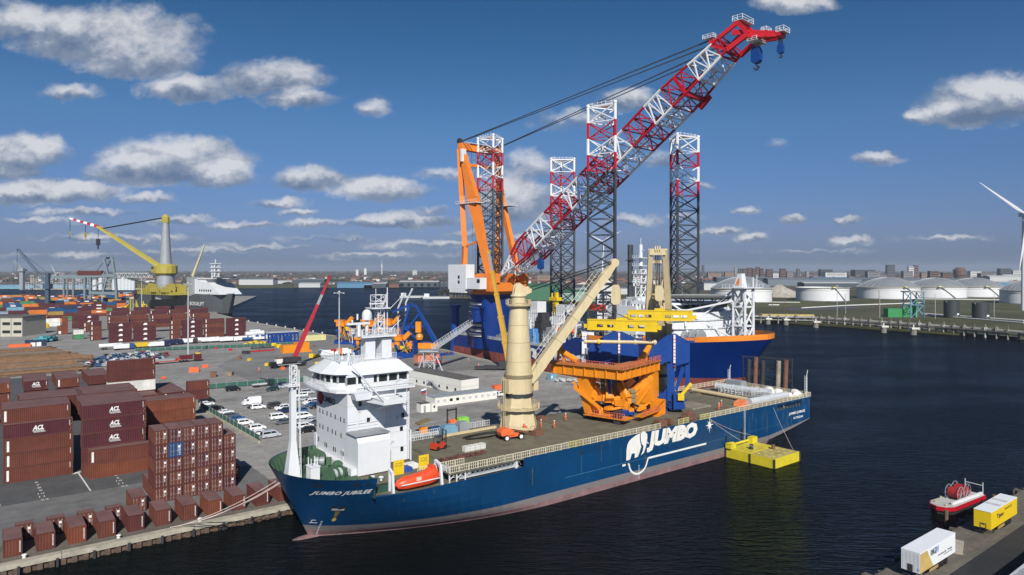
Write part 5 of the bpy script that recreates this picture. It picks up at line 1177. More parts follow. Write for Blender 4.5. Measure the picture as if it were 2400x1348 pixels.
hd.beam(tp+Vector((4.5,-4,6.2)), tp+Vector((4.5,4,6.2)), 1.3, 1.3); hd.beam(tp+Vector((8.5,-4,1)), tp+Vector((8.5,4,1)), 1.6, 1.6); hd.beam(tp+Vector((19,-2.4,-1.2)), tp+Vector((19,2.4,-1.2)), 1.2, 1.2)
hd.build('boom_head', mat('boom_head_red', (.55,.012,.02), .4, var=.08), crane)
rl = MB()
def cage(c, dx, dy, dz):
    for x in (-dx,0,dx):
        for y in (-dy,dy): rl.bar(c+Vector((x,y,0)), c+Vector((x,y,dz)), .11)
    for z in (0,dz*.5,dz):
        for y in (-dy,dy): rl.bar(c+Vector((-dx,y,z)), c+Vector((dx,y,z)), .09)
        for x in (-dx,dx): rl.bar(c+Vector((x,-dy,z)), c+Vector((x,dy,z)), .09)
    rl.box(c.x-dx, c.x+dx, c.y-dy, c.y+dy, c.z-.1, c.z)
cage(tp+Vector((4.5,0,7.0)), 2.0, 4.2, 1.9); cage(bp_(LT-3,-1,1.8), 2.2, 1.0, 1.4); cage(tp+Vector((10,0,-1.6)), 1.8, 4.0, 1.3); cage(tp+Vector((13.5,0,1.6)), 1.0, 2.0, 1.2); cage(tp+Vector((19.6,0,-.4)), 1.4, 2.4, 1.8); rl.build('head_railing', LEGW, crane)
BB = mat('hook_blue', (.006,.05,.22), .4, var=.1)
def jhook(p, s, drop, nm):
    b = MB(); z0 = p.z-drop
    b.slab([(-2*s,0),(-2*s,4*s),(-1.2*s,6*s),(1.2*s,6*s),(2*s,4*s),(2*s,0),(1*s,-1*s),(-1*s,-1*s)], (p.x,p.y-1.4*s,z0), (1,0,0), (0,0,1), (0,2.8*s,0)); hb = b.build('hook_block', BB, crane)
    b = MB(); b.path([(p.x,p.y,z0-.5),(p.x,p.y,z0-2*s),(p.x+1.2*s,p.y,z0-2.8*s),(p.x,p.y,z0-3.9*s),(p.x-1.2*s,p.y,z0-2.8*s)], .42*s, 6); b.build('hook', DARK, hb)
    b = MB()
    for k in range(6): b.bar((p.x-1.5*s+k*.6*s,p.y,z0+4*s),(p.x-1.5*s+k*.6*s,p.y,p.z),.13,3)
    b.build('hoist_rope', DARK, hb)
jhook(tp+Vector((9.8,0,.5)), .85, 8.8, 'main'); jhook(tp+Vector((18.8,0,-2)), .52, 5.2, 'aux'); jhook(bp_(LT*.16,0,-1), .7, 7.5, 'lower')
pn = MB()
for s in (-1,1):
    for k in (-1,1):
        for dz in (0,): pn.bar((-8.5,s*13.0+k*.8,111.8+.4*k), bp_(LT-3,s*.85,1.25)+bup*(k*1.3), .26, 3); pn.bar((-8.5,s*13.0+k*.5,111.8+.5*k), bp_(LT-3,s*.85,1.25)+bup*(k*.9), .12, 3)
pn.build('boom_pendant', LEGD, crane)
pn = MB(); 
for s in (-1,1): pn.bar((16,s*3,46), bp_(LT-6,s*.5,1.1), .07, 3)
pn.build('hoist_line', DARK, crane)

# accommodation, helideck, masts
ac = MB(); base = [(18,-24),(36,-22),(44,-10),(44,10),(36,22),(18,24)]; topp = [(18,-23),(31,-21),(38,-9),(38,9),(31,21),(18,23)]
[ac.prism([(18,-24+q*.3),(36-q*1.6,-22+q*.3),(44-q*1.9,-10),(44-q*1.9,10),(36-q*1.6,22-q*.3),(18,24-q*.3)], 17.4+q*3.02, 20.42+q*3.02) for q in range(4)]
ac.box(2,18,-25,25,17.4,31.5); acb = ac.build('accommodation_block', WHITE, jk)
for z in (19.4,22.4,25.4):
    for k in range(12):
        f = (k+.5)/12; q = int((z-17.4)/3.02); xx = 18+(18-1.6*q)*f; yy = -24+q*.3+2*f; m_ = MB(); m_.cb(xx, yy-.02, z, .6, .16, .8); m_.build('window', GLASS, jk)
    for k in range(8): m_ = MB(); m_.cb(3.2+k*2.0, -25.02, z, .5, .1, .8); m_.build('window', GLASS, jk)
m_ = MB(); m_.prism([(4,-24),(26,-23),(33,-14),(33,14),(26,23),(4,24)], 29.5, 30.6); m_.prism([(4,-23.4),(25.6,-22.4),(32.4,-13.8),(32.4,13.8),(25.6,22.4),(4,23.4)], 32.2, 33.0); m_.build('bridge_tier', WHITE, jk)
m_ = MB(); m_.prism([(4.4,-23.2),(25.4,-22.2),(32.2,-13.6),(32.2,13.6),(25.4,22.2),(4.4,23.2)], 30.6, 32.2); m_.build('bridge_window_band', GLASS, jk)
for k in range(12): m_ = MB(); x = 5+k*1.9; m_.box(x,x+.25,-23.6,-22.0,30.6,32.2); m_.build('window_mullion', WHITE, jk)
for z, dx in ((20.42,.4),(23.44,2.0),(26.46,3.6)):
    m_ = MB(); P = [(18,-24.6),(37-dx,-22.8),(45-dx*1.2,-10),(45-dx*1.2,10),(37-dx,22.8),(18,24.6)]; m_.prism(P, z, z+.18); g_ = m_.build('deck_ledge', WHITE2, jk)
    m_ = MB()
    for (x0_,y0_),(x1_,y1_) in zip(P[:4], P[1:5]):
        m_.bar((x0_,y0_,z+1.3),(x1_,y1_,z+1.3),.07); n__ = int(math.hypot(x1_-x0_,y1_-y0_)/2.2); [m_.bar((x0_+(x1_-x0_)*q/n__,y0_+(y1_-y0_)*q/n__,z),(x0_+(x1_-x0_)*q/n__,y0_+(y1_-y0_)*q/n__,z+1.3),.06) for q in range(n__)]
    m_.build('ledge_railing', LGREY, g_)
for k in range(26):
    m_ = MB(); x = rnd.uniform(2,17); y = rnd.uniform(-24.5,-10); m_.cb(x,y,31.5,rnd.uniform(.6,2.5),rnd.uniform(.6,2),rnd.uniform(.6,2.6)); m_.build('roof_unit', [WHITE2,LGREY,GREY][k%3], jk)
hdk = MB(); hdk.lathe([(12.2,35.0),(12.4,35.5),(12.4,35.6)], 33,-4, 8, a0=R(22.5), a1=R(382.5)); hd_ = hdk.build('helideck', mat('helideck_grey', (.22,.22,.18), .8, var=.25), jk)
hdk = MB(); hdk.lathe([(12.4,35.3),(13.7,35.9)], 33,-4, 8, a0=R(22.5), a1=R(382.5), cap=False); hdk.build('helideck_net', GREY, hd_)
hdk = MB()
for k in range(12):
    t = k*math.pi/6; hdk.bar((33+11*math.cos(t),-4+11*math.sin(t),34.9),(33+5*math.cos(t+.3),-4+5*math.sin(t+.3),29.5),.22); hdk.bar((33+11*math.cos(t),-4+11*math.sin(t),34.7),(33+11*math.cos(t+.52),-4+11*math.sin(t+.52),34.7),.25); hdk.bar((33+11*math.cos(t),-4+11*math.sin(t),34.7),(33,-4,34.5),.2); hdk.bar((33+11*math.cos(t),-4+11*math.sin(t),34.7),(33+7*math.cos(t+.52),-4+7*math.sin(t+.52),31.8),.15)
hdk.build('helideck_truss', mat('truss_grey',(.13,.14,.15),.6), hd_)
bt = MB()
def tube4(mb, c, w, z0, z1, n, r, top=None):
    for k in range(n):
        a, b_ = z0+(z1-z0)*k/n, z0+(z1-z0)*(k+1)/n; cn = [(-w,-w),(w,-w),(w,w),(-w,w)]
        for i in range(4):
            p, q = cn[i], cn[(i+1)%4]; mb.bar((c[0]+p[0],c[1]+p[1],a),(c[0]+p[0],c[1]+p[1],b_),r,6); mb.bar((c[0]+p[0],c[1]+p[1],a),(c[0]+q[0],c[1]+q[1],b_),r*.7,5); mb.bar((c[0]+p[0],c[1]+p[1],b_),(c[0]+q[0],c[1]+q[1],b_),r*.7,5)
tube4(bt, (49.5,0), 2.6, 17.5, 39, 3, .5)
for s in (-1,1): bt.bar((47,s*3,34),(34,s*16,30),.4,6); bt.bar((34,s*16,30),(47,s*3,20),.35,6); bt.bar((38,s*8,29),(47,s*3,38),.4,6); bt.bar((34,s*16,30),(26,s*21,36),.35,6); bt.bar((34,s*16,30),(40,s*19,17.5),.45,6); bt.bar((26,s*21,36),(24,s*24,17.5),.4,6)
bt.box(44.5,54,-6,6,39,39.3); [bt.bar((44.5+k*1.6,y,39.3),(44.5+k*1.6,y,40.5),.1) for k in range(7) for y in (-6,6)]; [bt.bar((44.5,y,40.4),(54,y,40.4),.1) for y in (-6,6)]
bt.bar((52,5,39),(52,5,44),.15); bt.bar((50,5.5,39),(50,5.5,43),.3); bt.build('bow_mast_truss', WHITE, jk)
bt = MB(); bt.add([(46.5,-2,39.3),(50.5,-2,39.3),(50.5,1,39.3),(46.5,1,39.3),(48.2,-1.6,44.5),(49.8,-1.6,44.5),(49.8,.6,44.5),(48.2,.6,44.5)], [(0,1,5,4),(1,2,6,5),(2,3,7,6),(3,0,4,7),(4,5,6,7)]); bt.build('mast_fairing', WHITE, jk)
bt = MB(); bt.add([(47.4,-2.1,40),(49.2,-2.1,40),(49.3,-1.85,42.6),(48.6,-1.85,42.6)], [(0,1,2,3)]); bt.build('fairing_emblem', ORNG, jk)
rm = MB(); tube4(rm, (-2,-1), 1.6, 30, 46, 4, .28); [rm.box(-4.6,.6,-3.6,1.6,z,z+.25) for z in (40,44,47.5,51)]; [rm.bar((-4.6+k*1.3,-3.6,z),(-4.6+k*1.3,-3.6,z+1.4),.09) for k in range(5) for z in (40,44,47.5,51)]
rm.bar((-2,-1,46),(-2,-1,57),.8,8); rm.bar((-2,-1,56),(-2,-1,60),.15); rm.bar((-4,-1,54.5),(0,-1,54.5),.2); rm.build('radar_mast', WHITE, jk)
rm = MB(); rm.box(-6,3,-6,5,17.4,34); rm.build('mast_house', WHITE2, jk)
rm = MB(); rm.bar((-6,-3.4,12),(-6,-3.4,57),1.3,8); [rm.box(-7.6,-4.4,-5,-1.8,z,z+.3) for z in (20,30,40,50)]; rm.build('exhaust_stack', LEGD, jk)
for (x,y,h_,r_) in ((-9,-17,34,1.7),(2,-22,33,1.3),(-14,-20,27,1.0)):
    m_ = MB(); m_.bar((x,y,17),(x,y,h_-r_),.4,6); m_.lathe([(r_*.9,h_-r_),(r_,h_),(r_*.8,h_+r_*.6),(0,h_+r_)], x, y, 12); m_.build('satellite_dome', WHITE, jk, smooth=True)
m_ = MB(); m_.box(-14,-2,-26,-22,29,31.2); m_.build('red_trim_deck', mat('trim_red',(.55,.06,.03),.5), jk)
m_ = MB(); m_.box(-30,18,-22,-18,28,29); [m_.bar((-30+k*2,-22,29),(-30+k*2,-22,30.2),.08) for k in range(24)]; m_.build('upper_gallery', WHITE, jk)
for k, x in enumerate((-16,-22)):
    m_ = MB(); m_.lathe([(0,-3.6),(1.0,-2.8),(1.3,0),(1.0,2.8),(0,3.6)], n=10); m_.v = [(x+z_*.8, -29+x_, 19.5+y_) for x_, y_, z_ in m_.v]; m_.build('lifeboat', ORS, jk, smooth=True)
for x in (-13,-19.4,-25.6): m_ = MB(); m_.beam((x,-30.5,12),(x,-29,22),.6,.7); m_.beam((x,-29,22),(x,-25,22.4),.6,.6); m_.beam((x,-25,22.4),(x,-25,12),.6,.6); m_.build('boat_davit', WHITE, jk)
for k, (x, y, w_, d_, h_, mt_) in enumerate([(-60,-13,8,7,19,WHITE2),(-64,-14,6,6,14,WHITE),(-44,-9,8.5,8.5,18,WHITE),(-52,-16,5,6,14,DARK),(-38,-22,6,5,8,GREY),(-30,-14,8,6,7,LGREY),(-24,-6,9,8,9,GREY),(-36,-4,6,6,10,LGREY),(-28,-24,4,4,5,BLUEF),(-47,-26,4,4,7,mat('equip_blue',(.06,.22,.5),.5)),(-50,-24,7,2,3,ORS),(-68,-27,10,4,3,GREY),(-62,-28,8,2,4,LGREY),(-20,-20,7,8,8,GREY),(-100,-22,10,12,6,GREY),(-106,-10,6,18,4,ORNG2),(-100,10,8,12,7,BLUEF),(-72,5,8,20,5,DARK),(-30,12,20,12,6,GREY),(-55,16,14,10,6,LGREY)]):
    m_ = MB(); m_.cb(x,y,11.2,w_,d_,h_*.7); m_.cb(x+.4,y,11.2+h_*.7,w_*.7,d_*.8,h_*.3); [m_.bar((x-w_/2+i*w_/5,y-d_/2-.1,11.2),(x-w_/2+i*w_/5,y-d_/2-.1,11.2+h_*.8),.12) for i in range(6)]; [m_.bar((x-w_/2,y-d_/2-.15,11.4+h_*f),(x+w_/2,y-d_/2-.15,11.4+h_*f),.1) for f in (.2,.45,.7)]; m_.build('deck_equipment', mt_, jk)
m_ = MB(); m_.box(-49.4,-47.6,-12.2,-10.2,14,31); yb = m_.build('chequered_guide', YEL, jk)
m_ = MB()
for k in range(16): m_.box(-49.43,-47.58,-12.25,-11.2 if k % 2 else -10.15,14.4+k*.95,14.85+k*.95)
m_.build('chequer_mark', BLACK, yb)
m_ = MB(); m_.box(-51,-45,-13,-10,31,32.6); m_.bar((-50,-12,32),(-50,-12,34.6),.4); m_.box(-47.4,-46.2,-12.6,-11,28,35); m_.build('guide_head', YEL, jk)
rr_ = rnd
m_ = MB()
for k in range(90):
    x = rr_.uniform(-45,-8); y = rr_.uniform(-30,-6); z = 11.2; h_ = rr_.uniform(1.5,8); m_.bar((x,y,z),(x+rr_.uniform(-1.5,1.5),y,z+h_),.14); m_.bar((x,y,z+h_*.7),(x+rr_.uniform(-4,4),y+rr_.uniform(-2,2),z+h_*.7),.12)
pp_ = m_.build('deck_pipework', LGREY, jk); pp_['kind'] = 'stuff'
JR = rail_panel(3.9, 1.4, 4, .08).mesh('railing_panel', [LGREY])
for k in range(25): put(JR, 'railing_panel', jk, (-111+k*4, -JB+.3, 11.25))
for (x, y, s, c) in [(24,-24.5,1.2,mat('reel_orange',(.5,.2,.05),.5)),(30,-22.8,1.4,WOOD),(35,-21.5,1.4,MATS['reel_orange']),(40,-17,2.4,GREY)]:
    m_ = MB(); m_.bar((x-1.4*s,y,17.5+1.2*s),(x+1.4*s,y,17.5+1.2*s),1.0*s,12); [m_.bar((x+q*s-.1,y,17.5+1.2*s),(x+q*s+.1,y,17.5+1.2*s),1.35*s,12) for q in (-1.4,0,1.4)]; m_.build('winch_drum', c, jk)
for k in range(7): m_ = MB(); m_.lathe([(.5,17.5),(.4,18.4),(.7,18.9),(0,19)], 50.5+k*.9, -6+k*1.6, 8); m_.build('bollard_pair', BLACK, jk)

# ================= the lifts on the Jubilee's deck =================
of = thing('pile_gripper_frame', 'orange pile gripper frame standing on the cargo deck under the yellow spreader', 'gripper frame', (25,157,HD), R(53.1))
m_ = MB(); m_.box(-.8,19,-.9,3.4,10.2,12.6); m_.box(-.9,3.2,3.4,18.5,10.2,12.6); m_.build('top_girder', ORNG2, of)
m_ = MB(); m_.box(-1.6,20,-1.6,4.0,12.6,12.8); m_.box(-1.6,4,4.0,19.4,12.6,12.8); m_.build('girder_walkway', mat('walkway_orange',(.42,.17,.03),.6), of)
for k in range(8): m_ = MB(); x = -.2+k*2.6; m_.box(x,x+.14,-1.35,-.92,10.3,12.5); m_.build('stiffener', ORNG2, of)
for k in range(7): m_ = MB(); y = .2+k*2.9; m_.box(-1.35,-.92,y,y+.14,10.3,12.5); m_.build('stiffener', ORNG2, of)
ORL = rail_panel(2.0,1.3,2,.06).mesh('railing_panel', [mat('rail_orange_pink',(.6,.15,.08),.5)])
for k in range(10): put(ORL, 'railing_panel', of, (-1.5+k*2.1,-1.5,12.8)); put(ORL, 'railing_panel', of, (-1.5,-1.5+k*2.05,12.8), R(90))
m_ = MB(); m_.add([(-.3,8.6,10.2),(2.6,8.6,10.2),(2.6,11.8,10.2),(-.3,11.8,10.2),(.6,8.4,1.2),(2.4,8.4,1.2),(2.4,10.0,1.2),(.6,10.0,1.2)], [(0,1,5,4),(1,2,6,5),(2,3,7,6),(3,0,4,7)]); m_.beam((1.2,10,4.5),(3.5,6.5,1.2),1.6,1.6); m_.build('frame_leg', ORNG2, of)
m_ = MB(); m_.add([(16.0,-.7,10.2),(18.8,-.7,10.2),(18.8,2.6,10.2),(16.0,2.6,10.2),(15.0,-.9,2.4),(18.6,-.9,2.4),(18.6,2.4,2.4),(15.0,2.4,2.4),(15.6,-.9,.3),(17.6,-.9,.3),(17.6,2.4,.3),(15.6,2.4,.3)], [(0,1,5,4),(1,2,6,5),(2,3,7,6),(3,0,4,7),(4,5,9,8),(5,6,10,9),(6,7,11,10),(7,4,8,11),(8,9,10,11)]); m_.build('frame_leg', ORNG2, of)
for (p, q) in (((1.5,12.5,13.2),(1.5,17.5,15.6)),((13,1.5,13.2),(18,1.5,16))):
    m_ = MB(); m_.bar(p, q, .75, 12); c_ = m_.build('hydraulic_cylinder', ORNG2, of, smooth=True); m_ = MB(); m_.beam((q[0],q[1]-1.2,12.8),(q[0],q[1],17.6),.5,.5); m_.beam((q[0],q[1]+.8,12.8),(q[0],q[1],17.6),.5,.5); m_.build('cylinder_bracket', ORNG2, c_)
# gripper ring: curved box segments with pads
for k in range(9):
    t0 = R(150+k*24); t1 = R(150+(k+1)*24-2); m_ = MB()
    P = [(8+rr*math.cos(t), 8+rr*math.sin(t)) for rr, t in ((5.6,t0),(5.6,t1),(3.9,t1),(3.9,t0))]; zc = 2.6+1.2*math.sin(k*.8)
    m_.prism(P, zc, zc+1.8); m_.build('ring_segment', ORNG2, of)
for k in range(5):
    t = R(170+k*45); c_ = Vector((8+6.2*math.cos(t), 8+6.2*math.sin(t), 4.6)); m_ = MB(); m_.beam(c_, c_+Vector((-2.6*math.cos(t), -2.6*math.sin(t), 3.2)), 2.0, 1.6, 0, 1.2, 1.0); g_ = m_.build('gripper_arm', ORNG2, of)
    m_ = MB(); m_.bar(c_+Vector((0,0,.5)), c_+Vector((-1.8*math.cos(t),-1.8*math.sin(t),4.6)), .35, 8); m_.build('arm_cylinder', BLUEF if k % 2 else ORNG2, g_)
PADM = mat('pad_olive', (.16,.13,.06), .8, var=.2)
for (x,y,z,rx) in ((3.2,7.0,8.0,.3),(6.5,3.6,5.4,-.4)):
    m_ = MB(); e1 = Vector((.55,-.83,0)); e2 = Vector((.45,.30,.84)); o_ = Vector((x,y,z-2)); 
    for i in range(3):
        for j in range(3): p = o_+e1*(i*1.35)+e2*(j*1.25); m_.slab([(0,0),(1.2,0),(1.2,1.1),(0,1.1)], p, e1, e2, e1.cross(e2)*.25)
    m_.build('gripper_pad', PADM, of)
for (p, q, w_, h_) in (((3,9,7.5),(7,5,2.6),1.4,1.0),((7,5,2.6),(12.5,1.5,7.2),1.6,1.1),((12,3,8.6),(8,7,3),1.2,1.6),((14.5,0,7),(9,2,1.6),1.8,.6),((2.2,9.5,9.6),(5.5,8,5),.7,.8),((15.5,0,9.4),(11.5,3,4.6),.8,2.4),((1,12,8.5),(3,6,1.6),.35,.5),((.2,13,8.5),(2.2,7,1.6),.35,.5)):
    m_ = MB(); m_.beam(p, q, w_, h_); m_.build('gripper_boom', ORNG2, of)
m_ = MB(); m_.box(13.6,17.4,-3.2,-.9,-.1,.1); m_.box(13.6,13.8,-3.2,-.9,.1,3.4); m_.box(17.2,17.4,-3.2,-.9,.1,3.4); m_.box(13.6,17.4,-3.2,-3.1,3.2,3.4); m_.box(14.2,16.8,-2.6,-1.2,.1,1.8); m_.build('corner_platform', ORNG2, of)
for k in range(16):
    m_ = MB(); x = rnd.uniform(-.5,15); y = rnd.uniform(-.5,13)
    if x+y > 17: y = 2
    z = rnd.uniform(.6,3.6); m_.cb(x,y,z,rnd.uniform(.6,2.2),rnd.uniform(.6,2.2),rnd.uniform(.4,1.6),rz=rnd.uniform(0,3)); m_.beam((x,y,z),(x+rnd.uniform(-3,3),y+rnd.uniform(-3,3),z+rnd.uniform(-.5,3)),.35,.5); m_.build('hydraulic_unit', [ORNG2,ORNG2,DARK,BLUEF][k % 4], of)
m_ = MB(); m_.box(-1.5,2.5,-2,9,1.2,1.35); m_.box(4,14,-3.5,-1.4,1.2,1.35); m_.box(12,16,-3.6,-1.0,-.0,.3); m_.slab([(0,0),(6.5,-4.6),(6.5,-3.9),(0,.7)], (-1.2,12,7), (.2,-1,0), (0,0,1), (.9,.2,0)); m_.build('lower_walkway', ORNG2, of)
for k in range(5): put(ORL, 'railing_panel', of, (4+k*2,-3.5,1.35)); put(ORL, 'railing_panel', of, (-1.4,-1.8+k*2,1.35), R(90))
m_ = MB(); m_.beam((6,6,0),(6,6,2.6),2.5,2.5); m_.beam((2,9.5,0),(2,9.5,1.4),2.2,2.2); m_.beam((15.5,1,0),(15.5,1,.5),3,3); m_.beam((-.3,.5,0),(-.3,.5,3),1.6,1.6); m_.build('frame_foot', DARK, of)
m_ = MB(); m_.slab([(0,0),(4,0),(4.6,3.4),(3.4,5.6),(.2,5.2)], (10,6,4.4), (.6,-.8,0), (0,0,1), (1.4,1,0)); m_.build('pile_cradle', BLUEF, of)
# blue frames
def blueframe(x, y, rz, sx, lab, mirror=False):
    t = thing('tensioner_frame', lab, 'steel frame', (x,y,HD), rz, 'blue steel frames on the cargo deck'); g = (lambda P: [((9.9-px)*sx if mirror else px*sx, pz) for px, pz in P])
    w = -9.9*sx/2; o = (w,-2.2,0); e1, e2 = (1,0,0), (0,0,1)
    m_ = MB(); m_.slab(g([(0,14.4),(.7,16.3),(4.4,19.0),(6.4,19.2),(9.9,17.2),(9.9,12.6),(6.6,11.6),(4.8,12.6),(2.6,11.6),(1.2,10.4),(0,9)]), o, e1, e2, (0,4.4,0)); m_.build('upper_housing', BLUEF, t)
    m_ = MB(); m_.slab(g([(4.4,12.0),(6.3,12.4),(6.1,0),(4.4,2)]), (w,-2.3,0), e1, e2, (0,4.6,0)); m_.slab(g([(0,0),(0,9.2),(1.1,10.4),(1.1,5.6),(2.2,4.2),(3.4,4.6),(4.5,6.4),(4.5,0)]), (w,-1.9,0), e1, e2, (0,3.8,0)); m_.build('lower_column', BLUEF, t)
    m_ = MB(); m_.slab(g([(8.8,13.4),(9.9,13.4),(9.9,6),(8.8,6)]), (w,-1.2,0), e1, e2, (0,2.0,0)); m_.slab(g([(8.6,13.6),(9.4,12.2),(6.8,4.8),(6.2,5.6)]), (w,-.8,0), e1, e2, (0,1.0,0)); m_.build('side_brace', BLUEF, t)
    m_ = MB(); m_.slab(g([(6,.9),(8.6,1.2),(8.6,3.9),(6,5)]), (w,-3.6,0), e1, e2, (0,3.4,0)); m_.build('foot_plate', BLUEF, t)
    xl = (9.9-6.2)*sx if mirror else 6.2*sx
    m_ = MB(); m_.box(w+xl-.25,w+xl+.25,-2.75,-2.45,12.2-3*(sx > 1.1),19.3); l_ = m_.build('ladder_guard', mat('ladder_white',(.72,.66,.68),.5), t)
    for k in range(9): m_ = MB(); m_.box(w+xl-.3,w+xl+.3,-2.85,-2.4,11.4+k*.85,11.5+k*.85); m_.build('guard_hoop', RED, l_)
    for k in range(14):
        m_ = MB(); xx = rnd.uniform(.4,8.8)*sx; m_.cb(w+xx,rnd.uniform(-2.8,2),rnd.uniform(.3,3.4),rnd.uniform(.5,1.6),rnd.uniform(.5,1.5),rnd.uniform(.3,1.2)); m_.bar((w+xx,-2.6,rnd.uniform(.4,4)),(w+rnd.uniform(.2,9)*sx,-2.6,rnd.uniform(.4,4)),.12); m_.build('hydraulic_unit', [BLUEF,DARK,BLUEF][k % 3], t)
    for (xx,zz) in ((-.8,17.0),(9.6,17.6)):
        xx = (9.9-xx)*sx if mirror else xx*sx
        m_ = MB(); m_.box(w+xx-1,w+xx+1.4,-2.2,1,zz-.2,zz); [m_.bar((w+xx-1+q*.6,-2.2,zz),(w+xx-1+q*.6,-2.2,zz+1.2),.06) for q in range(5)]; m_.bar((w+xx-1,-2.2,zz+1.1),(w+xx+1.4,-2.2,zz+1.1),.06); m_.build('top_platform', BLUEF, t)
    m_ = MB(); m_.beam((w+7.2*sx,-3.8,3.8),(w+10.2*sx,-3.4,7.6),.5,.7); m_.cb(w+7.8*sx,-3.8,3.4,1.5,1.2,1.6); m_.build('yellow_arm', YEL, t)
    return t
blueframe(39.8,172.5,R(-14),1.0,'blue peaked steel frame beside the second crane, nearer the stern')
blueframe(26.5,178,R(-14),1.32,'larger blue peaked steel frame behind the orange gripper frame')
# yellow spreaders
def spreader(c, rz, L, lab, n, slots):
    t = thing('spreader_beam', lab, 'lifting beam', c, rz, 'yellow spreader beams under the crane hooks')
    for y in (-.9,.9):
        m_ = MB(); m_.box(-L/2,L/2,y-.09,y+.09,0,.55); m_.box(-L/2,L/2,y-.09,y+.09,1.25,2.2); x = -L/2; 
        for s_ in sorted(slots)+[None]:
            x2 = (s_-.75) if s_ is not None else L/2
            m_.box(x,x2,y-.08,y+.08,.55,1.25); x = (s_+.75) if s_ is not None else 0
        m_.build('girder_web', YEL, t)
    m_ = MB(); m_.box(-L/2-.1,L/2+.1,-1.1,1.1,2.2,2.4); m_.box(-L/2-.1,L/2+.1,-1.1,1.1,-.15,0); m_.build('girder_flange', YEL, t)
    m_ = MB(); m_.box(-1.3,1.3,-1.0,1.0,2.4,2.9); m_.box(-L/2-.9,-L/2,-.7,.7,.3,1.2); m_.box(L/2,L/2+.9,-.7,.7,.3,1.2); m_.build('lifting_lug', YEL, t); return t
s1 = spreader((26.2,162.0,31.7), R(-20), 16.5, 'yellow box spreader beam with oval slots, hanging over the orange frame', 5, [-5.2,-2.7,2.2,4.6])
s2 = spreader((37.2,171.5,33.4), R(-16), 15.8, 'yellow spreader beam with many slots, hanging from the folded crane', 5, [-6.6,-4.7,-2.8,2.0,3.9,5.8])
for (hh, s_, cc, L_, rz_) in ((h1, s1, Vector((26.2,162,34)), 16.5, R(-20)), (h2, s2, Vector((37.2,171.5,35.8)), 15.8, R(-16))):
    W_ = Vector(S(hh.x, hh.y)+(hh.z-2.4,)); m_ = MB(); e_ = Vector((math.cos(rz_), math.sin(rz_), 0))
    for f in (-3,-2.2,2.2,3): m_.bar(W_-Vector(s_.location), cc+e_*f-Vector(s_.location), .07, 4)
    m_.v = [tuple(Matrix.Rotation(-rz_, 3, 'Z') @ Vector(v)) for v in m_.v]; m_.build('sling', DARK, s_)
bt_ = thing('spreader_tube', 'cream tube beam with yellow collars hanging below the slotted yellow spreader', 'lifting beam', (25.8,163.2,28.7), R(-8))
m_ = MB(); m_.bar((-8.6,0,0),(8.6,0,0),.42,12); m_.build('tube', CREAM, bt_, smooth=True)
for x in (-8.2,-5,-.2,3.6,8.2): m_ = MB(); m_.bar((x-.25,0,0),(x+.25,0,0),.62,12); m_.build('collar', YEL if x in (-5,) else CREAM, bt_)
m_ = MB(); [m_.bar((x,0,0),(x,0,3.0),.06) for x in (-7.6,7.6)]; [m_.bar((x,0,-6 if x < 0 else -5),(x,0,0),.08) for x in (-7.6,7.6)]; m_.build('sling', DARK, bt_)
# ================= vehicles =================
def carpaint(n, c, r=.25): return mat('car_'+n, c, r, var=.03, spec=.6)
CPT = dict(white=carpaint('white',(.74,.75,.76)), silver=carpaint('silver',(.42,.45,.49)), black=carpaint('black',(.012,.013,.016)), grey=carpaint('grey',(.09,.10,.11)), navy=carpaint('navy',(.015,.025,.07)),
           green=carpaint('dark green',(.02,.045,.04)), red=carpaint('red',(.32,.02,.02)), blue=carpaint('blue',(.03,.09,.22)), brown=carpaint('brown',(.05,.04,.035)), yellow=carpaint('yellow',(.6,.42,.03)))
PROF = dict(van=([(-2.5,.35),(-2.5,1.0),(-2.35,1.85),(-2.1,1.98),(.9,1.98),(1.55,1.45),(1.75,1.12),(2.4,.95),(2.5,.7),(2.5,.35)], 1.92, [(-2.2,1.25),(-2.1,1.75),(.85,1.75),(1.4,1.25)]),
            bigvan=([(-2.9,.4),(-2.9,2.5),(-2.7,2.62),(1.3,2.62),(1.9,2.1),(2.35,1.3),(2.95,1.1),(3.0,.4)], 2.0, [(1.15,1.5),(1.2,2.1),(1.75,2.1),(2.1,1.5)]),
            mpv=([(-2.2,.32),(-2.25,.9),(-2.1,1.6),(-1.8,1.78),(.5,1.78),(1.25,1.2),(2.05,1.0),(2.2,.7),(2.2,.32)], 1.82, [(-1.9,1.12),(-1.75,1.6),(.45,1.6),(1.0,1.12)]),
            estate=([(-2.35,.3),(-2.4,.8),(-2.25,1.05),(-1.75,1.42),(-.2,1.47),(.5,1.4),(1.3,.98),(2.2,.82),(2.35,.55),(2.35,.3)], 1.8, [(-2.0,1.0),(-1.65,1.33),(.35,1.33),(1.05,1.0)]),
            suv=([(-2.2,.38),(-2.25,.95),(-2.05,1.2),(-1.75,1.62),(.2,1.65),(.95,1.2),(1.95,1.02),(2.2,.75),(2.2,.38)], 1.86, [(-1.85,1.16),(-1.6,1.52),(.15,1.52),(.8,1.16)]),
            saloon=([(-2.2,.3),(-2.25,.85),(-1.6,1.0),(-1.0,1.38),(.3,1.4),(1.05,.95),(2.1,.78),(2.2,.5),(2.2,.3)], 1.78, [(-1.45,.98),(-.95,1.28),(.28,1.28),(.9,.98)]))
VM = {}
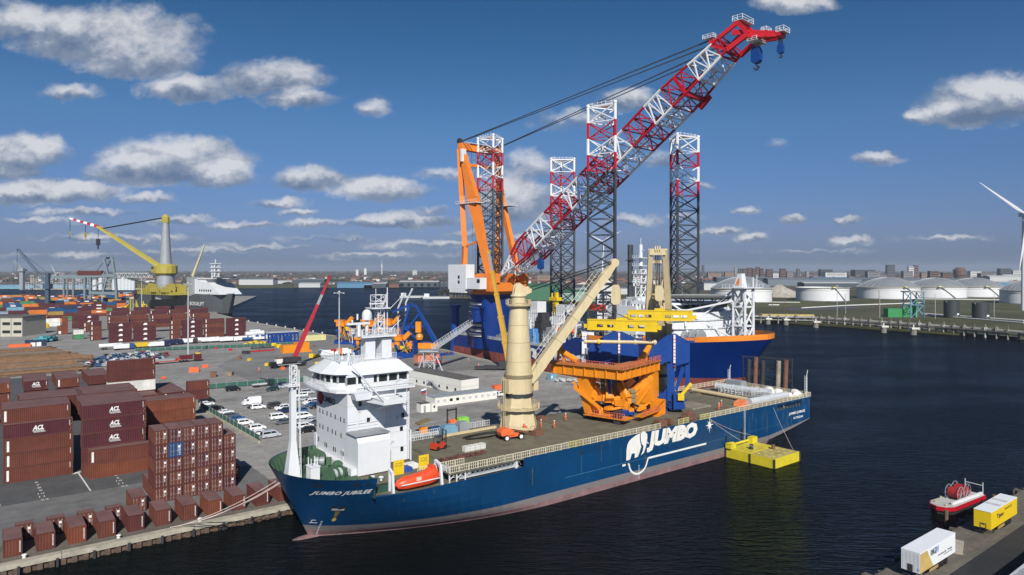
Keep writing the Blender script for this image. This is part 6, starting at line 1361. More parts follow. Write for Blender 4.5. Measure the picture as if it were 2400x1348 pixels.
def vmesh(kind):
    if kind in VM: return VM[kind]
    prof, W, win = PROF[kind]; n = len(prof); b = MB()
    def wy(z): return W/2*(1-.16*max(0, (z-.95))/1.0)
    b.add([(x,-wy(z),z) for x,z in prof]+[(x,wy(z),z) for x,z in prof], [(i,(i+1)%n,n+(i+1)%n,n+i) for i in range(n)]+[tuple(range(n-1,-1,-1)), tuple(range(n,2*n))])
    b.f = [f for f in b.f]; body = b.mesh('car_body', [CPT['white']])
    g = MB()
    for s in (-1,1): g.add([(x, s*(wy(z)+.012), z) for x,z in win], [(0,1,2,3) if s > 0 else (3,2,1,0)])
    pil = MB()
    xm = (win[0][0]+win[3][0])/2+.2
    for s in (-1,1): pil.add([(xm-.06,s*(wy(win[0][1])+.02),win[0][1]),(xm+.06,s*(wy(win[0][1])+.02),win[0][1]),(xm+.06,s*(wy(win[1][1])+.02),win[1][1]),(xm-.06,s*(wy(win[1][1])+.02),win[1][1])],[(0,1,2,3)])
    # windscreen and rear window
    i = max(range(n), key=lambda k: (prof[k][1] > win[1][1])*10+prof[k][0] if k < n-1 else -99)
    (xa,za),(xb,zb) = prof[i], prof[i+1]; e = .03; 
    ya, yb = wy(za)-.12, wy(zb)-.1; nx, nz = (za-zb), (xb-xa); l = math.hypot(nx,nz); nx, nz = nx/l*.02, nz/l*.02
    g.add([(xa+nx,-ya,za+nz),(xb+nx,-yb,zb+nz),(xb+nx,yb,zb+nz),(xa+nx,ya,za+nz)], [(0,1,2,3)])
    z0, z1 = win[0][1], win[1][1]; xr0 = prof[0][0]; 
    for k in range(1, n-1):
        (xa,za),(xb,zb) = prof[k], prof[k+1]
        if xa < 0 and za <= z0+.15 and zb >= z1-.1: g.add([(xa-.02,-wy(za)+.15,za+.05),(xb-.02,-wy(zb)+.15,zb-.05),(xb-.02,wy(zb)-.15,zb-.05),(xa-.02,wy(za)-.15,za+.05)], [(3,2,1,0)]); break
    w = MB(); w.bar((0,-.11,0),(0,.11,0),.33,12,0); w.bar((0,-.12,0),(0,.12,0),.2,8,1)
    l_ = MB(); L = prof[-1][0]
    for s in (-1,1): l_.cb(L-.03, s*W*.36, .68, .1, .3, .16, 0)
    VM[kind] = (body, g.mesh('car_window', [GLASS]), w.mesh('wheel', [BLACK, GREY]), l_.mesh('headlight', [mat('lamp_glass',(.6,.6,.6),.1)]), L, W, pil.mesh('pillar', [CPT['white']])); return VM[kind]
def car(kind, col, x, y, rz, label, group='vehicles parked in the car park', simple=False, z=QZ+.03):
    b, g, w, hl, L, W, pil = vmesh(kind); t = thing('parked_car' if 'van' not in kind else 'parked_van', label, 'car' if 'van' not in kind else 'van', (x,y,z), rz, group)
    setmat(put(b, 'car_body', t), CPT[col]); put(g, 'car_window', t)
    if not simple:
        setmat(put(pil, 'pillar', t), CPT[col])
        for sx in (-.62,.62):
            for sy in (-1,1): put(w, 'wheel', t, (sx*L+.0, sy*(W/2-.08), .33))
        put(hl, 'headlight', t)
    return t
CARS = [(1455,1090,'van','silver',0,'silver van with long side windows at the end of the fence row'),
 (330,478,'van','black',0,'black van beside the brown stack at the head of the fence row'),(335,530,'saloon','white',0,'low white car next to the black van in the fence row'),(500,600,'saloon','black',0,'black car, third in the fence row'),
 (670,675,'saloon','white',0,'white car, fourth in the fence row'),(775,735,'estate','grey',0,'grey estate car, fifth in the fence row'),(885,788,'saloon','blue',0,'blue grey car, sixth in the fence row'),
 (1005,868,'mpv','white',0,'white people carrier, seventh in the fence row'),(1220,960,'mpv','white',0,'white people carrier, eighth in the fence row'),(1290,1045,'estate','white',0,'white estate car half hidden behind the silver van'),
 (795,272,'van','black',0,'black van alone in front of the far green fence'),(1485,270,'suv','green',180,'dark green off-roader in the upper car park'),(1640,182,'saloon','navy',180,'navy blue car by the upper fence'),(1685,222,'estate','silver',180,'silver estate car beside the dark green off-roader'),
 (1120,515,'bigvan','white',180,'tall white panel van in the middle of the car park'),(1170,570,'saloon','black',180,'black car between the tall white van and the small white van'),(1235,590,'mpv','white',0,'small white van with reddish lower side'),
 (1545,570,'van','brown',0,'dark brown van right of the small white van'),(1650,605,'mpv','white',180,'white car left of the ship mast, beyond the brown van'),(1710,655,'suv','navy',180,'dark blue car left of the ship mast'),
 (1590,770,'van','white',0,'white van with dark windows left of the ship mast'),(1690,850,'estate','grey',180,'dark grey car below the white van by the mast'),
 (1900,300,'estate','navy',0,'dark car in the top row right of the mast'),(2090,330,'van','silver',0,'silver van in the top row right of the mast'),(1985,385,'mpv','white',180,'white car with red nose right of the mast'),
 (2025,445,'estate','silver',180,'silver estate car right of the mast'),(2150,510,'van','white',180,'white van close to the bridge tower'),(2195,540,'estate','blue',180,'blue grey estate car close to the bridge tower'),
 (2265,575,'saloon','black',180,'black car cut off by the bridge tower'),(1970,660,'suv','blue',180,'blue car right of the mast'),(2030,755,'van','white',0,'white van right of the mast'),
 (2130,820,'estate','silver',180,'silver estate car near the bridge tower'),(2250,880,'suv','grey',180,'dark car half behind the bridge tower'),(2060,930,'mpv','white',0,'white car behind the glossy black one'),(2090,1000,'suv','black',180,'glossy black off-roader nearest the bridge tower')]
for zx, zy, kind, col, dr, lab in CARS:
    x, y = site(440+zx/7.4875, 880+zy/7.4875); car(kind, col, x, y, TH+R(dr)+R(rnd.uniform(-2.5,2.5)), lab)
# second lot of tightly parked cars
cc = 0
for r in range(7):
    for i in range(12-(r > 4)*2):
        a = -79+i*2.7+r*2.2; b = 262+r*6.0
        if rnd.random() < .12: continue
        x, y = S(a, b); k = rnd.choice(['saloon','estate','suv','mpv','van']); c_ = rnd.choice(['white','silver','grey','black','navy','silver','blue','red','white'])
        car(k, c_, x, y, TH+R(90+rnd.uniform(-4,4)), '%s %s, %s from the left in line %s of the crowded storage lot' % (c_, dict(saloon='saloon car',estate='estate car',suv='off-roader',mpv='people carrier',van='van')[k], NTH[i], ['one','two','three','four','five','six','seven'][r]), 'cars stored in the crowded lot', simple=True); cc += 1
# flatbed truck, low loader, tankers, truck cabs
def truck(name, label, x, y, rz, parts, cat='truck', group=None, wheels=(), wr=.5, W=2.4):
    t = thing(name, label, cat, (x,y,QZ+.03), rz, group)
    for nm, mt_, boxes in parts:
        m_ = MB()
        for bx in boxes:
            if len(bx) == 6: m_.box(*bx)
            else: m_.bar(*bx)
        m_.build(nm, mt_, t, smooth=any(len(b_) != 6 for b_ in boxes))
    for wx in wheels:
        for s in (-1,1): m_ = MB(); m_.bar((wx,s*(W/2-.3),wr),(wx,s*W/2,wr),wr,12); m_.bar((wx,s*(W/2-.3),wr),(wx,s*(W/2+.02),wr),wr*.55,8); m_.build('wheel', BLACK, t)
    return t
DRED = mat('haulier_maroon', (.10,.015,.02), .35, var=.05)
x, y = site(440+1320/7.4875, 880+195/7.4875); truck('flatbed_truck','grey flatbed truck parked along the upper green fence',x,y,TH,[('flatbed',LGREY,[(-4,1.2,-1.2,1.2,.9,1.15),(-4,1.2,-1.2,-1.1,1.15,1.5)]),('cab',CPT['green'],[(2.2,4,-1.2,1.2,.6,2.6)]),('loading_crane',DARK,[(1.3,2,-.8,.8,.9,2.4),((1.6,0,2.4),(-1,.4,3.2),.2,6)])],wheels=(-3,-2,3.2))
x, y = site(408,851); truck('low_loader','long maroon and red low loader combination standing under the lamp mast',x,y,TH+R(2),
 [('trailer',mat('loader_red',(.45,.05,.03),.5),[(-14,2,-1.3,1.3,1.0,1.3),(-14,-9.5,-1.2,1.2,1.3,2.6),(1,4,-1.2,1.2,1.5,2.2)]),('ballast',DRED,[(2.5,8,-1.2,1.2,1.4,3.4)]),('tractor_cab',DRED,[(9.2,12,-1.25,1.25,.8,3.6)]),('roof_spoiler',CPT['yellow'],[(9.4,11.4,-1.1,1.1,3.6,4.2)]),('windscreen',GLASS,[(12,12.05,-1.1,1.1,2.1,3.2)]),('crate_load',GREY,[(-9,0,-1,1,1.35,2.3)])],wheels=(-13,-11.8,-10.6,-9.4,-8.2,-7,3,4.4,5.8,9.5,11),wr=.48)
# red mobile crane
x, y = site(679,860); mc = truck('mobile_crane','black mobile crane with long red telescopic boom raised over the yard',x,y,TH+R(4),
 [('carrier',CPT['black'],[(-7.5,7.6,-1.4,1.4,.9,1.7),(-3,3,-1.4,1.4,1.7,2.3)]),('driver_cab',CPT['black'],[(-9.0,-6.6,-1.35,1.35,.8,2.9)]),('superstructure',DARK,[(-2.6,3.4,-1.5,1.5,2.3,4.4),(2.8,5,-1.4,1.4,2.4,4.2)]),('carrier_stripe',MARK,[(-6,5,-1.43,-1.4,1.25,1.4)])],'crane',None,(-7.4,-5.2,-1.5,.2,4.2,6),.72,2.8)
bs_, be_ = Vector(site(690,838,5.2)+(5.0,)), Vector((0,0,0)); Yb = bs_.y+6; be_ = Vector(((772-1200)/1600*Yb, Yb, CAM_H-(650-632)/1600*Yb))
o_ = Vector(mc.location); rot_ = Matrix.Rotation(-mc.rotation_euler.z, 3, 'Z')
CRED = mat('mobile_boom_red', (.36,.015,.03), .4, var=.08)
fr = [0,.36,.52,.66,.8,.92,1.0]; wd = [1.7,1.35,1.15,.98,.85,.7]
for k in range(6):
    p = rot_ @ (bs_+(be_-bs_)*fr[k]-o_); q = rot_ @ (bs_+(be_-bs_)*fr[k+1]-o_); m_ = MB(); m_.beam(p, q, wd[k], wd[k]*1.2); b_ = m_.build('boom_stage', CRED if k in (0,1,5) else (GREY if k % 2 else CRED), mc)
    m_ = MB(); m_.beam(q-(q-p).normalized()*.8, q, wd[k]*1.12, wd[k]*1.35); m_.build('stage_collar', CRED, b_)
p = rot_ @ (be_-o_); m_ = MB(); m_.cb(p.x,p.y,p.z-.8,1.0,1.0,1.8); m_.build('boom_head', CRED, mc); m_ = MB(); m_.bar(p, (p.x+.3,p.y,p.z-30), .05, 3); m_.build('hoist_rope', BLACK, mc)
# yellow mobile crane by the jack-up ship
x, y = site(1176,868); yc = truck('mobile_crane','yellow mobile crane with tall slim boom beside the blue crane tub',x,y,R(-8),
 [('carrier',DARK,[(-8,6,-1.5,1.5,.8,1.9),(-12,-8,-1.3,1.3,.8,1.5)]),('superstructure',DARK,[(-1,4.5,-1.6,1.6,1.9,4.0)])],'crane',None,(-7,-5,-3,3,5),.7,2.9)
bs_ = Vector((-0.9*0+x, y, 4.5)); Yb = y+4; be_ = Vector(((1145-1200)/1600*Yb, Yb, CAM_H+(632-588)/1600*Yb)); o_ = Vector(yc.location); rot_ = Matrix.Rotation(-yc.rotation_euler.z, 3, 'Z')
bs_ = Vector(((1194-1200)/1600*y, y, 4.5))
CYEL = mat('mobile_boom_yellow', (.55,.32,.04), .45, var=.1)
for k in range(5):
    fr = [0,.2,.42,.62,.82,1]; p = rot_ @ (bs_+(be_-bs_)*fr[k]-o_); q = rot_ @ (bs_+(be_-bs_)*fr[k+1]-o_); m_ = MB(); w_ = 2.0-.27*k; m_.beam(p, q, w_, w_*1.15); b_ = m_.build('boom_stage', CYEL if k < 4 else mat('boom_tip_grey',(.3,.3,.3),.5), yc)
    m_ = MB(); m_.beam(q-(q-p).normalized()*1.0, q, w_*1.15, w_*1.3); m_.build('stage_collar', CYEL, b_)
# lamp masts
def lamp(px, py, top, label, r=.28):
    x, y = site(px, py); h = (632-top)/1600*y+CAM_H-QZ
    t = thing('lamp_mast', label, 'lamp mast', (x,y,QZ), 0, 'tall lamp masts in the yard')
    m_ = MB(); m_.bar((0,0,0),(0,0,h), r*1.5, 10, 0, r*.8); m_.build('pole', GALV, t, smooth=True)
    m_ = MB(); m_.bar((-2,0,h-.8),(2,0,h-.8),.1); m_.bar((0,-2,h-.8),(0,2,h-.8),.1); [m_.cb(dx,dy,h-1.1,.7,.7,.35) for dx, dy in ((-2,0),(2,0),(0,-2),(0,2))]; m_.lathe([(.5,h-.6),(.4,h)],n=8); m_.build('lamp_head', LGREY, t)
    m_ = MB(); m_.cb(0,0,0,1.0,1.0,.8); m_.build('foundation', COPE, t)
lamp(441,835,662,'tall lamp mast standing at the low loader'); lamp(795,868,682,'tall lamp mast rising behind the white bridge',.26); lamp(332,752,655,'lamp mast among the dark red stacks'); lamp(239,728,690,'shorter far lamp mast left of the dark red stacks'); lamp(312,722,684,'thin far lamp mast beside the yellow gear')
lamp(118,716,672,'thin lamp mast in the coloured container park at left')
# fences
def fence(pts, label, H=2.0, netcol=(.03,.10,.075), wall=False):
    t = thing('mesh_fence', label, 'fence', (0,0,0)); nm = mat('fence_net_green', netcol, .8, var=.25, scale=2)
    for (x0,y0),(x1,y1) in zip(pts, pts[1:]):
        L = math.hypot(x1-x0,y1-y0); n = max(1, int(L/3.5)); 
        for k in range(n):
            p = Vector((x0+(x1-x0)*k/n, y0+(y1-y0)*k/n, QZ)); q = Vector((x0+(x1-x0)*(k+1)/n, y0+(y1-y0)*(k+1)/n, QZ))
            m_ = MB(); m_.beam(p+Vector((0,0,H*.45+.2)), q+Vector((0,0,H*.45+.2)), .04, H*.85); m_.build('fence_panel', nm, t)
            m_ = MB(); m_.bar(p, p+Vector((0,0,H+.3)), .06); m_.bar(p+Vector((0,0,H)), q+Vector((0,0,H)), .035); m_.build('fence_post', GALV, t)
            if wall: m_ = MB(); m_.beam(p+Vector((.3,-.6,.3)), q+Vector((.3,-.6,.3)), .6, .6); m_.build('wall_block', COPE, t)
fence([S(-53,168.4), S(-31,166), S(-9.5,162.5), S(14,162.8), S(30,150)], 'green mesh fence between the car park and the upper yard')
fence([S(-59.2,133), S(-58,77)], 'green mesh fence on a low wall along the row of parked cars', wall=True)
fence([S(-50,316),S(10,300),S(30,296)], 'green mesh fence beyond the stored cars', 1.8)
fence([S(-36.5,88.5), S(-10,88)], 'green mesh fence in front of the long white huts', 1.6)
# offices
wl = thing('container_office', 'long two storey white office block with dark roof beside the bridge tower', 'office block', (-18,242.5,QZ), R(132)); OFW = mat('office_white', (.70,.69,.64), .6, var=.06, streak=.15, streak_col=(.45,.42,.36)); OFR = mat('office_roof_dark', (.10,.095,.09), .8, var=.25)
for fl in range(2):
    for k in range(14):
        m_ = MB(); m_.box(.03+k*2.45, 2.42+k*2.45, -8.0, 0, fl*2.55+.02, fl*2.55+2.5); m_.build('cabin_unit', OFW, wl)
m_ = MB(); m_.box(0,34.3,-8.0,0,5.06,5.2); m_.build('roof', OFR, wl)
for k in range(14): m_ = MB(); m_.box(.1+k*2.45,2.3+k*2.45,-7.9,-.1,5.2,5.26); m_.build('roof_panel', OFR, wl)
for k in range(6): m_ = MB(); m_.box(3+k*4.9,4+k*4.9,0,.05,.9,1.9); m_.build('window', GLASS, wl)
m_ = MB(); m_.beam((12,.9,.2),(17,.9,2.8),.9,.15); m_.beam((12,1.4,1.2),(17,1.4,3.8),.06,.06); m_.box(17,19.5,.2,1.5,2.55,2.65); [m_.bar((17+k,1.5,2.6),(17+k,1.5,3.7),.05) for k in range(3)]; m_.build('stair', GREY, wl)
wl.rotation_euler = (0,0,R(132)); 
for o in list(wl.children): o.scale = (1,-1,1) if False else (1,1,1)
h2_ = thing('site_huts', 'long low white row of site huts with grey roof and green fence', 'site huts', (-25,221.3,QZ), R(35))
for k in range(10):
    m_ = MB(); m_.box(.03+k*2.42,2.4+k*2.42,0,6,0,2.75); u_ = m_.build('hut_unit', OFW, h2_); m_ = MB(); m_.box(.7+k*2.42,1.8+k*2.42,-.05,.0,1.1,2.0); m_.build('window', GLASS if k in (2,3) else LGREY, u_)
m_ = MB(); m_.box(-.1,24.4,-.1,6.2,2.78,2.95); m_.build('roof', mat('hut_roof_grey',(.25,.28,.30),.7,var=.2), h2_)
h3_ = thing('gate_hut', 'small white gate hut with a flagpole beside the long huts', 'hut', site(987,968)+(QZ,), R(35)); m_ = MB(); m_.box(0,3.2,0,3,0,2.7); m_.box(3.4,5.4,-.6,2.2,0,2.4); m_.build('hut_wall', OFW, h3_); m_ = MB(); m_.box(-.1,3.3,-.1,3.1,2.7,2.82); m_.build('roof', OFR, h3_); m_ = MB(); m_.box(.9,1.6,-.04,0,0,2.1); m_.build('door', GREY, h3_); m_ = MB(); m_.box(4,4.6,-.64,-.6,1.2,1.9); m_.build('window', GLASS, h3_)
fp = thing('flagpole', 'white flagpole with blue, white and red flag by the gate hut', 'flagpole', site(999,956)+(QZ,), 0); m_ = MB(); m_.bar((0,0,0),(0,0,6.6),.06); m_.build('pole', WHITE, fp)
for k, c in enumerate((MARK, CP['blue'], RED)): m_ = MB(); m_.add([(0,0,6.4-k*.5),(-.9,.1,6.0-k*.5),(-1.6,0,5.9-k*.6),(-1.6,0,5.4-k*.6),(-.9,.1,5.5-k*.5),(0,0,5.9-k*.5)],[(0,1,4,5),(1,2,3,4)]); m_.build('flag', c, fp)
def kit(name, label, cat, x, y, rz, parts, group=None, z=None):
    t = thing(name, label, cat, (x,y,QZ+.02 if z is None else z), rz, group)
    for nm, mt_, bx in parts:
        m_ = MB()
        for b_ in bx:
            if len(b_) == 6: m_.box(*b_)
            elif isinstance(b_[3], int): m_.bar(*b_)
            else: m_.beam(*b_)
        m_.build(nm, mt_, t)
    return t
x, y = site(1140,924); kit('excavator','orange tracked machine parked behind the first crane','excavator',*site(1168,918),R(30),[('tracks',DARK,[(-2,2,-1.4,-.8,0,.8),(-2,2,.8,1.4,0,.8)]),('body',ORS,[(-2,1.6,-1.3,1.3,.8,2.4)]),('arm',ORS,[((1,0,2),(3.5,0,3.6),.35,.4),((3.5,0,3.6),(5,0,1.5),.3,.3)])])
car('mpv','white',*site(1177,928),TH,'white van parked beside the huts behind the first crane')
kit('portable_cabin','white box with brown rusty roof rim behind the red mobile crane','cabin',*site(666,853),TH,[('cabin_wall',OFW,[(-4,4,-1.5,1.5,0,2.7)]),('roof_rim',RUST,[(-4.1,4.1,-1.6,1.6,2.7,3.0)])])
kit('blue_pipe_frame','wide blue steel support frame with many posts in the upper yard','steel frame',*S(16.5,305),TH-R(3),[('top_deck',LGREY,[(0,18,-4,4,7.2,7.5)]),('support_post',BLUEF,[(k*2.2,k*2.2+.6,-3.5,-2.9,0,7.2) for k in range(9)]+[(k*2.2,k*2.2+.6,2.9,3.5,0,7.2) for k in range(9)]),('base_beam',BLUEF,[(0,18,-3.6,-2.6,0,2.2),(0,18,2.6,3.6,0,1),(0,18,-3.4,-2.8,5.8,7.2),(2,6,-3.7,-2,2,5),(10,13,-3.7,-2,2,5.2)]),('brace',BLUEF,[((k*2.2,-3.2,2),(k*2.2+2.2,-3.2,6),.3,.3) for k in range(8)])])
for k in range(3): kit('storage_unit','pale yellow storage unit by the upper quay, %s from the blue frame' % NTH[k],'container',*S(42.5+k*4.7,313),TH,[('unit_wall',mat('unit_cream',(.62,.58,.28),.6,var=.1),[(0,4.6,0,5,0,3.2)]),('vent',DARK,[(1,1.3,-.05,0,1.4,1.7),(3,3.3,-.05,0,1.4,1.7)])],'pale yellow storage units')
kit('orange_block','orange steel ballast structure lying by the red crane boom','steel block',*site(664,828),TH,[('block',ORNG2,[(0,7.5,0,5,0,4),(7.6,14,-.5,6,0,5),(-1,15,-1.5,-.4,0,.8)]),('opening',BLACK,[(7.0,7.9,-.1,0,1.4,3.2)])])
for k, (p, q, col, lb) in enumerate([((643,812),(668,818),YEL,'yellow jointed steel arm lying right of the blue frame'),((731,838),(792,831),YEL,'long yellow tube lying in the upper yard'),((746,858),(770,868),YEL,'short yellow tube end lying near the containers'),((577,812),(600,806),YEL,'yellow steel truss piece lying in the upper yard'),((604,810),(620,808),YEL,'small yellow drum piece beside the truss'),((575,826),(640,822),RED,'long thin red beam lying in the upper yard'),((590,818),(640,815),DARK,'dark thin pipe lying in the upper yard'),((930,842),(1058,828),BLUEF,'blue plates stacked on the quay by the gangway'),((1000,838),(1062,831),BLUEF,'long flat blue steel beam on the quay by the gangway')]):
    (x0,y0),(x1,y1) = site(*p), site(*q); t = thing('steel_piece', lb, 'steel piece', (x0,y0,QZ), 0); m_ = MB(); h_ = 1.3 if col == YEL else .6
    m_.beam((0,0,h_*.6),(x1-x0,y1-y0,h_*.6),h_*1.2,h_); m_.build('main_beam', col, t)
    for f in (0,.5,1): m_ = MB(); m_.cb((x1-x0)*f,(y1-y0)*f,0,h_*1.8,h_*1.8,h_*1.5); m_.build('end_plate', col, t)
for k, (px, py, c, s_) in enumerate([(455,872,ORS,2.4),(480,862,ORS,1.6),(383,888,ORS,1.0),(585,845,YEL,1.2),(626,857,YEL,1.4),(561,842,RUST,1.6),(572,829,DARK,1.8),(580,829,DARK,1.8),(752,822,LGREY,1.0),(735,812,RUST,.8),(507,818,RED,.9),(540,822,RED,1.2),(662,866,ORS,1.2),(772,860,BLUEF,2.6),(812,862,YEL,2.4),(540,880,WOOD,2.0),(500,883,RUST,2.4),(1050,830,RUST,1.4),(975,857,CP['dred'],1.0),(990,857,CP['dred'],1.0)]):
    t = thing('yard_crate', '%s crate on the yard paving, %s of the scattered pieces from the left' % ({ORS:'orange',YEL:'yellow',RUST:'rusty',DARK:'dark',LGREY:'grey',RED:'red',BLUEF:'blue',WOOD:'brown'}.get(c,'dark red'), NTH[k]), 'crate', site(px,py)+(QZ+.02,), R(20+k*17), 'pieces scattered over the yard')
    m_ = MB(); m_.cb(0,0,0,s_*1.6,s_,.8*s_); m_.build('box', c, t); m_ = MB(); m_.cb(0,0,.8*s_,s_*1.65,.12,.12); m_.cb(0,0,.8*s_,.12,s_*1.05,.12); m_.build('lid_bar', c, t)
ck = thing('truck_row','line of white, red and blue lorries standing behind the stored cars','lorries',(0,0,0)) if False else None
LOR = [(261,816,'white'),(290,817,'blue'),(322,812,'red'),(335,813,'yellow'),(352,812,'blue'),(372,811,'navy'),(470,801,'white'),(492,800,'white'),(515,799,'white'),(535,799,'white'),(556,797,'red'),(568,797,'blue'),(586,796,'blue'),(600,795,'blue'),(612,795,'white'),(405,806,'navy'),(420,804,'blue'),(440,803,'brown')]
for k, (px, py, c) in enumerate(LOR):
    x, y = site(px, py+3); tank = k in (0,6)
    truck('lorry','%s lorry%s, %s in the line below the red stacks' % (c, ' with tank' if tank else '', NTH[k]),x,y,TH+R(rnd.uniform(-4,4)),[('cab',CPT[c],[(3,5.2,-1.2,1.2,.7,3.3)]),('windscreen',GLASS,[(5.2,5.25,-1.05,1.05,1.9,2.9)]),('load_box',CPT[c if not k % 3 else 'white'],[((-6,0,2.2),(2.8,0,2.2),1.15,12)] if tank else [(-5,2.6,-1.2,1.2,1.0,2.4+.9*(k%2))])],'lorry','lorries in line behind the stored cars',(-4,-2.6,4),.5)
for k, (px, py) in enumerate(((588,789),(597,784),(606,787))):
    kit('storage_tank','%s white cylindrical tank beside the last dark red stack' % NTH[k],'tank',*site(px,py),TH,[('tank_shell',WHITE,[((-3.5,0,1.8),(3.5,0,1.8),1.6,14)]),('saddle',GREY,[(-2.5,-2,-1.4,1.4,0,.8),(2,2.5,-1.4,1.4,0,.8)])],'white cylindrical tanks')
# steel store: long brown beams in piles
sp = 0
for k in range(15):
    b = 249+k*7.2; a1 = -76+(k*1.2 if k < 8 else -(k-8)*1.2)-rnd.uniform(0,4); t = thing('steel_pile', '%s pile of long brown steel beams counted from the near containers' % NTH[k], 'steel pile', S(-125,b)+(QZ,), TH, 'piles of brown steel beams'); L = a1+125
    n_ = rnd.choice([3,4,5])
    for q in range(n_):
        for lv in range(2 if q in (0,n_-1) else 3):
            m_ = MB(); x0 = rnd.uniform(0,3); m_.box(x0, L-rnd.uniform(0,5), q*1.15, q*1.15+.95, .15+lv*.75, .15+lv*.75+.55); m_.box(x0, L-rnd.uniform(0,5), q*1.15+.35, q*1.15+.6, .15+lv*.75+.55, .15+lv*.75+.75)
            m_.build('steel_beam', [mat('beam_brown',(.15,.095,.055),.8,var=.3), mat('beam_rust',(.21,.115,.055),.8,var=.3), mat('beam_grey',(.16,.15,.145),.7,var=.2)][rnd.choice([0,0,1,1,2] if k > 3 else [0,1,2])], t)
# left building, sheds and blue machines
ob = thing('office_building', 'two storey concrete office with dark window bands at the left edge', 'building', (-345.5,452,QZ), R(2)); OB = mat('pale_concrete',(.42,.40,.33),.8,var=.1)
m_ = MB(); m_.box(-60,21,0,24,0,12.5); m_.build('wall', OB, ob); m_ = MB(); m_.box(-60.5,21.5,-.5,24.5,12.5,13.1); m_.build('roof', OFR, ob)
for fl in (2.2,7.6):
    for k in range(8): m_ = MB(); m_.box(15.5-k*7.2-5.4+5,15.5-k*7.2+4.6,-.12,.0,fl,fl+1.9); m_.build('window', GLASS, ob)
for k in range(9): m_ = MB(); m_.box(20.6-k*7.2,21-k*7.2,-.25,0,0,12.5); m_.build('facade_joint', GREY, ob)
kit('blue_shed','long pale blue shed behind the concrete office','shed',-385,545,R(4),[('shed_wall',mat('shed_blue_grey',(.20,.27,.34),.7,var=.1),[(-60,2,0,20,0,9)]),('roof',mat('shed_roof',(.24,.30,.36),.6,var=.1),[(-60,2.5,-.5,10,9,10.2),(-60,2.5,10,20.5,9,10)])])
kit('orange_container_bin','orange open bin left of the dark hut','container',*site(46,819),TH,[('bin',ORS,[(-5,5,-1.4,1.4,0,3)])]); kit('dark_hut','dark blue hut with two white doors beyond the steel piles','hut',*site(84,816),TH,[('hut_wall',CP['navy'],[(-5,5,-2,2,0,4.6)]),('door',MARK,[(-2.5,-.3,-2.06,-2,.6,3.4),(.2,2.4,-2.06,-2,.6,3.4)])])
for k in range(3): kit('blue_machine','%s turquoise lifting machine near the steel store' % NTH[k],'machine',*site(98+k*13,803-k*1.5),R(20+k*40),[('body',mat('turquoise',(.05,.32,.36),.5),[(-4,3,-1.5,1.5,.8,2.6),(-1,1,-1,1,2.6,4)]),('wheel',BLACK,[((-2.5,-1.8,.8),(-2.5,1.8,.8),.8,10),((2,-1.8,.8),(2,1.8,.8),.8,10)]),('arm',CPT['grey'],[((0,0,3),(6,0,4.5),.5,.5)])],'turquoise machines')
kit('brown_container_stack','pair of upright orange brown containers on the yard road','container',*site(145,784),TH,[('container_wall',CP['rust'],[(-2.6,3.4,-1.3,1.3,0,3),(-2.6,3.4,-1.3,1.3,3.1,6),(.2,3.4,-1.25,1.35,6.1,12)]),('door',MARK,[(-2,-.6,-1.35,-1.3,.5,2.4)])])
for k in range(2): kit('reefer_container','white refrigerated container with round vents, %s one' % ['lower','upper'][k],'container',*site(119,765),TH,[('container_wall',CP['white'],[(-6,6,-1.3,1.3,k*3.1,k*3.1+3)])],'white containers on the yard road')
for k, (px, py, s_) in enumerate([(70,745,4),(126,742,6),(265,728,9),(295,732,7),(336,728,8),(110,768,3)]):
    kit('yellow_gear','%s yellow machine among the containers at left' % NTH[k],'machine',*site(px,py),R(k*30),[('frame',YEL,[(-s_*.5,s_*.5,-s_*.3,s_*.3,0,s_*.5),(-s_*.2,s_*.4,-s_*.2,s_*.2,s_*.5,s_*.9)]),('arm',YEL,[((0,0,s_*.8),(s_*.8,0,s_*1.2),.8,.9),((-.3*s_,0,s_*.4),(-s_*.9,0,s_*.9),.7,.8)]),('cab',DARK,[(-s_*.3,0,-s_*.32,-s_*.1,s_*.5,s_*.75)])],'yellow machines among the containers')

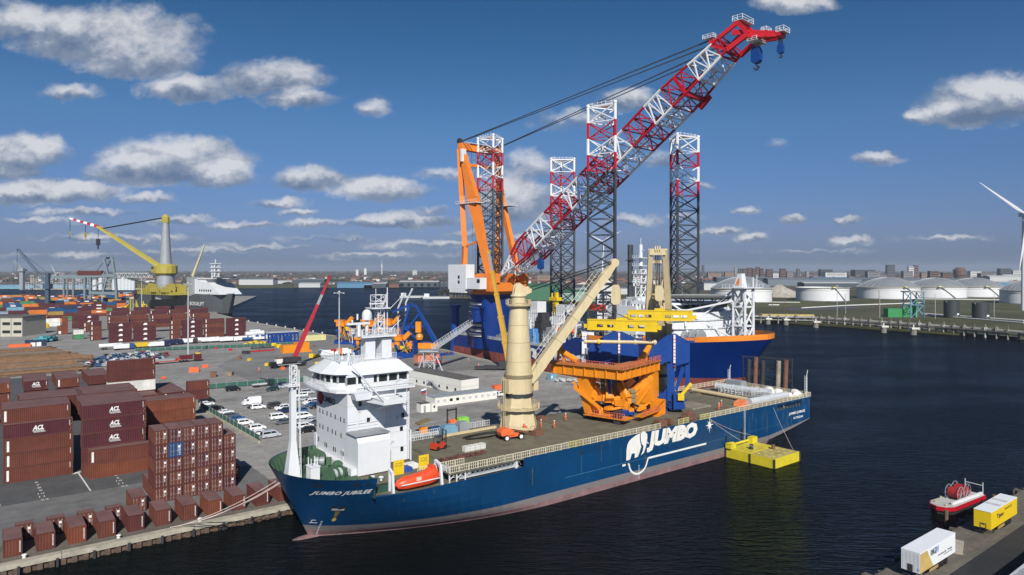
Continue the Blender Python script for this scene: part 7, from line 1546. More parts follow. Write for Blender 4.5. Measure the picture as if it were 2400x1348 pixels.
# ================= equipment between the bridge and the jack-up =================
def upender(px, py, s, lab, flip=1):
    x, y = site(px, py); t = thing('monopile_gripper', lab, 'machine', (x,y,QZ), R(-15), 'blue and orange pile handling machines on the quay')
    m_ = MB(); m_.box(-7*s,7*s,-3,3,0,2.2); [m_.box(-6*s+k*4*s,-4.6*s+k*4*s,-2.5,2.5,2.2,6+2*(k%2)) for k in range(4)]; m_.beam((-6*s,0,3),(0,0,11*s),1.2,1.4); m_.beam((6*s,0,3),(0,0,11*s),1.2,1.4); m_.build('blue_base', BLUEF, t)
    m_ = MB(); m_.box(-6*s,-1*s,-2.6,2.6,10*s,12.4*s); m_.box(-5*s,-3*s,-2,2,6*s,10*s); m_.box(-7.4*s,-2*s,-2,2,12.4*s,13.6*s); m_.beam((-1*s,0,11*s),(3*s,0,15*s),2,2.2); m_.box(1.6*s,4.4*s,-2,2,5*s,9*s); m_.build('orange_head', ORNG2, t)
    for k in range(4): m_ = MB(); m_.slab([(0,0),(1.8*s,0),(1.8*s,2.4*s),(0,2.4*s)], (-6*s+k*3.2*s,-3.6,2.4+1.2*(k%2)), (.9,0,.4), (-.4,0,.9), (0,-.3,0)); m_.build('gripper_pad', PADM, t)
    for k in range(10): m_ = MB(); a_ = rnd.uniform(-6,6)*s; m_.cb(a_,rnd.uniform(-3,3),rnd.uniform(1,8)*s,rnd.uniform(1,3),rnd.uniform(1,2.5),rnd.uniform(.8,2.4)); m_.bar((a_,-3,rnd.uniform(1,5)),(a_+rnd.uniform(-3,3),-3,rnd.uniform(6,11)*s),.22); m_.build('hydraulic_unit', [ORNG2,BLUEF,DARK,YEL][k % 4], t)
    m_ = MB(); [m_.bar((-5*s+k*.9,-2.7,12.4*s),(-5*s+k*.9,-2.7,13.8*s),.07) for k in range(5)]; m_.bar((-5*s,-2.7,13.7*s),(-1.2*s,-2.7,13.7*s),.07); m_.build('railing', ORS, t)
    return t
u1 = upender(815,806,1.05,'orange topped blue gripper machine left of the white radar mast')
u2 = upender(880,812,1.15,'orange topped blue gripper machine just behind the satellite dome')
u3 = upender(925,806,1.1,'orange topped blue gripper machine behind the radar mast')
u4 = upender(855,832,.8,'lower blue and orange machine in front of the gripper machines')
u5 = upender(950,835,.8,'lower blue and orange machine beside the gangway tower')
for k, (px0, py0, px1, py1) in enumerate([(893,728,908,686),(933,722,948,687),(951,710,967,676)]):
    y = 1600*44.4/(812-632); f_ = lambda px, py: ((px-1200)/1600*y, y, CAM_H-(py-632)/1600*y)
    m_ = MB(); m_.bar(f_(px0,py0), f_(px1,py1), .55, 10); m_.bar(f_(px0,py0), (f_(px0,py0)[0], y, 8), .5, 8); o = m_.build('hydraulic_strut', LGREY, None, smooth=True); tag(o, '%s slanted grey cylinder pointing up over the gripper machines' % NTH[k], 'cylinder', 'slanted grey cylinders')
for k, px in enumerate((826,838)):
    y = 1600*44.4/(806-632)-7; x = (px-1200)/1600*y; m_ = MB(); m_.beam((x,y,CAM_H-(760-632)/1600*y),(x,y,CAM_H-(748-632+36*(k == 0))/1600*y+3),.9,.9); m_.beam((x,y,CAM_H-(780-632)/1600*y),(x,y,CAM_H-(750-632)/1600*y),.9,.9); m_.beam((x+(2.0 if k == 0 else -2.0),y,CAM_H-(788-632)/1600*y),(x,y,CAM_H-(776-632)/1600*y),.9,.9); m_.bar((x,y,2),(x,y,14),.3); o = m_.build('white_guide', WHITE, None); tag(o, '%s white angled guide post on the left gripper machine' % ['left','right'][k], 'guide post', 'white angled guide posts')
bt2 = thing('tripod_frame','tall blue A-shaped lattice frame on orange base left of the jack-up stern','steel frame',site(975,815)+(QZ,),R(-10))
for (p, q) in (((-9,-3,3),(-4,0,24)),((-9,3,3),(-4,0,24)),((12,-3,3),(0,0,24)),((12,3,3),(0,0,24)),((-4,0,24),(0,0,24)),((-7,0,12),(6,0,12)),((-14,0,20),(-2,0,25)),((-9,0,3),(12,0,3)),((-7,-2,12),(4,-2,3)),((2,-1,19),(-9,0,5))):
    m_ = MB(); m_.beam(p, q, 1.1, 1.2); m_.build('frame_member', BLUEF, bt2)
m_ = MB(); m_.box(-13,14,-3.5,3.5,0,3); m_.build('base', ORNG2, bt2); m_ = MB(); m_.lathe([(1.8,5),(2.2,6.5),(1.6,8),(0,8.6)],3,-3,12); m_.box(1,4,-4,-2,9,15); m_.build('winch_unit', ORNG2, bt2)
cy_ = thing('blue_column','tall round blue steel column with flanged top standing by the jack-up stern','column',((1067-1200)/1600*372,372,QZ),0); m_ = MB(); m_.lathe([(2.6,0),(2.3,20),(2.3,24)],n=20); m_.build('shaft', BLUEF, cy_, smooth=True); m_ = MB(); m_.lathe([(2.4,23.5),(3.4,24.6),(3.4,25.2)],n=20); m_.build('flange', BLUEF, cy_)
gt = thing('boarding_tower','grey steel boarding tower with long gangway up to the blue ship','boarding tower',site(1006,872)+(QZ,),R(0)); gx = -site(1006,872)[1]; y0 = site(1006,872)[1]
m_ = MB(); tube4(m_, (0,0), 2.2, 0, 9, 2, .2); m_.bar((2.2,0,9),(6,0,0),.35); m_.bar((-2,0,9),(-5,0,0),.3); m_.box(-4,4,-3,3,9,9.3); m_.build('tower_frame', GALV, gt)
gw0 = Vector((2,0,9.8)); P1 = Vector(((1104-1200)/1600*(y0+25)-gt.location.x, 25, 18.5)); m_ = MB()
pd_ = (P1-gw0).cross(Vector((0,0,1))).normalized()*1.1
for s in (-1,1):
    m_.bar(gw0+pd_*s, P1+pd_*s, .16); m_.bar(gw0+pd_*s+Vector((0,0,2.2)), P1+pd_*s+Vector((0,0,2.2)), .14)
    for k in range(14): a_ = gw0+(P1-gw0)*k/14+pd_*s; b_ = gw0+(P1-gw0)*(k+1)/14+pd_*s; m_.bar(a_, a_+Vector((0,0,2.2)), .09); m_.bar(a_, b_+Vector((0,0,2.2)), .08)
m_.beam(gw0, P1, 2.0, .12); m_.build('gangway', GALV, gt)
kit('orange_basket','orange open basket at the foot of the boarding tower','basket',*site(1000,846),TH,[('basket_wall',mat('basket_orange',(.6,.2,.12),.6),[(-6,6,-2,2,0,3.2)]),('rim',RUST,[(-6.1,6.1,-2.1,2.1,3.2,3.4)])])
kit('red_forklift','red forklift on the quay right of the boarding tower','forklift',*site(1026,853),R(10),[('body',RED,[(-1.5,1.5,-.8,.8,.4,1.6)]),('mast',DARK,[(1.5,1.8,-.6,.6,.2,3.4)]),('guard',DARK,[(-.8,.8,-.7,.7,1.6,2.7)])])
for k, c in enumerate((CPT['white'],CPT['red'],ORS,CPT['white'])): kit('service_truck','%s service truck parked left of the gripper machines, beside the lamp mast' % ['white and red','red','orange','second white'][k],'truck',*site(760+k*14,836-k*1.5),R(20),[('body',c,[(-3,3,-1.2,1.2,.8,3.4)]),('cab',CPT['white'],[(3,4.6,-1.2,1.2,.6,2.7)]),('wheel',BLACK,[((-2,-1.3,.5),(-2,1.3,.5),.5,10),((3.6,-1.3,.5),(3.6,1.3,.5),.5,10)])],'service trucks by the gripper machines')
for k, c in enumerate((DARK,CP['blue'],CP['blue'])): kit('tool_container','%s tool container behind the bridge roof' % ['dark','first blue','second blue'][k],'container',*site(826+k*17,858-k*1),TH,[('container_wall',c,[(-2.6,2.6,-1.2,1.2,0,2.6)])],'tool containers behind the bridge')
kit('blue_tool_crate','blue crate with white mark on the quay between the cranes','crate',*site(1293,890),TH,[('crate_wall',CP['lblue'],[(-1.6,1.6,-1.2,1.2,0,2.4)]),('mark',MARK,[(-1.2,-.5,-1.22,-1.2,.8,1.8)])])
nb = MB()
for k in range(60): nb.cb(rnd.uniform(-8,8),rnd.uniform(-2,2),rnd.uniform(0,.8),rnd.uniform(.4,1.6),rnd.uniform(.3,1),rnd.uniform(.2,.8),rz=rnd.uniform(0,3))
o = nb.build('scrap_heap', LGREY, None, loc=site(1345,895)+(QZ,), rz=R(-10)); tag(o, 'heap of grey tarps and loose parts on the quay behind the orange frame', 'scrap', kind='stuff')
nb = MB()
for k in range(70): nb.cb(rnd.uniform(-22,22),rnd.uniform(-1.2,1.2),0,rnd.uniform(.6,3),rnd.uniform(.3,1.2),rnd.uniform(.2,.9),rz=rnd.uniform(-.4,.4))
o = nb.build('scrap_heap', WOOD, None, loc=S(-28,171)+(QZ,), rz=TH+R(-5)); tag(o, 'line of timber and steel offcuts behind the green fence of the car park', 'scrap', kind='stuff')
# ================= far harbour, tanks, city, haze =================
def W(px, py, Y): return ((px-1200)/1600*Y, Y, CAM_H-(py-632)/1600*Y)
TW = mat('tank_white', (.66,.67,.68), .55, var=.06, scale=.05, streak=.2, streak_col=(.4,.38,.34)); TD = mat('tank_dome_grey', (.27,.29,.31), .5, metal=.3, var=.12, scale=.05)
def tank(px, Y, r, h, dome, label, group='white storage tanks on the right shore'):
    x = (px-1200)/1600*Y; t = thing('storage_tank', label, 'storage tank', (x,Y,1.5), R(rnd.uniform(-20,20)), group)
    m_ = MB(); m_.lathe([(r,0),(r,h)], n=56, cap=False); m_.build('tank_shell', TW, t, smooth=True)
    m_ = MB(); m_.lathe([(r+.1,h*.78),(r+.5,h*.79),(r+.1,h*.8)], n=56, cap=False); m_.lathe([(r+.05,h-.8),(r+1.3,h-.7),(r+1.3,h-.2),(r,h)], n=56, cap=False); m_.build('wind_girder', mat('girder_cream',(.5,.47,.36),.6), t)
    m_ = MB(); m_.bar((-r*.25,-r-.6,h+.5),(r*.25,-r-.6,.5),.7); m_.lathe([(r+.6,0),(r+.6,.9)], n=56, cap=False); m_.build('stair', GREY, t)
    if dome:
        m_ = MB(); m_.lathe([(r-.2+0, h)]+[(r*math.cos(a)*.995, h+dome*math.sin(a)**1.0*(1) if False else h+dome*(1-(math.cos(a))**2)**.5*0+dome*(1-(r*math.cos(a)/r)**2)) for a in [k*math.pi/2/7 for k in range(8)]], n=56); m_.build('dome_roof', TD, t)
        m_ = MB()
        for k in range(28):
            a = k*math.pi/14
            for q in range(5): f0, f1 = 1-q/5, 1-(q+1)/5; m_.bar((r*f0*math.cos(a),r*f0*math.sin(a),h+dome*(1-f0*f0)+.15),(r*f1*math.cos(a),r*f1*math.sin(a),h+dome*(1-f1*f1)+.15),.14,3,caps=False)
        m_.build('roof_rib', LGREY, t)
    else: m_ = MB(); m_.lathe([(r-1,h-6),(0,h-5.6)], n=40); m_.build('floating_roof', GREY, t)
    m_ = MB(); m_.cb(-r*.3,-r-.4,h,5,3,1.4); m_.build('stair_landing', YRAIL, t)
tank(1737,960,41,18.6,16,'domed white tank behind the bow mast of the blue ship'); tank(1927,986,35.4,19,0,'open white tank without dome right of the sand heap'); tank(2081,1060,43.7,18,14.5,'domed white tank left of the row of three')
tank(2193,1093,42,17.5,14,'middle domed white tank of the row'); tank(2283,1127,42,17,14,'right domed white tank of the row'); tank(2415,899,33.5,18,14,'domed white tank cut by the right picture edge')
for k, (px, Y, r, h) in enumerate(((2230,629,6.3,15.8),(2298,607,6.6,15))):
    t = thing('storage_tank', '%s small dark tank on the right shore' % ['left','right'][k], 'storage tank', ((px-1200)/1600*Y,Y,1.5), 0, 'small dark tanks'); m_ = MB(); m_.lathe([(r,0),(r,h),(0,h+.5)], n=28); m_.build('tank_shell', mat('tank_dark',(.035,.04,.045),.6,var=.15), t, smooth=True)
    m_ = MB(); m_.bar((-r,-2,h),(r*.3,-r-.3,1),.35); m_.build('stair', GREY, t); m_ = MB(); m_.cb(2,-r+.1,3,2,.6,1.6); m_.build('number_plate', MARK, t)
for k, (px, w_, h_) in enumerate(((2098,44,9),(2119,10,10),(2126,10,10),(2133,10,10),(2145,12,17))):
    o = MB(); Y = 640; r = w_/2*Y/1600
    if k == 0: o.cb(0,0,0,w_*Y/1600,8,h_*.9)
    else: o.lathe([(r,0),(r,h_*.85),(r*.5,h_)], n=14)
    o = o.build('green_tank', mat('tank_green',(.03,.22,.07),.5,var=.1), None, loc=((px-1200)/1600*Y,Y,1.5)); tag(o, ['flat green building','first green cylinder','second green cylinder','third green cylinder','tall green cylinder'][k]+' beside the blue loading frame on the right shore', 'green tank', 'green tanks')
t = thing('loading_frame','blue steel loading frame over the green tanks','steel frame',((2141-1200)/1600*632,632,1.5),0); m_ = MB(); tube4(m_,(0,0),6,0,24,2,.5); m_.build('frame', CP['lblue'], t); m_ = MB(); m_.box(-8,8,-7,7,23.5,24.5); m_.build('top_deck', GREY, t)
# pipelines, walls, light masts, road on the right shore
for k, (p, q, w_) in enumerate([((1770,708),(1875,709),1.2),((1990,716),(2160,710),1.6),((1880,722),(1990,716),1.4),((2160,735),(2400,752),1.6),((2100,700),(2400,704),1.4),((2165,738),(2400,757),1.2),((1802,715),(1826,715),1.5),((1930,706),(1978,703),1.2)]):
    a, b = site(*p,2.5), site(*q,2.5); m_ = MB(); m_.bar((a[0],a[1],2.6),(b[0],b[1],2.6),w_*.45,8); m_.bar((a[0],a[1]+2,2.6),(b[0],b[1]+2,2.6),w_*.35,8); o = m_.build('pipeline', mat('pipe_white',(.62,.62,.6),.5), None, smooth=True); tag(o, '%s run of white pipes on the right shore' % NTH[k], 'pipeline', 'white pipe runs on the tank shore')
sheet('tank_farm_road', [site(1840,722),site(2000,716),site(2020,724),site(1850,728)], ASPH, QZ+.05)
for k, (px, py, top) in enumerate([(1810,745,690),(1962,742,670),(1982,735,690),(2060,745,680),(2062,746,694),(2192,748,690),(1840,732,705),(2330,742,690),(1745,742,700)]):
    x, y = site(px,py); h = CAM_H-QZ-(top-632)/1600*y; m_ = MB(); m_.bar((0,0,0),(0,0,h),.22,6); m_.cb(0,0,h,2.4,.5,.3); o = m_.build('light_mast', GALV if k % 3 else RUST, None, loc=(x,y,QZ)); tag(o, '%s thin light mast on the tank shore, from the left' % NTH[k], 'light mast', 'light masts on the tank shore')
jt = thing('pipe_jetty','long low jetty on piles with white pipes and yellow handrails along the right shore','jetty',(0,0,0)); JP = [site(p,q,0) for p, q in ((1762,757),(1905,760),(2065,772),(2210,783),(2410,800),(2700,838))]
CONCP = mat('pile_concrete',(.20,.185,.16),.8,var=.2)
for (x0,y0),(x1,y1) in zip(JP, JP[1:]):
    L = math.hypot(x1-x0,y1-y0); n = int(L/7); dx, dy = (x1-x0)/L, (y1-y0)/L
    m_ = MB(); m_.beam((x0,y0+5,4.6),(x1,y1+5,4.6),7,.5); m_.build('jetty_deck', mat('deck_brown',(.16,.14,.11),.8,var=.3), jt)
    m_ = MB(); m_.bar((x0,y0,5.6),(x1,y1,5.6),.4,6); m_.bar((x0,y0+2,6.0),(x1,y1+2,6.0),.35,6); m_.bar((x0,y0-.2,3.2),(x1,y1-.2,3.2),.35,6); m_.build('jetty_pipe', mat('jetty_pipe_grey',(.33,.33,.32),.5,var=.2), jt)
    m_ = MB(); [m_.bar((x0,y0+7,5+z),(x1,y1+7,5+z),.09) for z in (.7,1.3)]; [m_.bar((x0+dx*7*k,y0+dy*7*k+7,5),(x0+dx*7*k,y0+dy*7*k+7,6.4),.12) for k in range(n)]; m_.build('handrail', mat('handrail_ochre',(.45,.36,.14),.6), jt)
    for k in range(n): m_ = MB(); px_, py_ = x0+dx*7*k, y0+dy*7*k; m_.box(px_-.5,px_+.5,py_-.8,py_+8.6,3.6,4.3); m_.box(px_-.55,px_+.55,py_-1.2,py_-.2,-1,3.6); m_.box(px_-.5,px_+.5,py_+7.5,py_+8.5,-1,3.6); m_.box(px_-.15,px_+.15,py_-1.3,py_-1.0,4,9); m_.box(px_-.8,px_+1.4,py_-.9,py_+.2,5.2,6.6+(k%3)*.5); m_.build('jetty_pile', CONCP if k % 4 else mat('pile_light',(.36,.35,.32),.7,var=.1), jt)
for k, (px, py) in enumerate(((1912,768),(2071,780),(2141,785),(1842,762),(1800,760))): 
    x, y = site(px,py,0); t = thing('mooring_dolphin','%s concrete mooring dolphin standing before the jetty' % NTH[k],'dolphin',(x,y,0),0,'mooring dolphins'); m_ = MB(); m_.lathe([(2.0,-1),(2.0,4)], n=12); m_.build('pile_cap', CONCP, t); m_ = MB(); m_.cb(0,0,4,5,5,1.2); m_.bar((0,0,5),(0,0,7),.5,8); m_.build('top_block', mat('dolphin_white',(.6,.58,.5),.6), t)
t = thing('timber_landing','ochre topped landing on thick legs at the bow of the blue ship','landing',site(1845,752,0)+(0,),R(-10)); m_ = MB(); m_.box(-22,22,-4,4,4.6,5.8); m_.build('deck', mat('ochre_beam',(.5,.38,.12),.7), t)
for k in range(8): m_ = MB(); m_.cb(-20+k*5.7,-3,-1,1.4,1.4,5.6); m_.build('leg', CONCP, t)
sp_ = MB(); V = []; nr = 9; ns = 40
for j in range(nr):
    for i in range(ns):
        a = 2*math.pi*i/ns; rr = 34*(1-j/(nr-1))**.9*(1+.10*math.sin(3*a+j)+rnd.uniform(-.05,.05)); V.append((rr*1.15*math.cos(a)+4*j*0, rr*math.sin(a), 21*(j/(nr-1))**1.05+rnd.uniform(-.5,.5)*(j > 0)))
sp_.add(V, [(j*ns+i,j*ns+(i+1)%ns,(j+1)*ns+(i+1)%ns,(j+1)*ns+i) for j in range(nr-1) for i in range(ns)]); o = sp_.build('sand_heap', mat('pale_sand',(.33,.30,.26),.9,var=.2,scale=.2), None, loc=(((1828-1200)/1600*1120),1120,1)); tag(o, 'large pale sand heap between two white tanks', 'sand heap')
# warehouses and far buildings
def shed(px0, px1, top, base, col, roof, label, cat='warehouse', wins=0, name='warehouse', d=40, z=1.6, rg=.0):
    Y = 1600*(CAM_H-z)/(base-632); x0, x1 = (px0-1200)/1600*Y, (px1-1200)/1600*Y; h = (base-top)/1600*Y
    t = thing(name, label, cat, (x0,Y,z), R(rg)); m_ = MB(); L = x1-x0; m_.box(0,L,0,d,0,h); m_.build('wall', col, t); m_ = MB(); m_.slab([(-.6,h),(L+.6,h),(L+.6,h+.6),(-.6,h+.6)], (0,-.6,0), (1,0,0), (0,0,1), (0,d+1.2,0)); m_.add([(0,0,h+.6),(L,0,h+.6),(L,d/2,h+.6+h*.18),(0,d/2,h+.6+h*.18),(0,d,h+.6),(L,d,h+.6)], [(0,1,2,3),(3,2,5,4)]); m_.build('roof', roof, t)
    for k in range(wins): m_ = MB(); m_.box(L*(k+.3)/wins,L*(k+.7)/wins,-.15,0,h*.15,h*.7); m_.build('door', roof if wins < 5 else GLASS, t)
WG = mat('shed_green',(.035,.13,.07),.6,var=.1); WP = mat('shed_pale_green',(.20,.30,.26),.6,var=.1); WB_ = mat('shed_blue',(.08,.20,.32),.6,var=.1); WD = mat('shed_dark',(.05,.065,.075),.7,var=.15); WL = mat('shed_light',(.45,.46,.46),.6,var=.1); BRK = mat('brick_red',(.17,.085,.065),.8,var=.2); ROOFD = mat('roof_blue_grey',(.12,.15,.18),.6,var=.15)
shed(1228,1312,672,704,WG,WG,'long green warehouse behind the first cream crane'); shed(1312,1402,684,706,WP,WG,'pale green warehouse right of the long green one')
shed(1140,1228,690,706,WG,ROOFD,'low dark green shed behind the crane tub'); shed(1345,1470,676,690,WL,ROOFD,'long pale roofed hall behind the lattice legs')
shed(790,872,664,675,WB_,WB_,'pale blue warehouse on the far waterfront'); shed(853,872,668,675,WL,WL,'small light shed at the end of the blue warehouse'); shed(872,905,665,675,WD,WL,'dark shed right of the blue warehouse')
shed(935,1028,661,673,WD,WL,'long dark warehouse with white roof edge on the far waterfront',wins=6); shed(1030,1075,663,673,WD,ROOFD,'dark warehouse half hidden by the crane house'); shed(560,640,655,668,WL,ROOFD,'pale hall far left on the waterfront'); shed(690,760,657,672,WD,ROOFD,'broad dark hall on the far waterfront'); shed(700,750,665,674,WL,WL,'low white hall before the dark hall')
shed(570,690,659,665,WL,WL,'long thin white building on the far waterfront'); shed(905,935,667,674,BRK,BRK,'brick building between the far warehouses'); shed(1100,1140,675,700,GDECK,GDECK,'dark green shed left of the long green warehouse') 
for k, (p0, p1, tp_, bs, c, rf) in enumerate([(1680,1800,652,668,WD,ROOFD),(1800,2020,655,670,ROOFD,ROOFD),(1885,2015,664,676,WD,WL),(1905,1990,652,662,WB_,WB_),(2000,2110,654,668,WD,ROOFD),(2110,2270,655,666,ROOFD,ROOFD),(2320,2400,649,664,WL,WL),(2355,2410,646,658,WL,WL),(1650,1700,664,680,WL,ROOFD),(2080,2160,662,672,ROOFD,WL),(2340,2410,662,670,WB_,WL)]):
    shed(p0,p1,tp_,bs,c,rf,'%s broad industrial hall behind the tanks, from the left' % NTH[k])
BC = [mat('block_brick',(.12,.072,.058),.8,var=.2), mat('block_grey',(.20,.20,.21),.8,var=.2), mat('block_dark',(.06,.065,.075),.7,var=.2), mat('block_white',(.55,.55,.54),.7,var=.1), mat('block_tan',(.27,.20,.15),.8,var=.2)]
CN = ['brick','grey','dark','white','tan']
BL = [(1646,1651,622,641,2),(1722,1728,627,640,1),(1731,1741,630,641,2),(1742,1752,630,643,0),(1753,1764,628,645,0),(1764,1772,630,648,0),(1773,1781,626,645,0),(1782,1790,630,650,0),(1797,1812,631,648,0),(1812,1825,640,650,3),(1829,1842,630,650,0),(1845,1858,636,648,1),(1868,1875,631,640,2),(1890,1896,636,646,1),(1924,1952,632,643,2),(1935,1984,639,648,3),(2005,2052,633,645,2),(2034,2062,637,652,1),(2080,2098,621,640,2),(2130,2142,625,642,3),(2143,2153,622,640,0),(2118,2140,636,650,1),(2180,2200,636,652,0),(2240,2262,632,646,4),(2275,2300,636,648,3),(2210,2230,640,652,0),(2300,2330,641,652,1),(2160,2172,640,652,4),
      (853,859,629,636,3),(834,840,632,637,3),(967,977,633,638,3),(2060,2078,644,652,1),(1660,1690,640,646,4),(1700,1720,638,646,4),(2345,2370,630,645,2),(2375,2398,634,645,3),(1515,1540,640,650,1),(1400,1440,655,664,3),(1260,1290,645,652,4),(1480,1500,645,655,3)]
for k, (x0, x1, t_, b_, c) in enumerate(BL):
    Y = 2600+(650-b_)*160+(k*37)%200; A, B = W(x0,t_,Y), W(x1,b_,Y); w_ = B[0]-A[0]; h = A[2]-1.6; t = thing('far_building','%s block on the horizon, %s' % (CN[c], ('left of the jack-up ship, %s' % NTH[k-28]) if 28 <= k < 31 else ('%s along the right skyline' % NTH[k] if k < 20 else '%s of the later blocks on the skyline' % NTH[(k-20)%20])),'building',(A[0],Y,1.6),0,'blocks on the skyline')
    m_ = MB(); m_.box(0,w_,0,max(12,w_*.5),0,h); m_.build('wall', BC[c], t); m_ = MB(); m_.box(-.4,w_+.4,-.4,max(12,w_*.5)+.4,h,h+1.2); m_.build('roof', BC[2], t)
    if x1-x0 > 7: m_ = MB(); [m_.box(w_*.06,w_*.94,-.3,0,h*f,h*f+h*.05) for f in (.3,.5,.7,.88)]; b2 = m_.build('window_band', GLASS, t)
t = thing('round_building','round brick tower building on the right skyline','building',W(2250,652,2500)[:2]+(1.6,),0); m_ = MB(); m_.lathe([(19,0),(19,44),(12,52),(0,53)],n=20); m_.build('wall', BC[0], t, smooth=True); m_ = MB(); m_.lathe([(19.4,20),(19.4,23)],n=20,cap=False); m_.build('window_band', GLASS, t)
o = MB(); o.bar((0,0,0),(0,0,95),5,8); o.bar((0,0,60),(0,0,78),8,10); o.bar((0,0,95),(0,0,140),1.5,6); o = o.build('television_tower', BC[3], None, loc=W(895,636,6000)[:2]+(1.6,)); o['label'] = 'slender white tower alone on the far horizon'; o['category'] = 'tower'
# woodland and roofs as masses
wd = MB()
def blob(mb, x, y, z, r, h, m=0):
    V = []; 
    for j, (rr, zz) in enumerate(((.75,0),(1,.4),(.62,.82),(0,1))):
        for i in range(6): a = i*1.0472+j*.5+r; q = rnd.uniform(.75,1.2); V.append((x+r*rr*q*math.cos(a), y+r*rr*q*math.sin(a)*.6, z+h*zz*rnd.uniform(.85,1.1)))
    mb.add(V, [(j*6+i,j*6+(i+1)%6,(j+1)*6+(i+1)%6,(j+1)*6+i) for j in range(3) for i in range(6)], m)
for (Y, x0, x1, n, h) in ((2150,-1700,-60,260,9),(2700,-2100,2000,420,11),(3600,-2900,2900,520,14),(5200,-4200,4200,620,17),(8000,-6500,6500,620,24),(2050,450,1700,210,10),(1700,380,1400,120,8)):
    for k in range(n): x = rnd.uniform(x0,x1); blob(wd, x, Y+rnd.uniform(-.06,.06)*Y, 0, h*rnd.uniform(.8,2.4), h*rnd.uniform(.5,1.15), rnd.choice((0,0,1,2)))
o = wd.build('woodland', [mat('bare_wood',(.060,.055,.042),.9,var=.3,scale=.1), mat('dark_trees',(.030,.040,.026),.9,var=.3,scale=.1), mat('brown_trees',(.085,.065,.045),.9,var=.3,scale=.1)], None); tag(o, 'brown and dark green woods and hedges across the far land', 'woodland', kind='stuff')
vl = MB()
for k in range(1500):
    px = rnd.uniform(-60,2460); Y = rnd.choice((rnd.uniform(2000,3200),rnd.uniform(3000,6500)))
    if px < 1100 and rnd.random() < .45: continue
    x = (px-1200)/1600*Y; w_ = rnd.uniform(8,30); h = rnd.uniform(4,12); vl.cb(x,Y,1,w_,rnd.uniform(8,16),h,rnd.choice((0,1,2,3,4)),rnd.uniform(-.4,.4)); 
    vl.add([(x-w_/2,Y-6,h+1),(x+w_/2,Y-6,h+1),(x+w_/2,Y,h+5),(x-w_/2,Y,h+5)], [(0,1,2,3)], rnd.choice((0,2,2,5)))
o = vl.build('distant_houses', BC+[mat('roof_tile',(.20,.08,.05),.8)], None); tag(o, 'scattered houses and sheds of distant towns below the horizon', 'houses', kind='stuff')
land('spit_ground', [(-160,1118),(-120,1096),(-60,1090),(-40,1180),(-120,1175)], DIRT, -2, 1.4)
# trees on the spit behind the jack-up
def tree(x, y, h, label, k):
    t = thing('tree', label, 'tree', (x,y,1.5), 0, 'bare trees on the spit behind the jack-up ship'); m_ = MB(); m_.bar((0,0,0),(0,0,h*.5),h*.035,6,0,h*.02)
    for q in range(5): a = q*1.26+k; m_.bar((0,0,h*.35),(math.cos(a)*h*.25,math.sin(a)*h*.25,h*.75),h*.016,4,0,h*.006)
    m_.build('trunk', WOOD, t); c = MB()
    for q in range(260):
        a, b = rnd.uniform(0,6.283), rnd.uniform(-.9,1.4); rr = h*.33*rnd.uniform(.35,1.05); p = Vector((math.cos(a)*math.cos(b)*rr, math.sin(a)*math.cos(b)*rr, h*.62+math.sin(b)*rr*1.0)); s = h*.05*rnd.uniform(.6,1.5); e1 = Vector((rnd.uniform(-1,1),rnd.uniform(-1,1),rnd.uniform(-1,1))).normalized()*s; e2 = Vector((rnd.uniform(-1,1),rnd.uniform(-1,1),rnd.uniform(-1,1))).normalized()*s; c.add([p-e1,p+e2,p+e1,p-e2], [(0,1,2,3)])
    c.build('crown', [mat('spring_twigs',(.045,.05,.028),.9,var=.4), mat('dark_crown',(.03,.045,.025),.9,var=.4)][k%2], t)
for k in range(18): x, y = -116+k*4.2+rnd.uniform(-2,2), 1118+rnd.uniform(-14,22); tree(x, y, rnd.uniform(9,17), '%s tree on the spit behind the jack-up ship, from the left' % NTH[k], k)
for k in range(2): kit('river_barge','%s low white barge moored at the spit' % ['long','short'][k],'boat',*site(975+k*55,698+k*2,0),R(3),[('hull',WL,[(-26,16,-4,4,0,3.2)]),('wheelhouse',WHITE2,[(-24,-16,-3,3,3.2,8)]),('hatch',WD,[(-14,12,-3,3,3.2,4.4)])],'barges at the spit',0)
kit('dredger_frame','dark piling frame with twin tall posts standing at the spit','frame',*site(1036,695,0),0,[('post',DARK,[(-4,-2.5,-1,1,0,32),(3,4.5,-1,1,0,30)]),('brace',DARK,[((-3,0,10),(4,0,20),.5,.5),((-3,0,20),(4,0,10),.5,.5),((-20,0,8),(8,0,14),.7,.9)])],None,0)
# wind turbines
def turbine(px, hubpy, Y, r, angs, label, tilt=0):
    X, _, Z = W(px,hubpy,Y); t = thing('wind_turbine', label, 'wind turbine', (X,Y,1.5), 0, 'wind turbines'); m_ = MB(); m_.bar((0,3,0),(0,3,Z-1.5),r*.048,16,0,r*.028); m_.build('tower', TW, t, smooth=True)
    m_ = MB(); m_.box(-r*.03,r*.03,-1,r*.14,Z-1.5-r*.03,Z-1.5+r*.035); m_.bar((0,-r*.05,Z-1.5),(0,0,Z-1.5),r*.02,10,0,r*.035); m_.build('nacelle', TW, t)
    for a in angs:
        d = Vector((math.cos(R(a)),0,math.sin(R(a)))); n_ = Vector((-d.z,0,d.x)); c = Vector((0,-1.5,Z-1.5)); m_ = MB(); pts = [(0,.018),(.06,.02),(.2,.038),(.5,.026),(.8,.015),(1,.003)]; V = []
        for f, w_ in pts: p = c+d*r*f; V += [p-n_*r*w_*.35, p+Vector((0,-r*w_*.25,0)), p+n_*r*w_, p+Vector((0,r*w_*.2,0))]
        m_.add(V, [(4*i+j,4*i+(j+1)%4,4*i+4+(j+1)%4,4*i+4+j) for i in range(5) for j in range(4)]+[(0,1,2,3),(20,21,22,23)]); m_.build('blade', TW, t, smooth=True)
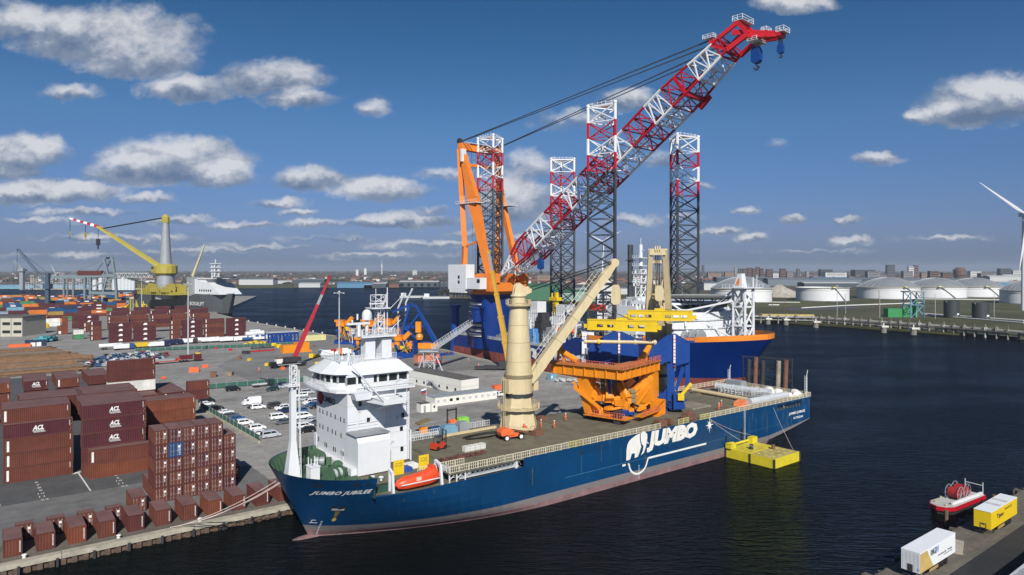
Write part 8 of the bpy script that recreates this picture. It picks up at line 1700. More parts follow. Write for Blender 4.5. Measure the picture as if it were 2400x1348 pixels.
turbine(2405,503,740,63,(146,262,24),'large white wind turbine cut by the right picture edge'); turbine(1413,566,1000,31,(152,30,272),'white wind turbine seen through the lattice legs'); turbine(498,196,9000,8,(10,),'x') if False else None
turbine(130,640,2600,40,(118,238,358),'small wind turbine on the left horizon')
# grey crane ship
gs = thing('crane_ship','dark grey crane vessel with white bridge and tall yellow crane at the far quay','ship',(-292,714,0),R(-34)); GH = mat('ship_grey',(.075,.085,.09),.5,var=.1)
m_ = MB(); secs = []
for x in (0,-6,-16,-34,-60,-170):
    hw = 0.4 if x == 0 else min(16, 16*(1-(1+x/40.)**2)**.6 if x > -40 else 16); ht = 19+(max(0,1+x/60.))*2
    secs.append([(x-8 if x == 0 else x-4*(x > -30), -hw*.75, -1),(x, -hw, ht),(x, hw, ht),(x-8 if x == 0 else x-4*(x > -30), hw*.75, -1)])
m_.add([p for s_ in secs for p in s_], [(4*i+j,4*i+4+j,4*i+4+(j+1)%4,4*i+(j+1)%4) for i in range(5) for j in range(4)]+[(0,1,2,3),(20,23,22,21)]); m_.build('hull', GH, gs)
m_ = MB(); m_.slab([(-3,20),(-42,20),(-42,34),(-22,32),(-12,26)], (0,-13,0), (1,0,0), (0,0,1), (0,26,0)); m_.box(-50,-30,-12,12,20,36); m_.build('bridge_block', WHITE, gs)
for k in range(6): m_ = MB(); m_.box(-40+k*4,-38+k*4,-13.2,-13,23,25); m_.build('window', GLASS, gs)
m_ = MB(); m_.lathe([(12,37),(12,38)], -14, 0, 8); m_.build('helideck', WD, gs); m_ = MB(); m_.box(-44,-26,-13,13,36,37); tube4(m_,(-31,0),2.5,36,52,3,.5); [m_.box(-35,-27,-4,4,z,z+.8) for z in (44,48,52)]; m_.bar((-31,0,52),(-31,0,57),.5); m_.build('mast', WHITE, gs)
m_ = MB(); text_on(m_, 'BOKALIFT', (-52,-16.3,8), (1,0,0), (0,0,1), 4, 26); m_.build('ship_name', MARK, gs)
GY = mat('gear_yellow',(.36,.30,.05),.5,var=.15)
def ls(v): d = Vector(v)-Vector(gs.location); return tuple(Matrix.Rotation(R(34), 3, 'Z') @ d)
cx, cy = -378, 745
c0 = Vector(ls((cx,cy,0)))
m_ = MB(); m_.lathe([(10.5,14),(9.2,30),(8.6,40)], c0.x, c0.y, 20); m_.build('crane_tub', GH if False else GREY, gs, smooth=True); m_ = MB(); m_.lathe([(9.5,40),(12,42),(12,50),(8,52)], c0.x, c0.y, 14); m_.box(c0.x-15,c0.x-2,c0.y-8,c0.y+8,43,49); cr_ = m_.build('crane_house', GY, gs)
m_ = MB(); m_.lathe([(6.2,52),(3.4,97)], c0.x, c0.y, 16); m_.build('crane_mast', GREY, gs, smooth=True); m_ = MB(); m_.lathe([(4,97),(4.4,103),(2,106)], c0.x, c0.y, 8); m_.build('mast_head', GY, gs)
bf, bt_, jt_ = ls(W(380,628,742)), ls(W(230,531,735)), ls(W(164,512,730))
bf, bt_, jt_ = Vector(bf), Vector(bt_), Vector(jt_); sd = (bt_-bf).cross(Vector((0,0,1))).normalized()
m_ = MB()
for s in (-1,1):
    m_.beam(bf+sd*s*4.5, bt_+sd*s*2.5, 1.7, 3.6, 0, 1.3, 2.4)
for k in range(9): p = bf+(bt_-bf)*(k+.5)/9; w_ = 4.5-2*(k+.5)/9; m_.bar(p-sd*w_, p+sd*w_, .7)
m_.build('crane_boom', GY, gs)
for k in range(8): p, q = bt_+(jt_-bt_)*k/8, bt_+(jt_-bt_)*(k+1)/8; m_ = MB(); m_.beam(p, q, 4.2-.3*k, 3.0-.2*k); m_.build('jib_section', [RED,LEGW][k%2], gs)
m_ = MB(); hd2 = Vector((c0.x,c0.y,103)); [m_.bar(hd2+sd*s, bt_+(bf-bt_)*.08+sd*s+Vector((0,0,1.5)), .28, 3) for s in (-3,-1,1,3)]; [m_.bar(p, p+Vector((0,0,-l_)), .3, 4) for p, l_ in ((bt_,14),(bt_+(jt_-bt_)*.45,12),(jt_,22))]; m_.build('crane_rope', DARK, gs)
for p, l_, s in ((bt_,14,3),(bt_+(jt_-bt_)*.45,11,2),(jt_,14,1.2)): m_ = MB(); m_.cb(p.x,p.y,p.z-l_-s*2,s*1.2,s,s*2.2); m_.bar((p.x,p.y,p.z-l_-s*3.4),(p.x,p.y,p.z-l_-s*2),s*.3,6); m_.build('hook_block', GY if s < 3 else DARK, gs)
m_ = MB(); m_.box(c0.x-34,c0.x+34,c0.y-13,c0.y+13,19,22); [m_.cb(c0.x+rnd.uniform(-34,30),c0.y+rnd.uniform(-14,8),22,rnd.uniform(3,9),rnd.uniform(2,5),rnd.uniform(2,9)) for k in range(26)]; [m_.bar((c0.x-32+k*4,c0.y-14,20),(c0.x-30+k*4,c0.y-14,30),.35) for k in range(16)]; m_.build('deck_gear', GY, gs)
kp = Vector(ls(W(452,648,735))); kt = Vector(ls(W(480,573,730))); m_ = MB(); m_.beam(kp,kt,2.4,2.6,0,1.0,1.0); m_.build('lattice_jib', mat('jib_cream',(.5,.47,.3),.6), gs); m_ = MB(); m_.cb(kp.x,kp.y,18,9,9,20); m_.bar(Vector((kp.x-6,kp.y,38)), kt, .25,3); m_.build('jib_house', GREY, gs)
# harbour cranes at left
def latline(mb, p, q, w_, r_, n):
    p, q = Vector(p), Vector(q); d = (q-p).normalized(); s = d.cross(Vector((0,1,0))).normalized()*w_
    mb.bar(p-s,q-s,r_); mb.bar(p+s,q+s,r_); mb.bar(p-s+Vector((0,w_*2,0)),q-s+Vector((0,w_*2,0)),r_)
    for k in range(n): a = p+(q-p)*k/n; b = p+(q-p)*(k+.5)/n; c = p+(q-p)*(k+1)/n; mb.bar(a-s,b+s,r_*.6); mb.bar(b+s,c-s,r_*.6)
STS = mat('crane_blue_grey',(.16,.20,.225),.5,var=.1); gq = thing('gantry_crane','blue grey ship to shore gantry crane with raised pylon in the container harbour','gantry crane',(-450,760,1.6),R(0)); g0 = Vector((-450,760,1.6)); w2 = lambda px, py, dy=0: Vector(W(px,py,760+dy))-g0+Vector((0,dy*0,0))
for k, (a, b, w_) in enumerate([((199,648),(199,702),2.2),((212,648),(212,702),2.2),((270,648),(274,702),2.4),((252,648),(240,690),1.8),((243,606),(255,650),2.2),((263,604),(270,650),2.2),((243,606),(263,604),2),((218,646),(245,608),1.2),((238,650),(262,606),1.2),((262,606),(330,648),.9),((244,606),(150,650),.8),((200,678),(272,650),1.3),((210,686),(276,688),3.0),((205,700),(222,690),1.2)]):
    m_ = MB(); m_.beam(w2(*a), w2(*b), w_, w_); m_.build('gantry_member', STS, gq); 
m_ = MB(); m_.beam(w2(150,648), w2(270,646), 3.4, 3.4); m_.build('gantry_girder', STS, gq); m_ = MB(); latline(m_, w2(270,645), w2(358,645), 2.2, .5, 9); m_.build('lattice_boom', LGREY, gq); m_ = MB(); m_.beam(w2(184,640), w2(240,640), 4, 5); m_.build('machinery_house', CP['dred'], gq)
gq2 = thing('gantry_crane','second gantry crane with horizontal girder left of the pylon crane','gantry crane',(-520,830,1.6),R(0)); g0 = Vector((-520,830,1.6)); w3 = lambda px, py: Vector(W(px,py,830))-g0
for (a, b, w_) in (((150,652),(150,696),2),((172,652),(172,696),2),((158,652),(158,696),1.5)): m_ = MB(); m_.beam(w3(*a), w3(*b), w_, w_); m_.build('gantry_leg', STS, gq2)
m_ = MB(); m_.beam(w3(90,650), w3(200,650), 3, 3); m_.build('gantry_girder', STS, gq2)
for nm, (a, b, c, Y), col, lab in (('harbour_crane',((40,584),(112,668),(112,640),700),mat('crane_navy',(.05,.08,.12),.5),'dark slanting harbour crane jib at the left edge'),('harbour_crane',((32,612),(52,632),(52,628),1500),GREY,'tiny far harbour crane beside the dark jib')):
    t = thing(nm, lab, 'crane', (W(*b,Y)[0],Y,1.6), 0, 'harbour cranes'); g0 = Vector(t.location); f_ = lambda p: Vector(W(*p,Y))-g0; m_ = MB(); latline(m_, f_(b), f_(a), Y*.0012, Y*.0004, 14); m_.build('jib', col, t); m_ = MB(); m_.beam((0,0,0), f_(c), Y*.005, Y*.005); m_.cb(0,0,f_(b).z-4,Y*.009,Y*.009,5); m_.build('tower', col, t); m_ = MB(); m_.bar(f_(c), f_(a), .2, 3); m_.build('stay_rope', DARK, t); m_ = MB(); m_.bar(f_(a), f_(a)-Vector((0,0,Y*.04)), .2, 3); m_.build('hoist_rope', DARK, t)
for k, (px, h_) in enumerate([(222,20),(236,24),(280,22),(288,24),(296,22),(304,20),(312,18),(268,22)]):
    Y = 1480; m_ = MB(); m_.lathe([(4.4,0),(4.4,h_*1.05),(0,h_*1.05+2)], n=12); o = m_.build('silo', mat('silo_white',(.55,.57,.58),.6,var=.08), None, loc=(W(px,680,Y)[0],Y,1.6), smooth=True); tag(o, '%s white silo on the far left shore behind the gantry crane' % NTH[k], 'silo', 'white silos on the far left shore')
pl_ = thing('process_plant','pale grey lattice of pipe racks on the far left shore','plant',(W(60,680,1500)[0],1500,1.6),0)
for k in range(22):
    m_ = MB(); x = k*10.5; h_ = 16+8*((k*5)%3); [m_.bar((x+i*3.3,0,0),(x+i*3.3,0,h_),.5) for i in range(3)]; [m_.bar((x,0,h_*f),(x+9,0,h_*f),.45) for f in (.25,.5,.75,1)]; m_.build('rack_bay', LGREY if k % 3 else WL, pl_)
m_ = MB(); m_.cb(0,0,0,420,14,3); o = m_.build('pale_bank', mat('bank_pale',(.34,.31,.25),.9,var=.2), None, loc=(-880,1545,1)); o['kind'] = 'structure'
kit('grey_store','long blue grey shed along the far left water','shed',-1010,1560,R(0),[('shed_wall',CP['lblue'],[(-200,60,0,30,0,10)]),('roof',ROOFD,[(-200,60,-1,31,10,11)])])
o = MB(); [o.cb(rnd.uniform(-40,40),rnd.uniform(-10,10),0,rnd.uniform(3,10),3,rnd.uniform(3,12)) for k in range(24)]; o = o.build('harbour_gear', GY, None, loc=site(280,722)+(QZ,)); tag(o, 'cluster of small yellow harbour gear before the grey ship', 'gear', kind='stuff')
# haze
hz = MB(); hz.box(-14400,14400,-2800,24300,-4.2,168); hzo = hz.build('haze', None)
hmm = bpy.data.materials.new('haze_air'); hmm.use_nodes = True; nt = hmm.node_tree; nt.nodes.clear(); ou = nt.nodes.new('ShaderNodeOutputMaterial'); pv = nt.nodes.new('ShaderNodeVolumePrincipled'); pv.inputs['Color'].default_value = (.74,.84,.98,1); pv.inputs['Density'].default_value = 6e-5; pv.inputs['Anisotropy'].default_value = .1
nt.links.new(pv.outputs[0], ou.inputs['Volume']); hzo.data.materials.clear(); hzo.data.materials.append(hmm); hzo['kind'] = 'stuff'; hzo['label'] = 'thin pale haze over the whole harbour'
# ================= people, deck machines, near shore =================
def person_mesh(pose):
    V = [(0,0,.95),(0,0,1.2),(0,0,1.42),(0,0,1.54),(0,.02,1.66),(0,.02,1.78),(.2,0,1.4),(.27,.02,1.15),(.24,.14*pose,.92),(-.2,0,1.4),(-.28,.0,1.15),(-.25,-.12*pose,.92),(.1,0,.9),(.12,.05*pose,.5),(.12,.12*pose,.08),(.12,.22*pose+.08,.04),(-.1,0,.9),(-.12,-.05*pose,.5),(-.12,-.16*pose,.08),(-.12,-.06*pose+.08,.04)]
    E = [(0,1),(1,2),(2,3),(3,4),(4,5),(2,6),(6,7),(7,8),(2,9),(9,10),(10,11),(0,12),(12,13),(13,14),(14,15),(0,16),(16,17),(17,18),(18,19)]
    Rr = [.17,.16,.18,.07,.11,.09,.08,.065,.05,.08,.065,.05,.1,.075,.06,.05,.1,.075,.06,.05]
    me = bpy.data.meshes.new('p'); me.from_pydata(V, E, []); o = bpy.data.objects.new('p', me); sc.collection.objects.link(o)
    md = o.modifiers.new('s', 'SKIN'); sl = me.skin_vertices[0].data
    for i, r in enumerate(Rr): sl[i].radius = (r, r*.85)
    sl[0].use_root = True; sb = o.modifiers.new('u', 'SUBSURF'); sb.levels = 1; sb.render_levels = 1
    dg = bpy.context.evaluated_depsgraph_get(); m2 = bpy.data.meshes.new_from_object(o.evaluated_get(dg)); bpy.data.objects.remove(o)
    m2.name = 'person_body'; m2.materials.clear()
    for m_ in (ORS, SKIN, CP['navy'], BLACK): m2.materials.append(m_)
    for p in m2.polygons:
        z = p.center.z; x = abs(p.center.x); p.material_index = 1 if z > 1.55 or (x > .18 and z < .96) else 3 if z < .12 else 0; p.use_smooth = True
    return m2
PM = [person_mesh(1), person_mesh(-.6)]
hm = MB(); hm.lathe([(.15,1.72),(.15,1.8),(.1,1.89),(0,1.92)],0,.02,10); HM = hm.mesh('hard_hat', [MARK])
st_m = MB(); st_m.lathe([(.195,1.1),(.2,1.16)],0,0,10,cap=False); STM = st_m.mesh('reflective_band', [mat('reflective',(.7,.7,.6),.4)])
def person(x, y, z, rz, label, k=0):
    t = thing('person', label, 'person', (x,y,z), rz, 'workers in orange'); put(PM[k%2], 'body', t); put(HM, 'hard_hat', t); put(STM, 'reflective_band', t); return t
PP = [(-19.3,20.0-3.6,'person in orange suit and white helmet at the foot of the first crane'),(-14.6,16.2,'person in orange suit and white helmet right of the first crane'),(-20.2,14.6,'person in orange bending over gear by the orange lift'),
 (-12.9,16.3-2.6,'person in orange suit walking on the open deck right of the lift'),(-5.8,17.8,'person in orange and navy standing near the orange frame'),(33.4,3.6,'person in orange leaning at the aft rail'),(36.8,5.3,'person in orange standing on the aft deck'),(-58.6,8.6,'person in orange suit working beside the bridge tower'),(-57.4,8.2,'second person in orange suit beside the bridge tower')]
for k, (a, b, lab) in enumerate(PP): person(*S(a,b), HD if a > -48 else DK, R(k*77), lab, k)
for k, (px, py, lab) in enumerate([(607,872,'person in yellow vest walking alone in the upper yard'),(964,912,'person in orange standing beside the white office block'),(1098,850,'person in yellow vest on the quay near the jack-up ship'),(1122,862,'person in yellow vest bending by the yellow mobile crane')]):
    t = person(*site(px,py), QZ, R(k*60), lab, k)
# deck machines
fk = thing('forklift','red forklift with black mast driving on the cargo deck','forklift',S(-42.3,14.5)+(HD,),TH+R(15))
m_ = MB(); m_.box(-1.7,1.1,-.75,.75,.35,1.25); m_.box(-1.9,-1.2,-.7,.7,.4,1.5); m_.build('body', mat('forklift_red',(.5,.05,.02),.4), fk)
for x in (-1.1,.9):
    for s in (-1,1): m_ = MB(); m_.bar((x,s*.5,.42),(x,s*.82,.42),.42,12); m_.build('wheel', BLACK, fk)
m_ = MB(); [m_.bar((x,y,1.2),(x*.9,y,2.5),.06) for x in (-1,.9) for y in (-.6,.6)]; m_.box(-1,.9,-.65,.65,2.5,2.6); m_.build('roof_guard', DARK, fk)
m_ = MB(); m_.box(1.3,1.5,-.6,-.4,.1,3.6); m_.box(1.3,1.5,.4,.6,.1,3.6); [m_.box(1.3,1.45,-.6,.6,z,z+.12) for z in (.3,1.6,2.6,3.5)]; m_.box(1.5,2.7,-.45,-.3,.1,.18); m_.box(1.5,2.7,.3,.45,.1,.18); m_.build('mast', DARK, fk)
m_ = MB(); m_.box(-.5,0,-.3,.3,1.2,1.6); m_.build('seat', BLACK, fk)
bl = thing('boom_lift','orange boom lift with four white wheels on the cargo deck','boom lift',S(-26.2,12.2)+(HD,),TH+R(-8))
m_ = MB(); m_.box(-1.9,1.9,-.7,.7,.6,1.1); m_.build('chassis', ORS, bl); m_ = MB(); m_.slab([(-2.7,0),(-2.9,.7),(-2.5,1.35),(-1.2,1.5),(.2,.9),(.4,0)], (0,-.95,1.1), (1,0,0), (0,0,1), (0,1.9,0)); m_.build('counterweight_housing', ORS, bl)
for x in (-1.6,1.8):
    for s in (-1,1): m_ = MB(); m_.bar((x,s*.8,.6),(x,s*1.25,.6),.62,14); w_ = m_.build('wheel', BLACK, bl); m_ = MB(); m_.bar((x,s*1.2,.6),(x,s*1.28,.6),.4,12); m_.build('rim', MARK, w_)
m_ = MB(); m_.beam((-.5,0,2.6),(3.6,.2,1.6),.5,.5); m_.beam((3.6,.2,1.6),(6.2,.5,1.2),.35,.35); m_.build('boom', CREAM, bl)
m_ = MB(); m_.box(5.6,7.8,-.6,1.4,.5,.62); [m_.bar((x,y,.6),(x,y,1.7),.05) for x in (5.6,6.7,7.8) for y in (-.6,1.4)]; [m_.bar((5.6,y,z),(7.8,y,z),.05) for y in (-.6,1.4) for z in (1.1,1.7)]; m_.build('work_basket', RUST, bl)
for k in range(4): kit('caged_tote','%s white caged tote standing on the deck by the rail' % NTH[k],'tote',*S(-39.8+k*1.25,9.0),TH,[('bottle',mat('tote_white',(.66,.66,.60),.6),[(0,1.1,0,1.1,.15,1.15)]),('cage',GALV,[((0,0,z),(1.1,0,z),.03,4) for z in (.3,.7,1.1)]+[((x,0,.1),(x,0,1.15),.03,4) for x in (.25,.55,.85)]),('pallet',WOOD,[(0,1.1,0,1.1,0,.13)])],'white caged totes',HD)
nb = MB()
for k in range(220):
    x = rnd.uniform(-5.2,5.2); y = rnd.uniform(-.7,.7)*(1-.04*abs(x)); nb.cb(x,y,rnd.uniform(0,.55*(1-abs(y))),rnd.uniform(.15,.6),rnd.uniform(.1,.3),rnd.uniform(.08,.3),rz=rnd.uniform(0,3))
o = nb.build('chain_pile', mat('chain_rust',(.12,.045,.035),.8,var=.4), None, loc=S(-42.2,6.6)+(HD,), rz=TH); tag(o, 'pile of brown red lashing chains and shackles beside the near rail', 'chains', kind='stuff')
hs = MB()
for q in range(3):
    pts = [((3.4+q*.5)*math.cos(t*.5236)*(1.2 if t % 2 else 1), (1.2+q*.25)*math.sin(t*.5236), .12+.1*q) for t in range(13)]; hs.path(pts, .12, 5)
o = hs.build('hose_coil', BLACK, None, loc=S(-29.5,17.6)+(HD,), rz=TH); tag(o, 'black hose coiled on the deck left of the first crane', 'hose')
for k, (a, b, w_, d_, h_, c, lab) in enumerate([(-34.5,23.4,3.2,2.2,2.2,CP['lblue'],'blue machine skid against the far rail'),(-31,23.6,2.4,2,2.4,GREY,'grey caged unit beside the blue skid'),(-22.5,15,2.6,2,1.2,RUST,'brown bundle left of the first crane'),(-19.8,11.6,2.4,2.2,1.3,RUST,'dark triangular stand in front of the first crane'),(-9.3,22.5,2,1.6,.9,RUST,'small rusty rack right of the first crane'),(8.2,1.4,2.4,2,1.4,RUST,'rusty crate standing at the break of the near rail'),(11.2,1.4,1.2,2,1.2,RUST,'small rusty block beside the crate at the rail'),(18.6,1.6,3.4,1.8,1.8,RUST,'rusty crate left of the yellow rail section'),(-47.5,22,3.4,2,.5,CP['dred'],'flat red plate beside the bridge tower'),(-54.6,6.6,2.8,1.8,.8,mat('tarp_blue',(.02,.06,.3),.5),'blue sack heap beside the bridge tower'),(-52.6,7.6,2.4,1.8,.9,MATS['tarp'] if 'tarp' in MATS else WHITE,'white sack heap beside the bridge tower')]):
    t = thing('deck_box', lab, 'box', S(a,b)+(HD if a > -48 else DK,), TH+R(rnd.uniform(-8,8))); m_ = MB(); m_.cb(0,0,0,w_,d_,h_*.85); m_.build('box', c, t); m_ = MB(); m_.cb(0,0,h_*.85,w_*.8,d_*.8,h_*.15); [m_.bar((-w_/2+i*w_/4,-d_/2-.04,0),(-w_/2+i*w_/4,-d_/2-.04,h_*.85),.05) for i in range(5)]; m_.build('frame', c, t)
t = thing('lifting_beam','long cream beam lying along the far side of the deck','lifting beam',S(-37,22.0)+(HD,),TH); m_ = MB(); m_.box(0,14,-.25,.25,.1,.6); m_.build('beam', CREAM, t); m_ = MB(); [m_.box(x,x+.4,-.5,.5,0,.12) for x in (1,7,13)]; m_.build('chock', WOOD, t)
t = thing('deck_mats','stack of grey timber mats on the aft deck','timber mats',S(28.5,7.8)+(HD,),TH)
for k in range(5): m_ = MB(); m_.box(k*1.5,k*1.5+1.4,0,6.6,0,.35); m_.build('timber_mat', mat('mat_grey',(.22,.20,.16),.8,var=.25), t)
t = thing('orange_tent','low orange cover beside the aft rail','cover',S(43.4,3.4)+(HD,),TH); m_ = MB(); m_.slab([(-2.6,0),(2.6,0),(2.0,1.1),(0,1.6),(-2.0,1.1)], (0,-1.2,0), (1,0,0), (0,0,1), (0,2.4,0)); m_.build('canvas', mat('tent_orange',(.7,.2,.08),.6), t); m_ = MB(); m_.box(-2.7,2.7,-1.3,1.3,0,.08); m_.build('ground_sheet', ORS, t)
# tools seen on the quay behind the far rail
kit('orange_reel','orange upright float between two posts behind the far rail','float',*site(1059,1008),TH,[('float',ORS,[((-1,0,1.6),(1,0,1.6),1.4,14)]),('post',DARK,[(-1.6,-1.3,-.2,.2,0,6),(1.3,1.6,-.2,.2,0,6),(-1.6,1.6,-.15,.15,5.4,5.8)])])
kit('green_machine','bright green machine behind the far rail','machine',*site(1083,1000),TH,[('body',mat('lime',(.25,.65,.08),.5),[(-1.6,1.6,-1.1,1.1,.5,2.6)]),('wheel',BLACK,[((-1,-1.2,.5),(-1,1.2,.5),.5,10),((1,-1.2,.5),(1,1.2,.5),.5,10)])])
kit('tilted_pad','tilted olive gripper pad on an orange stand behind the far rail','gripper pad',*site(992,1015),TH,[('stand',ORNG2,[(-1,1,-.6,.6,0,1.6)]),('pad',PADM,[((-1.8,0,2.6),(1.6,0,3.6),2.6,.3)]),('hose_box',CP['blue'],[(2,5,-.8,.8,0,1.2)])])
# mooring lines
for k, (p, q, sag) in enumerate([((-74.9,11.2,10.8),(-87.0,26.9,1.9),2.0),((-74.9,11.6,10.8),(-88.4,26.9,1.9),2.2),((-75.2,12.4,10.9),(-86.6,26.9,1.9),1.4),((24,.0,10.4),(32,-8.0,3.4),1.0),((24,.0,10.4),(40,-1,4.2),1.2),((52,.0,9.4),(40.6,-12.4,2.4),.6)]):
    P = []; A = Vector(S(p[0],p[1])+(p[2],)); B = Vector(S(q[0],q[1])+(q[2],))
    for i in range(13): f = i/12; v = A+(B-A)*f; v.z -= sag*4*f*(1-f)*.5; P.append(v)
    m_ = MB(); m_.path(P, .07 if k < 3 else .04, 4); o = m_.build('mooring_line', mat('rope_pale',(.5,.42,.38),.8), None); tag(o, ['lowest of three pale mooring lines from the bow to the quay','middle pale mooring line from the bow to the quay','upper pale mooring line from the bow to the quay','thin line from the ship side to the near corner of the yellow pontoon','thin line from the ship side to the yellow winch frame','thin line from the stern to the far corner of the pontoon'][k], 'mooring line', 'mooring lines')
# yellow pontoon
PO = thing('yellow_pontoon','flat yellow pontoon of two rusty sections floating beside the blue ship','pontoon',(60.5,157.4,0),R(38)); PT = mat('pontoon_deck',(.36,.30,.12),.85,var=.3,grime=.4)
for k, (y0, y1) in enumerate(((0,6.2),(6.35,12.9))):
    m_ = MB(); m_.box(0,10.9,y0,y1,-1,2.25); m_.build('pontoon_section', YELP, PO); m_ = MB(); m_.box(.15,10.75,y0+.12,y1-.12,2.25,2.3); m_.build('section_deck', PT if k == 0 else mat('pontoon_deck_yellow',(.5,.42,.03),.8,var=.25,grime=.3), PO)
for (x, y) in ((-.06,-.06),(-.08,6.27),(-.06,12.95),(10.95,-.05)): m_ = MB(); m_.cb(x,y,-.2,.3,.3,2.4); m_.build('corner_fender', DARK, PO)
for k in range(12): m_ = MB(); m_.cb(1.5+(k%4)*2.6,1.2+(k//4)*1.9,2.3,.8,.5,.06); m_.build('deck_hatch', YELP, PO)
m_ = MB(); m_.lathe([(.45,2.3),(.45,3.5)],3.5,8.2,12); m_.build('hollow_post', DARK, PO, smooth=True); m_ = MB(); m_.lathe([(.45,2.3),(.45,3.4)],7.8,5,12); m_.build('hollow_post', RUST, PO)
m_ = MB(); m_.bar((-.2,12.2,2.9),(10,12.4,2.9),.3,8); m_.cb(.6,12,2.3,2,1.6,1.2); m_.cb(9.6,11.8,2.3,2.2,1.4,1.5); m_.bar((.3,12,3.2),(1.6,12,3.2),.5,10); m_.bar((8.6,12,3.2),(9.8,12,3.2),.55,10); m_.build('winch_gear', YELP, PO)
# workboat with reels
WB = thing('work_barge','small red and white work barge carrying two big red hose reels','boat',(86.3,132.6,0),R(212))
sh = [(-7.4,-2.0),(5.2,-2.3),(7.0,-1.5),(7.6,0),(7.0,1.5),(5.2,2.3),(-7.4,2.0)]; m_ = MB(); m_.prism([(x*.96,y*.9) for x,y in sh], -.6, .7); m_.build('lower_hull', BLACK, WB)
m_ = MB(); m_.prism(sh, .7, 1.45); m_.build('red_bulwark', RED, WB); m_ = MB(); m_.prism([(x*.97,y*.93) for x,y in sh], 1.45, 1.5); m_.build('deck', mat('barge_deck',(.42,.42,.40),.8,var=.15), WB); m_ = MB(); m_.box(-7,4.6,1.2,1.5,1.5,2.0); m_.build('coaming', WHITE2, WB)
for (x, s) in ((.6,1.0),(-1.8,1.1)):
    r_ = MB(); r_.bar((x-.0,-.9,1.9+s*.9),(x,.95,1.9+s*.9),s*1.0,18); rl_ = r_.build('hose_reel', mat('hose_red',(.32,.02,.02),.6,var=.25,scale=6), WB, smooth=True)
    for yy in (-1.1,1.1):
        m_ = MB(); n_ = 16; c0 = Vector((x,yy,1.9+s*.9))
        for q in range(n_): t0, t1 = 2*math.pi*q/n_, 2*math.pi*(q+1)/n_; m_.bar(c0+Vector((math.cos(t0),0,math.sin(t0)))*s*1.35, c0+Vector((math.cos(t1),0,math.sin(t1)))*s*1.35, .05)
        for q in range(6): t0 = q*math.pi/3; m_.bar(c0, c0+Vector((math.cos(t0),0,math.sin(t0)))*s*1.35, .04)
        m_.beam((x-.6,yy,1.5),(x,yy,2.8),.12,.12); m_.beam((x+.6,yy,1.5),(x,yy,2.8),.12,.12); m_.build('reel_flange', mat('reel_grey',(.3,.32,.36),.5), rl_)
m_ = MB(); m_.bar((-3.4,-.5,2.4),(-3.4,.6,2.4),.7,12); m_.build('small_reel', MATS['hose_red'], WB); m_ = MB(); m_.bar((-7,-1.6,1.5),(-7,-1.6,3.9),.08); m_.bar((-7,1.6,1.5),(-7,1.6,3.9),.08); m_.bar((-7,-1.6,3.3),(-7,1.6,3.3),.08); m_.build('stern_gantry', WHITE, WB)
for k in range(6): m_ = MB(); m_.lathe([(.14,1.5),(.2,1.8),(0,1.85)], [6,5.4,-6.3,-6.6,2,-5][k], [1,-1.2,1.4,-1.3,-1.9,1.0][k], 8); m_.build('bollard', mat('rope_gold',(.5,.4,.2),.7), WB)
for k, (x, y) in enumerate(((78.0,122.6),(92.5,133.0-2.0))): m_ = MB(); m_.bar((x,y,-1),(x,y,2.8),.32,8); o = m_.build('mooring_post', mat('post_brown',(.13,.08,.045),.8,var=.3), None); tag(o, '%s brown wooden mooring post in the water beside the work barge' % ['front','rear'][k], 'mooring post', 'mooring posts at the work barge')
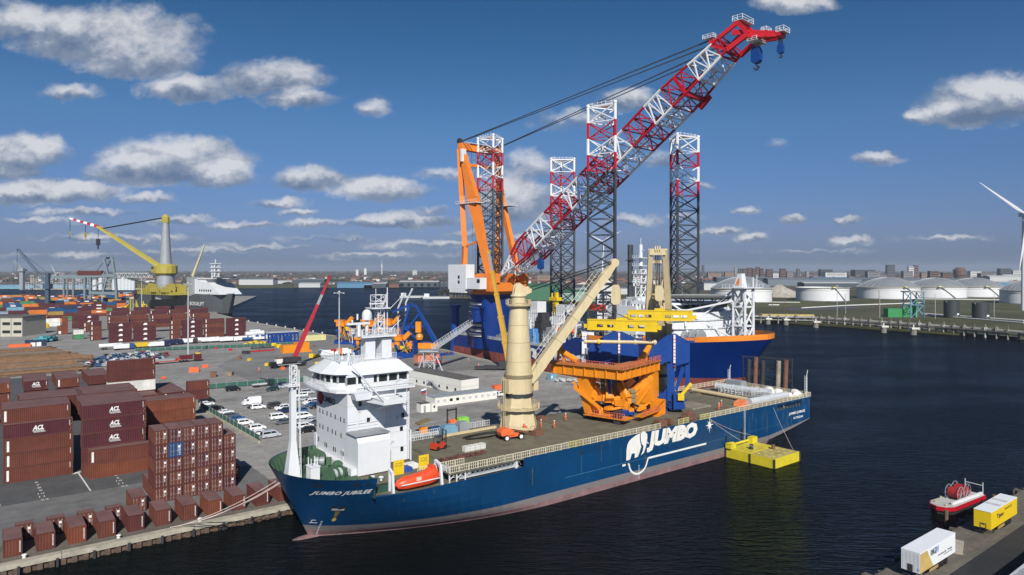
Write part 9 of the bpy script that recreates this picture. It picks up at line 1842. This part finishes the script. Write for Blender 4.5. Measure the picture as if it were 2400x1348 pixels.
# trailers on the near shore
def trailer(a, b, rz, label, col, roofcol, kind):
    t = thing('semi_trailer', label, 'trailer', S(a,b)+(1.6,), rz)       # near-right-rear corner at origin; x along the side, y towards the water
    L, W, z0, z1 = 12.6, 2.5, 1.15, 4.0
    m_ = MB(); m_.box(0,L,0,W,z0,z1); m_.build('box_body', col, t); m_ = MB(); m_.box(-.04,L+.04,-.04,W+.04,z1,z1+.08); m_.build('roof', roofcol, t)
    for x in (7.0,8.3,9.6):
        for y in (.25,W-.5): m_ = MB(); m_.bar((x,y-.12,.5),(x,y+.3,.5),.5,12); m_.build('wheel', BLACK, t)
    m_ = MB(); m_.box(.4,L-.3,.7,.85,.75,z0); m_.box(.4,L-.3,1.65,1.8,.75,z0); m_.box(2.2,2.4,.3,.5,.05,z0); m_.box(2.2,2.4,W-.5,W-.3,.05,z0); m_.box(-.05,0,.2,W-.2,.5,.62); m_.build('chassis', DARK, t)
    m_ = MB(); m_.box(3.2,6.2,-.03,.02,.55,.95); m_.build('side_guard', mat('guard_ochre',(.35,.25,.08),.6), t)
    if kind == 0:
        for k in range(13): m_ = MB(); m_.box(-.03,0,.1+k*.18,.13+k*.18,z0+.1,z1-.15); m_.build('door_rib', GREY, t)
        m_ = MB(); m_.box(-.05,0,.95,1.65,z0+.05,z0+1.0); m_.build('rear_hatch', DARK, t)
        m_ = MB(); m_.add([(0.02,-.01,z0),(4.6,-.01,z0),(2.4,-.01,z1-.1),(.02,-.01,z1-.1)], [(0,1,2,3)]); m_.build('gold_panel', mat('trailer_gold',(.52,.38,.13),.5,var=.12), t)
        for txt, x, z, h, w_, c in (('RMG',3.6,2.75,.95,1.7,mat('letter_black',(.02,.02,.025),.5)),('BV',5.35,2.75,.95,1.15,mat('letter_blue',(.02,.16,.42),.5)),('Constructie - Prefab',6.1,2.1,.3,5.2,MATS['letter_black']),('metaalbewerking',8.2,1.75,.2,3.2,MATS['letter_black'])):
            m_ = MB(); text_on(m_, txt, (x,-.02,z), (1,0,0), (0,0,1), h, w_, bold=.02); m_.build('lettering', c, t)
        m_ = MB(); text_on(m_, '37', (-.06,.35,z0+.35), (0,-1,0), (0,0,1), .28, .35); m_.build('lettering', MATS['letter_black'], t)
    else:
        m_ = MB(); text_on(m_, 'Tipax', (2.6,-.02,2.2), (1,0,0), (0,0,1), .95, 3.4, bold=.03); m_.build('lettering', MATS['letter_black'], t); m_ = MB(); text_on(m_, 'TRANSPORTS', (6.3,-.02,3.1), (1,0,0), (0,0,1), .35, 3.6); m_.build('lettering', MATS['letter_black'], t)
        m_ = MB(); m_.box(-.04,0,.7,1.6,z0,z0+.1); m_.box(-.04,0,.7,.78,z0-.4,z0+.9); m_.box(-.04,0,1.52,1.6,z0-.4,z0+.9); m_.box(-.04,0,.9,1.4,z0+.6,z0+.85); m_.build('tail_lift', DARK, t)
        for x in (4.4,7.6): m_ = MB(); m_.box(x,x+1.2,.1,W-.1,z1+.08,z1+.1); m_.build('roof_patch', mat('roof_patch_grey',(.5,.5,.5),.6), t)  # two flat mid-grey patches across the trailer roof
TRW = mat('trailer_white',(.76,.78,.80),.4,var=.03)
trailer(-8.1,-59.75,TH,'white trailer with RMGBV lettering and gold corner, nearest on the near shore',TRW,TRW,0)
trailer(19.0,-59.9,TH,'yellow trailer with white roof parked beyond the white trailer',mat('trailer_yellow',(.72,.50,.01),.42,var=.04),TRW,1)
rf_ = thing('warehouse_roof','corrugated grey roof edge cutting into the lower right corner','building',S(-8,-70)+(0,),TH)
m_ = MB(); m_.box(0,40,-20,0,1.5,4.9); m_.build('wall', GREY, rf_)
for k in range(34): m_ = MB(); m_.box(.0+k*1.18,1.12+k*1.18,-20.3,.3,4.9,5.02+.05*(k%2)); m_.build('roof_sheet', mat('roof_zinc',(.30,.31,.33),.55,var=.15), rf_)
m_ = MB(); m_.box(-.2,40.2,.3,.6,4.8,5.1); m_.build('gutter', LGREY, rf_)
gr = MB()
for k in range(2600):
    a, b = rnd.gauss(-19,2.4), rnd.gauss(-55.6,.7); x, y = S(a,b); h = rnd.uniform(.25,.8); t = rnd.uniform(0,3.14); dx, dy = math.cos(t)*.07, math.sin(t)*.07
    gr.add([(x-dx,y-dy,1.5),(x+dx,y+dy,1.5),(x+rnd.uniform(-.3,.3),y+rnd.uniform(-.3,.3),1.5+h)], [(0,1,2)])
o = gr.build('shore_grass', mat('dry_grass',(.16,.14,.05),.8,var=.4), None); tag(o, 'tuft of dry yellow green grass on the shore at the bottom edge', 'grass', kind='stuff')
rk_ = MB()
for k in range(160):
    a = rnd.uniform(-30,60); x, y = S(a, -54.5+rnd.uniform(-.3,.9)); rk_.cb(x,y,rnd.uniform(-.6,.6),rnd.uniform(.5,1.5),rnd.uniform(.5,1.2),rnd.uniform(.4,1.1),rz=rnd.uniform(0,3))
o = rk_.build('riprap_stones', mat('riprap',(.09,.08,.065),.9,var=.4), None); tag(o, 'dark stones piled along the near shore edge', 'stones', kind='stuff')
sl_ = MB(); sl_.cb(0,0,0,6,4,.25); o = sl_.build('concrete_slab', COPE, None, loc=S(9.5,-57)+(1.56,), rz=TH+.3); tag(o, 'pale concrete slab on the shore between the two trailers', 'slab')
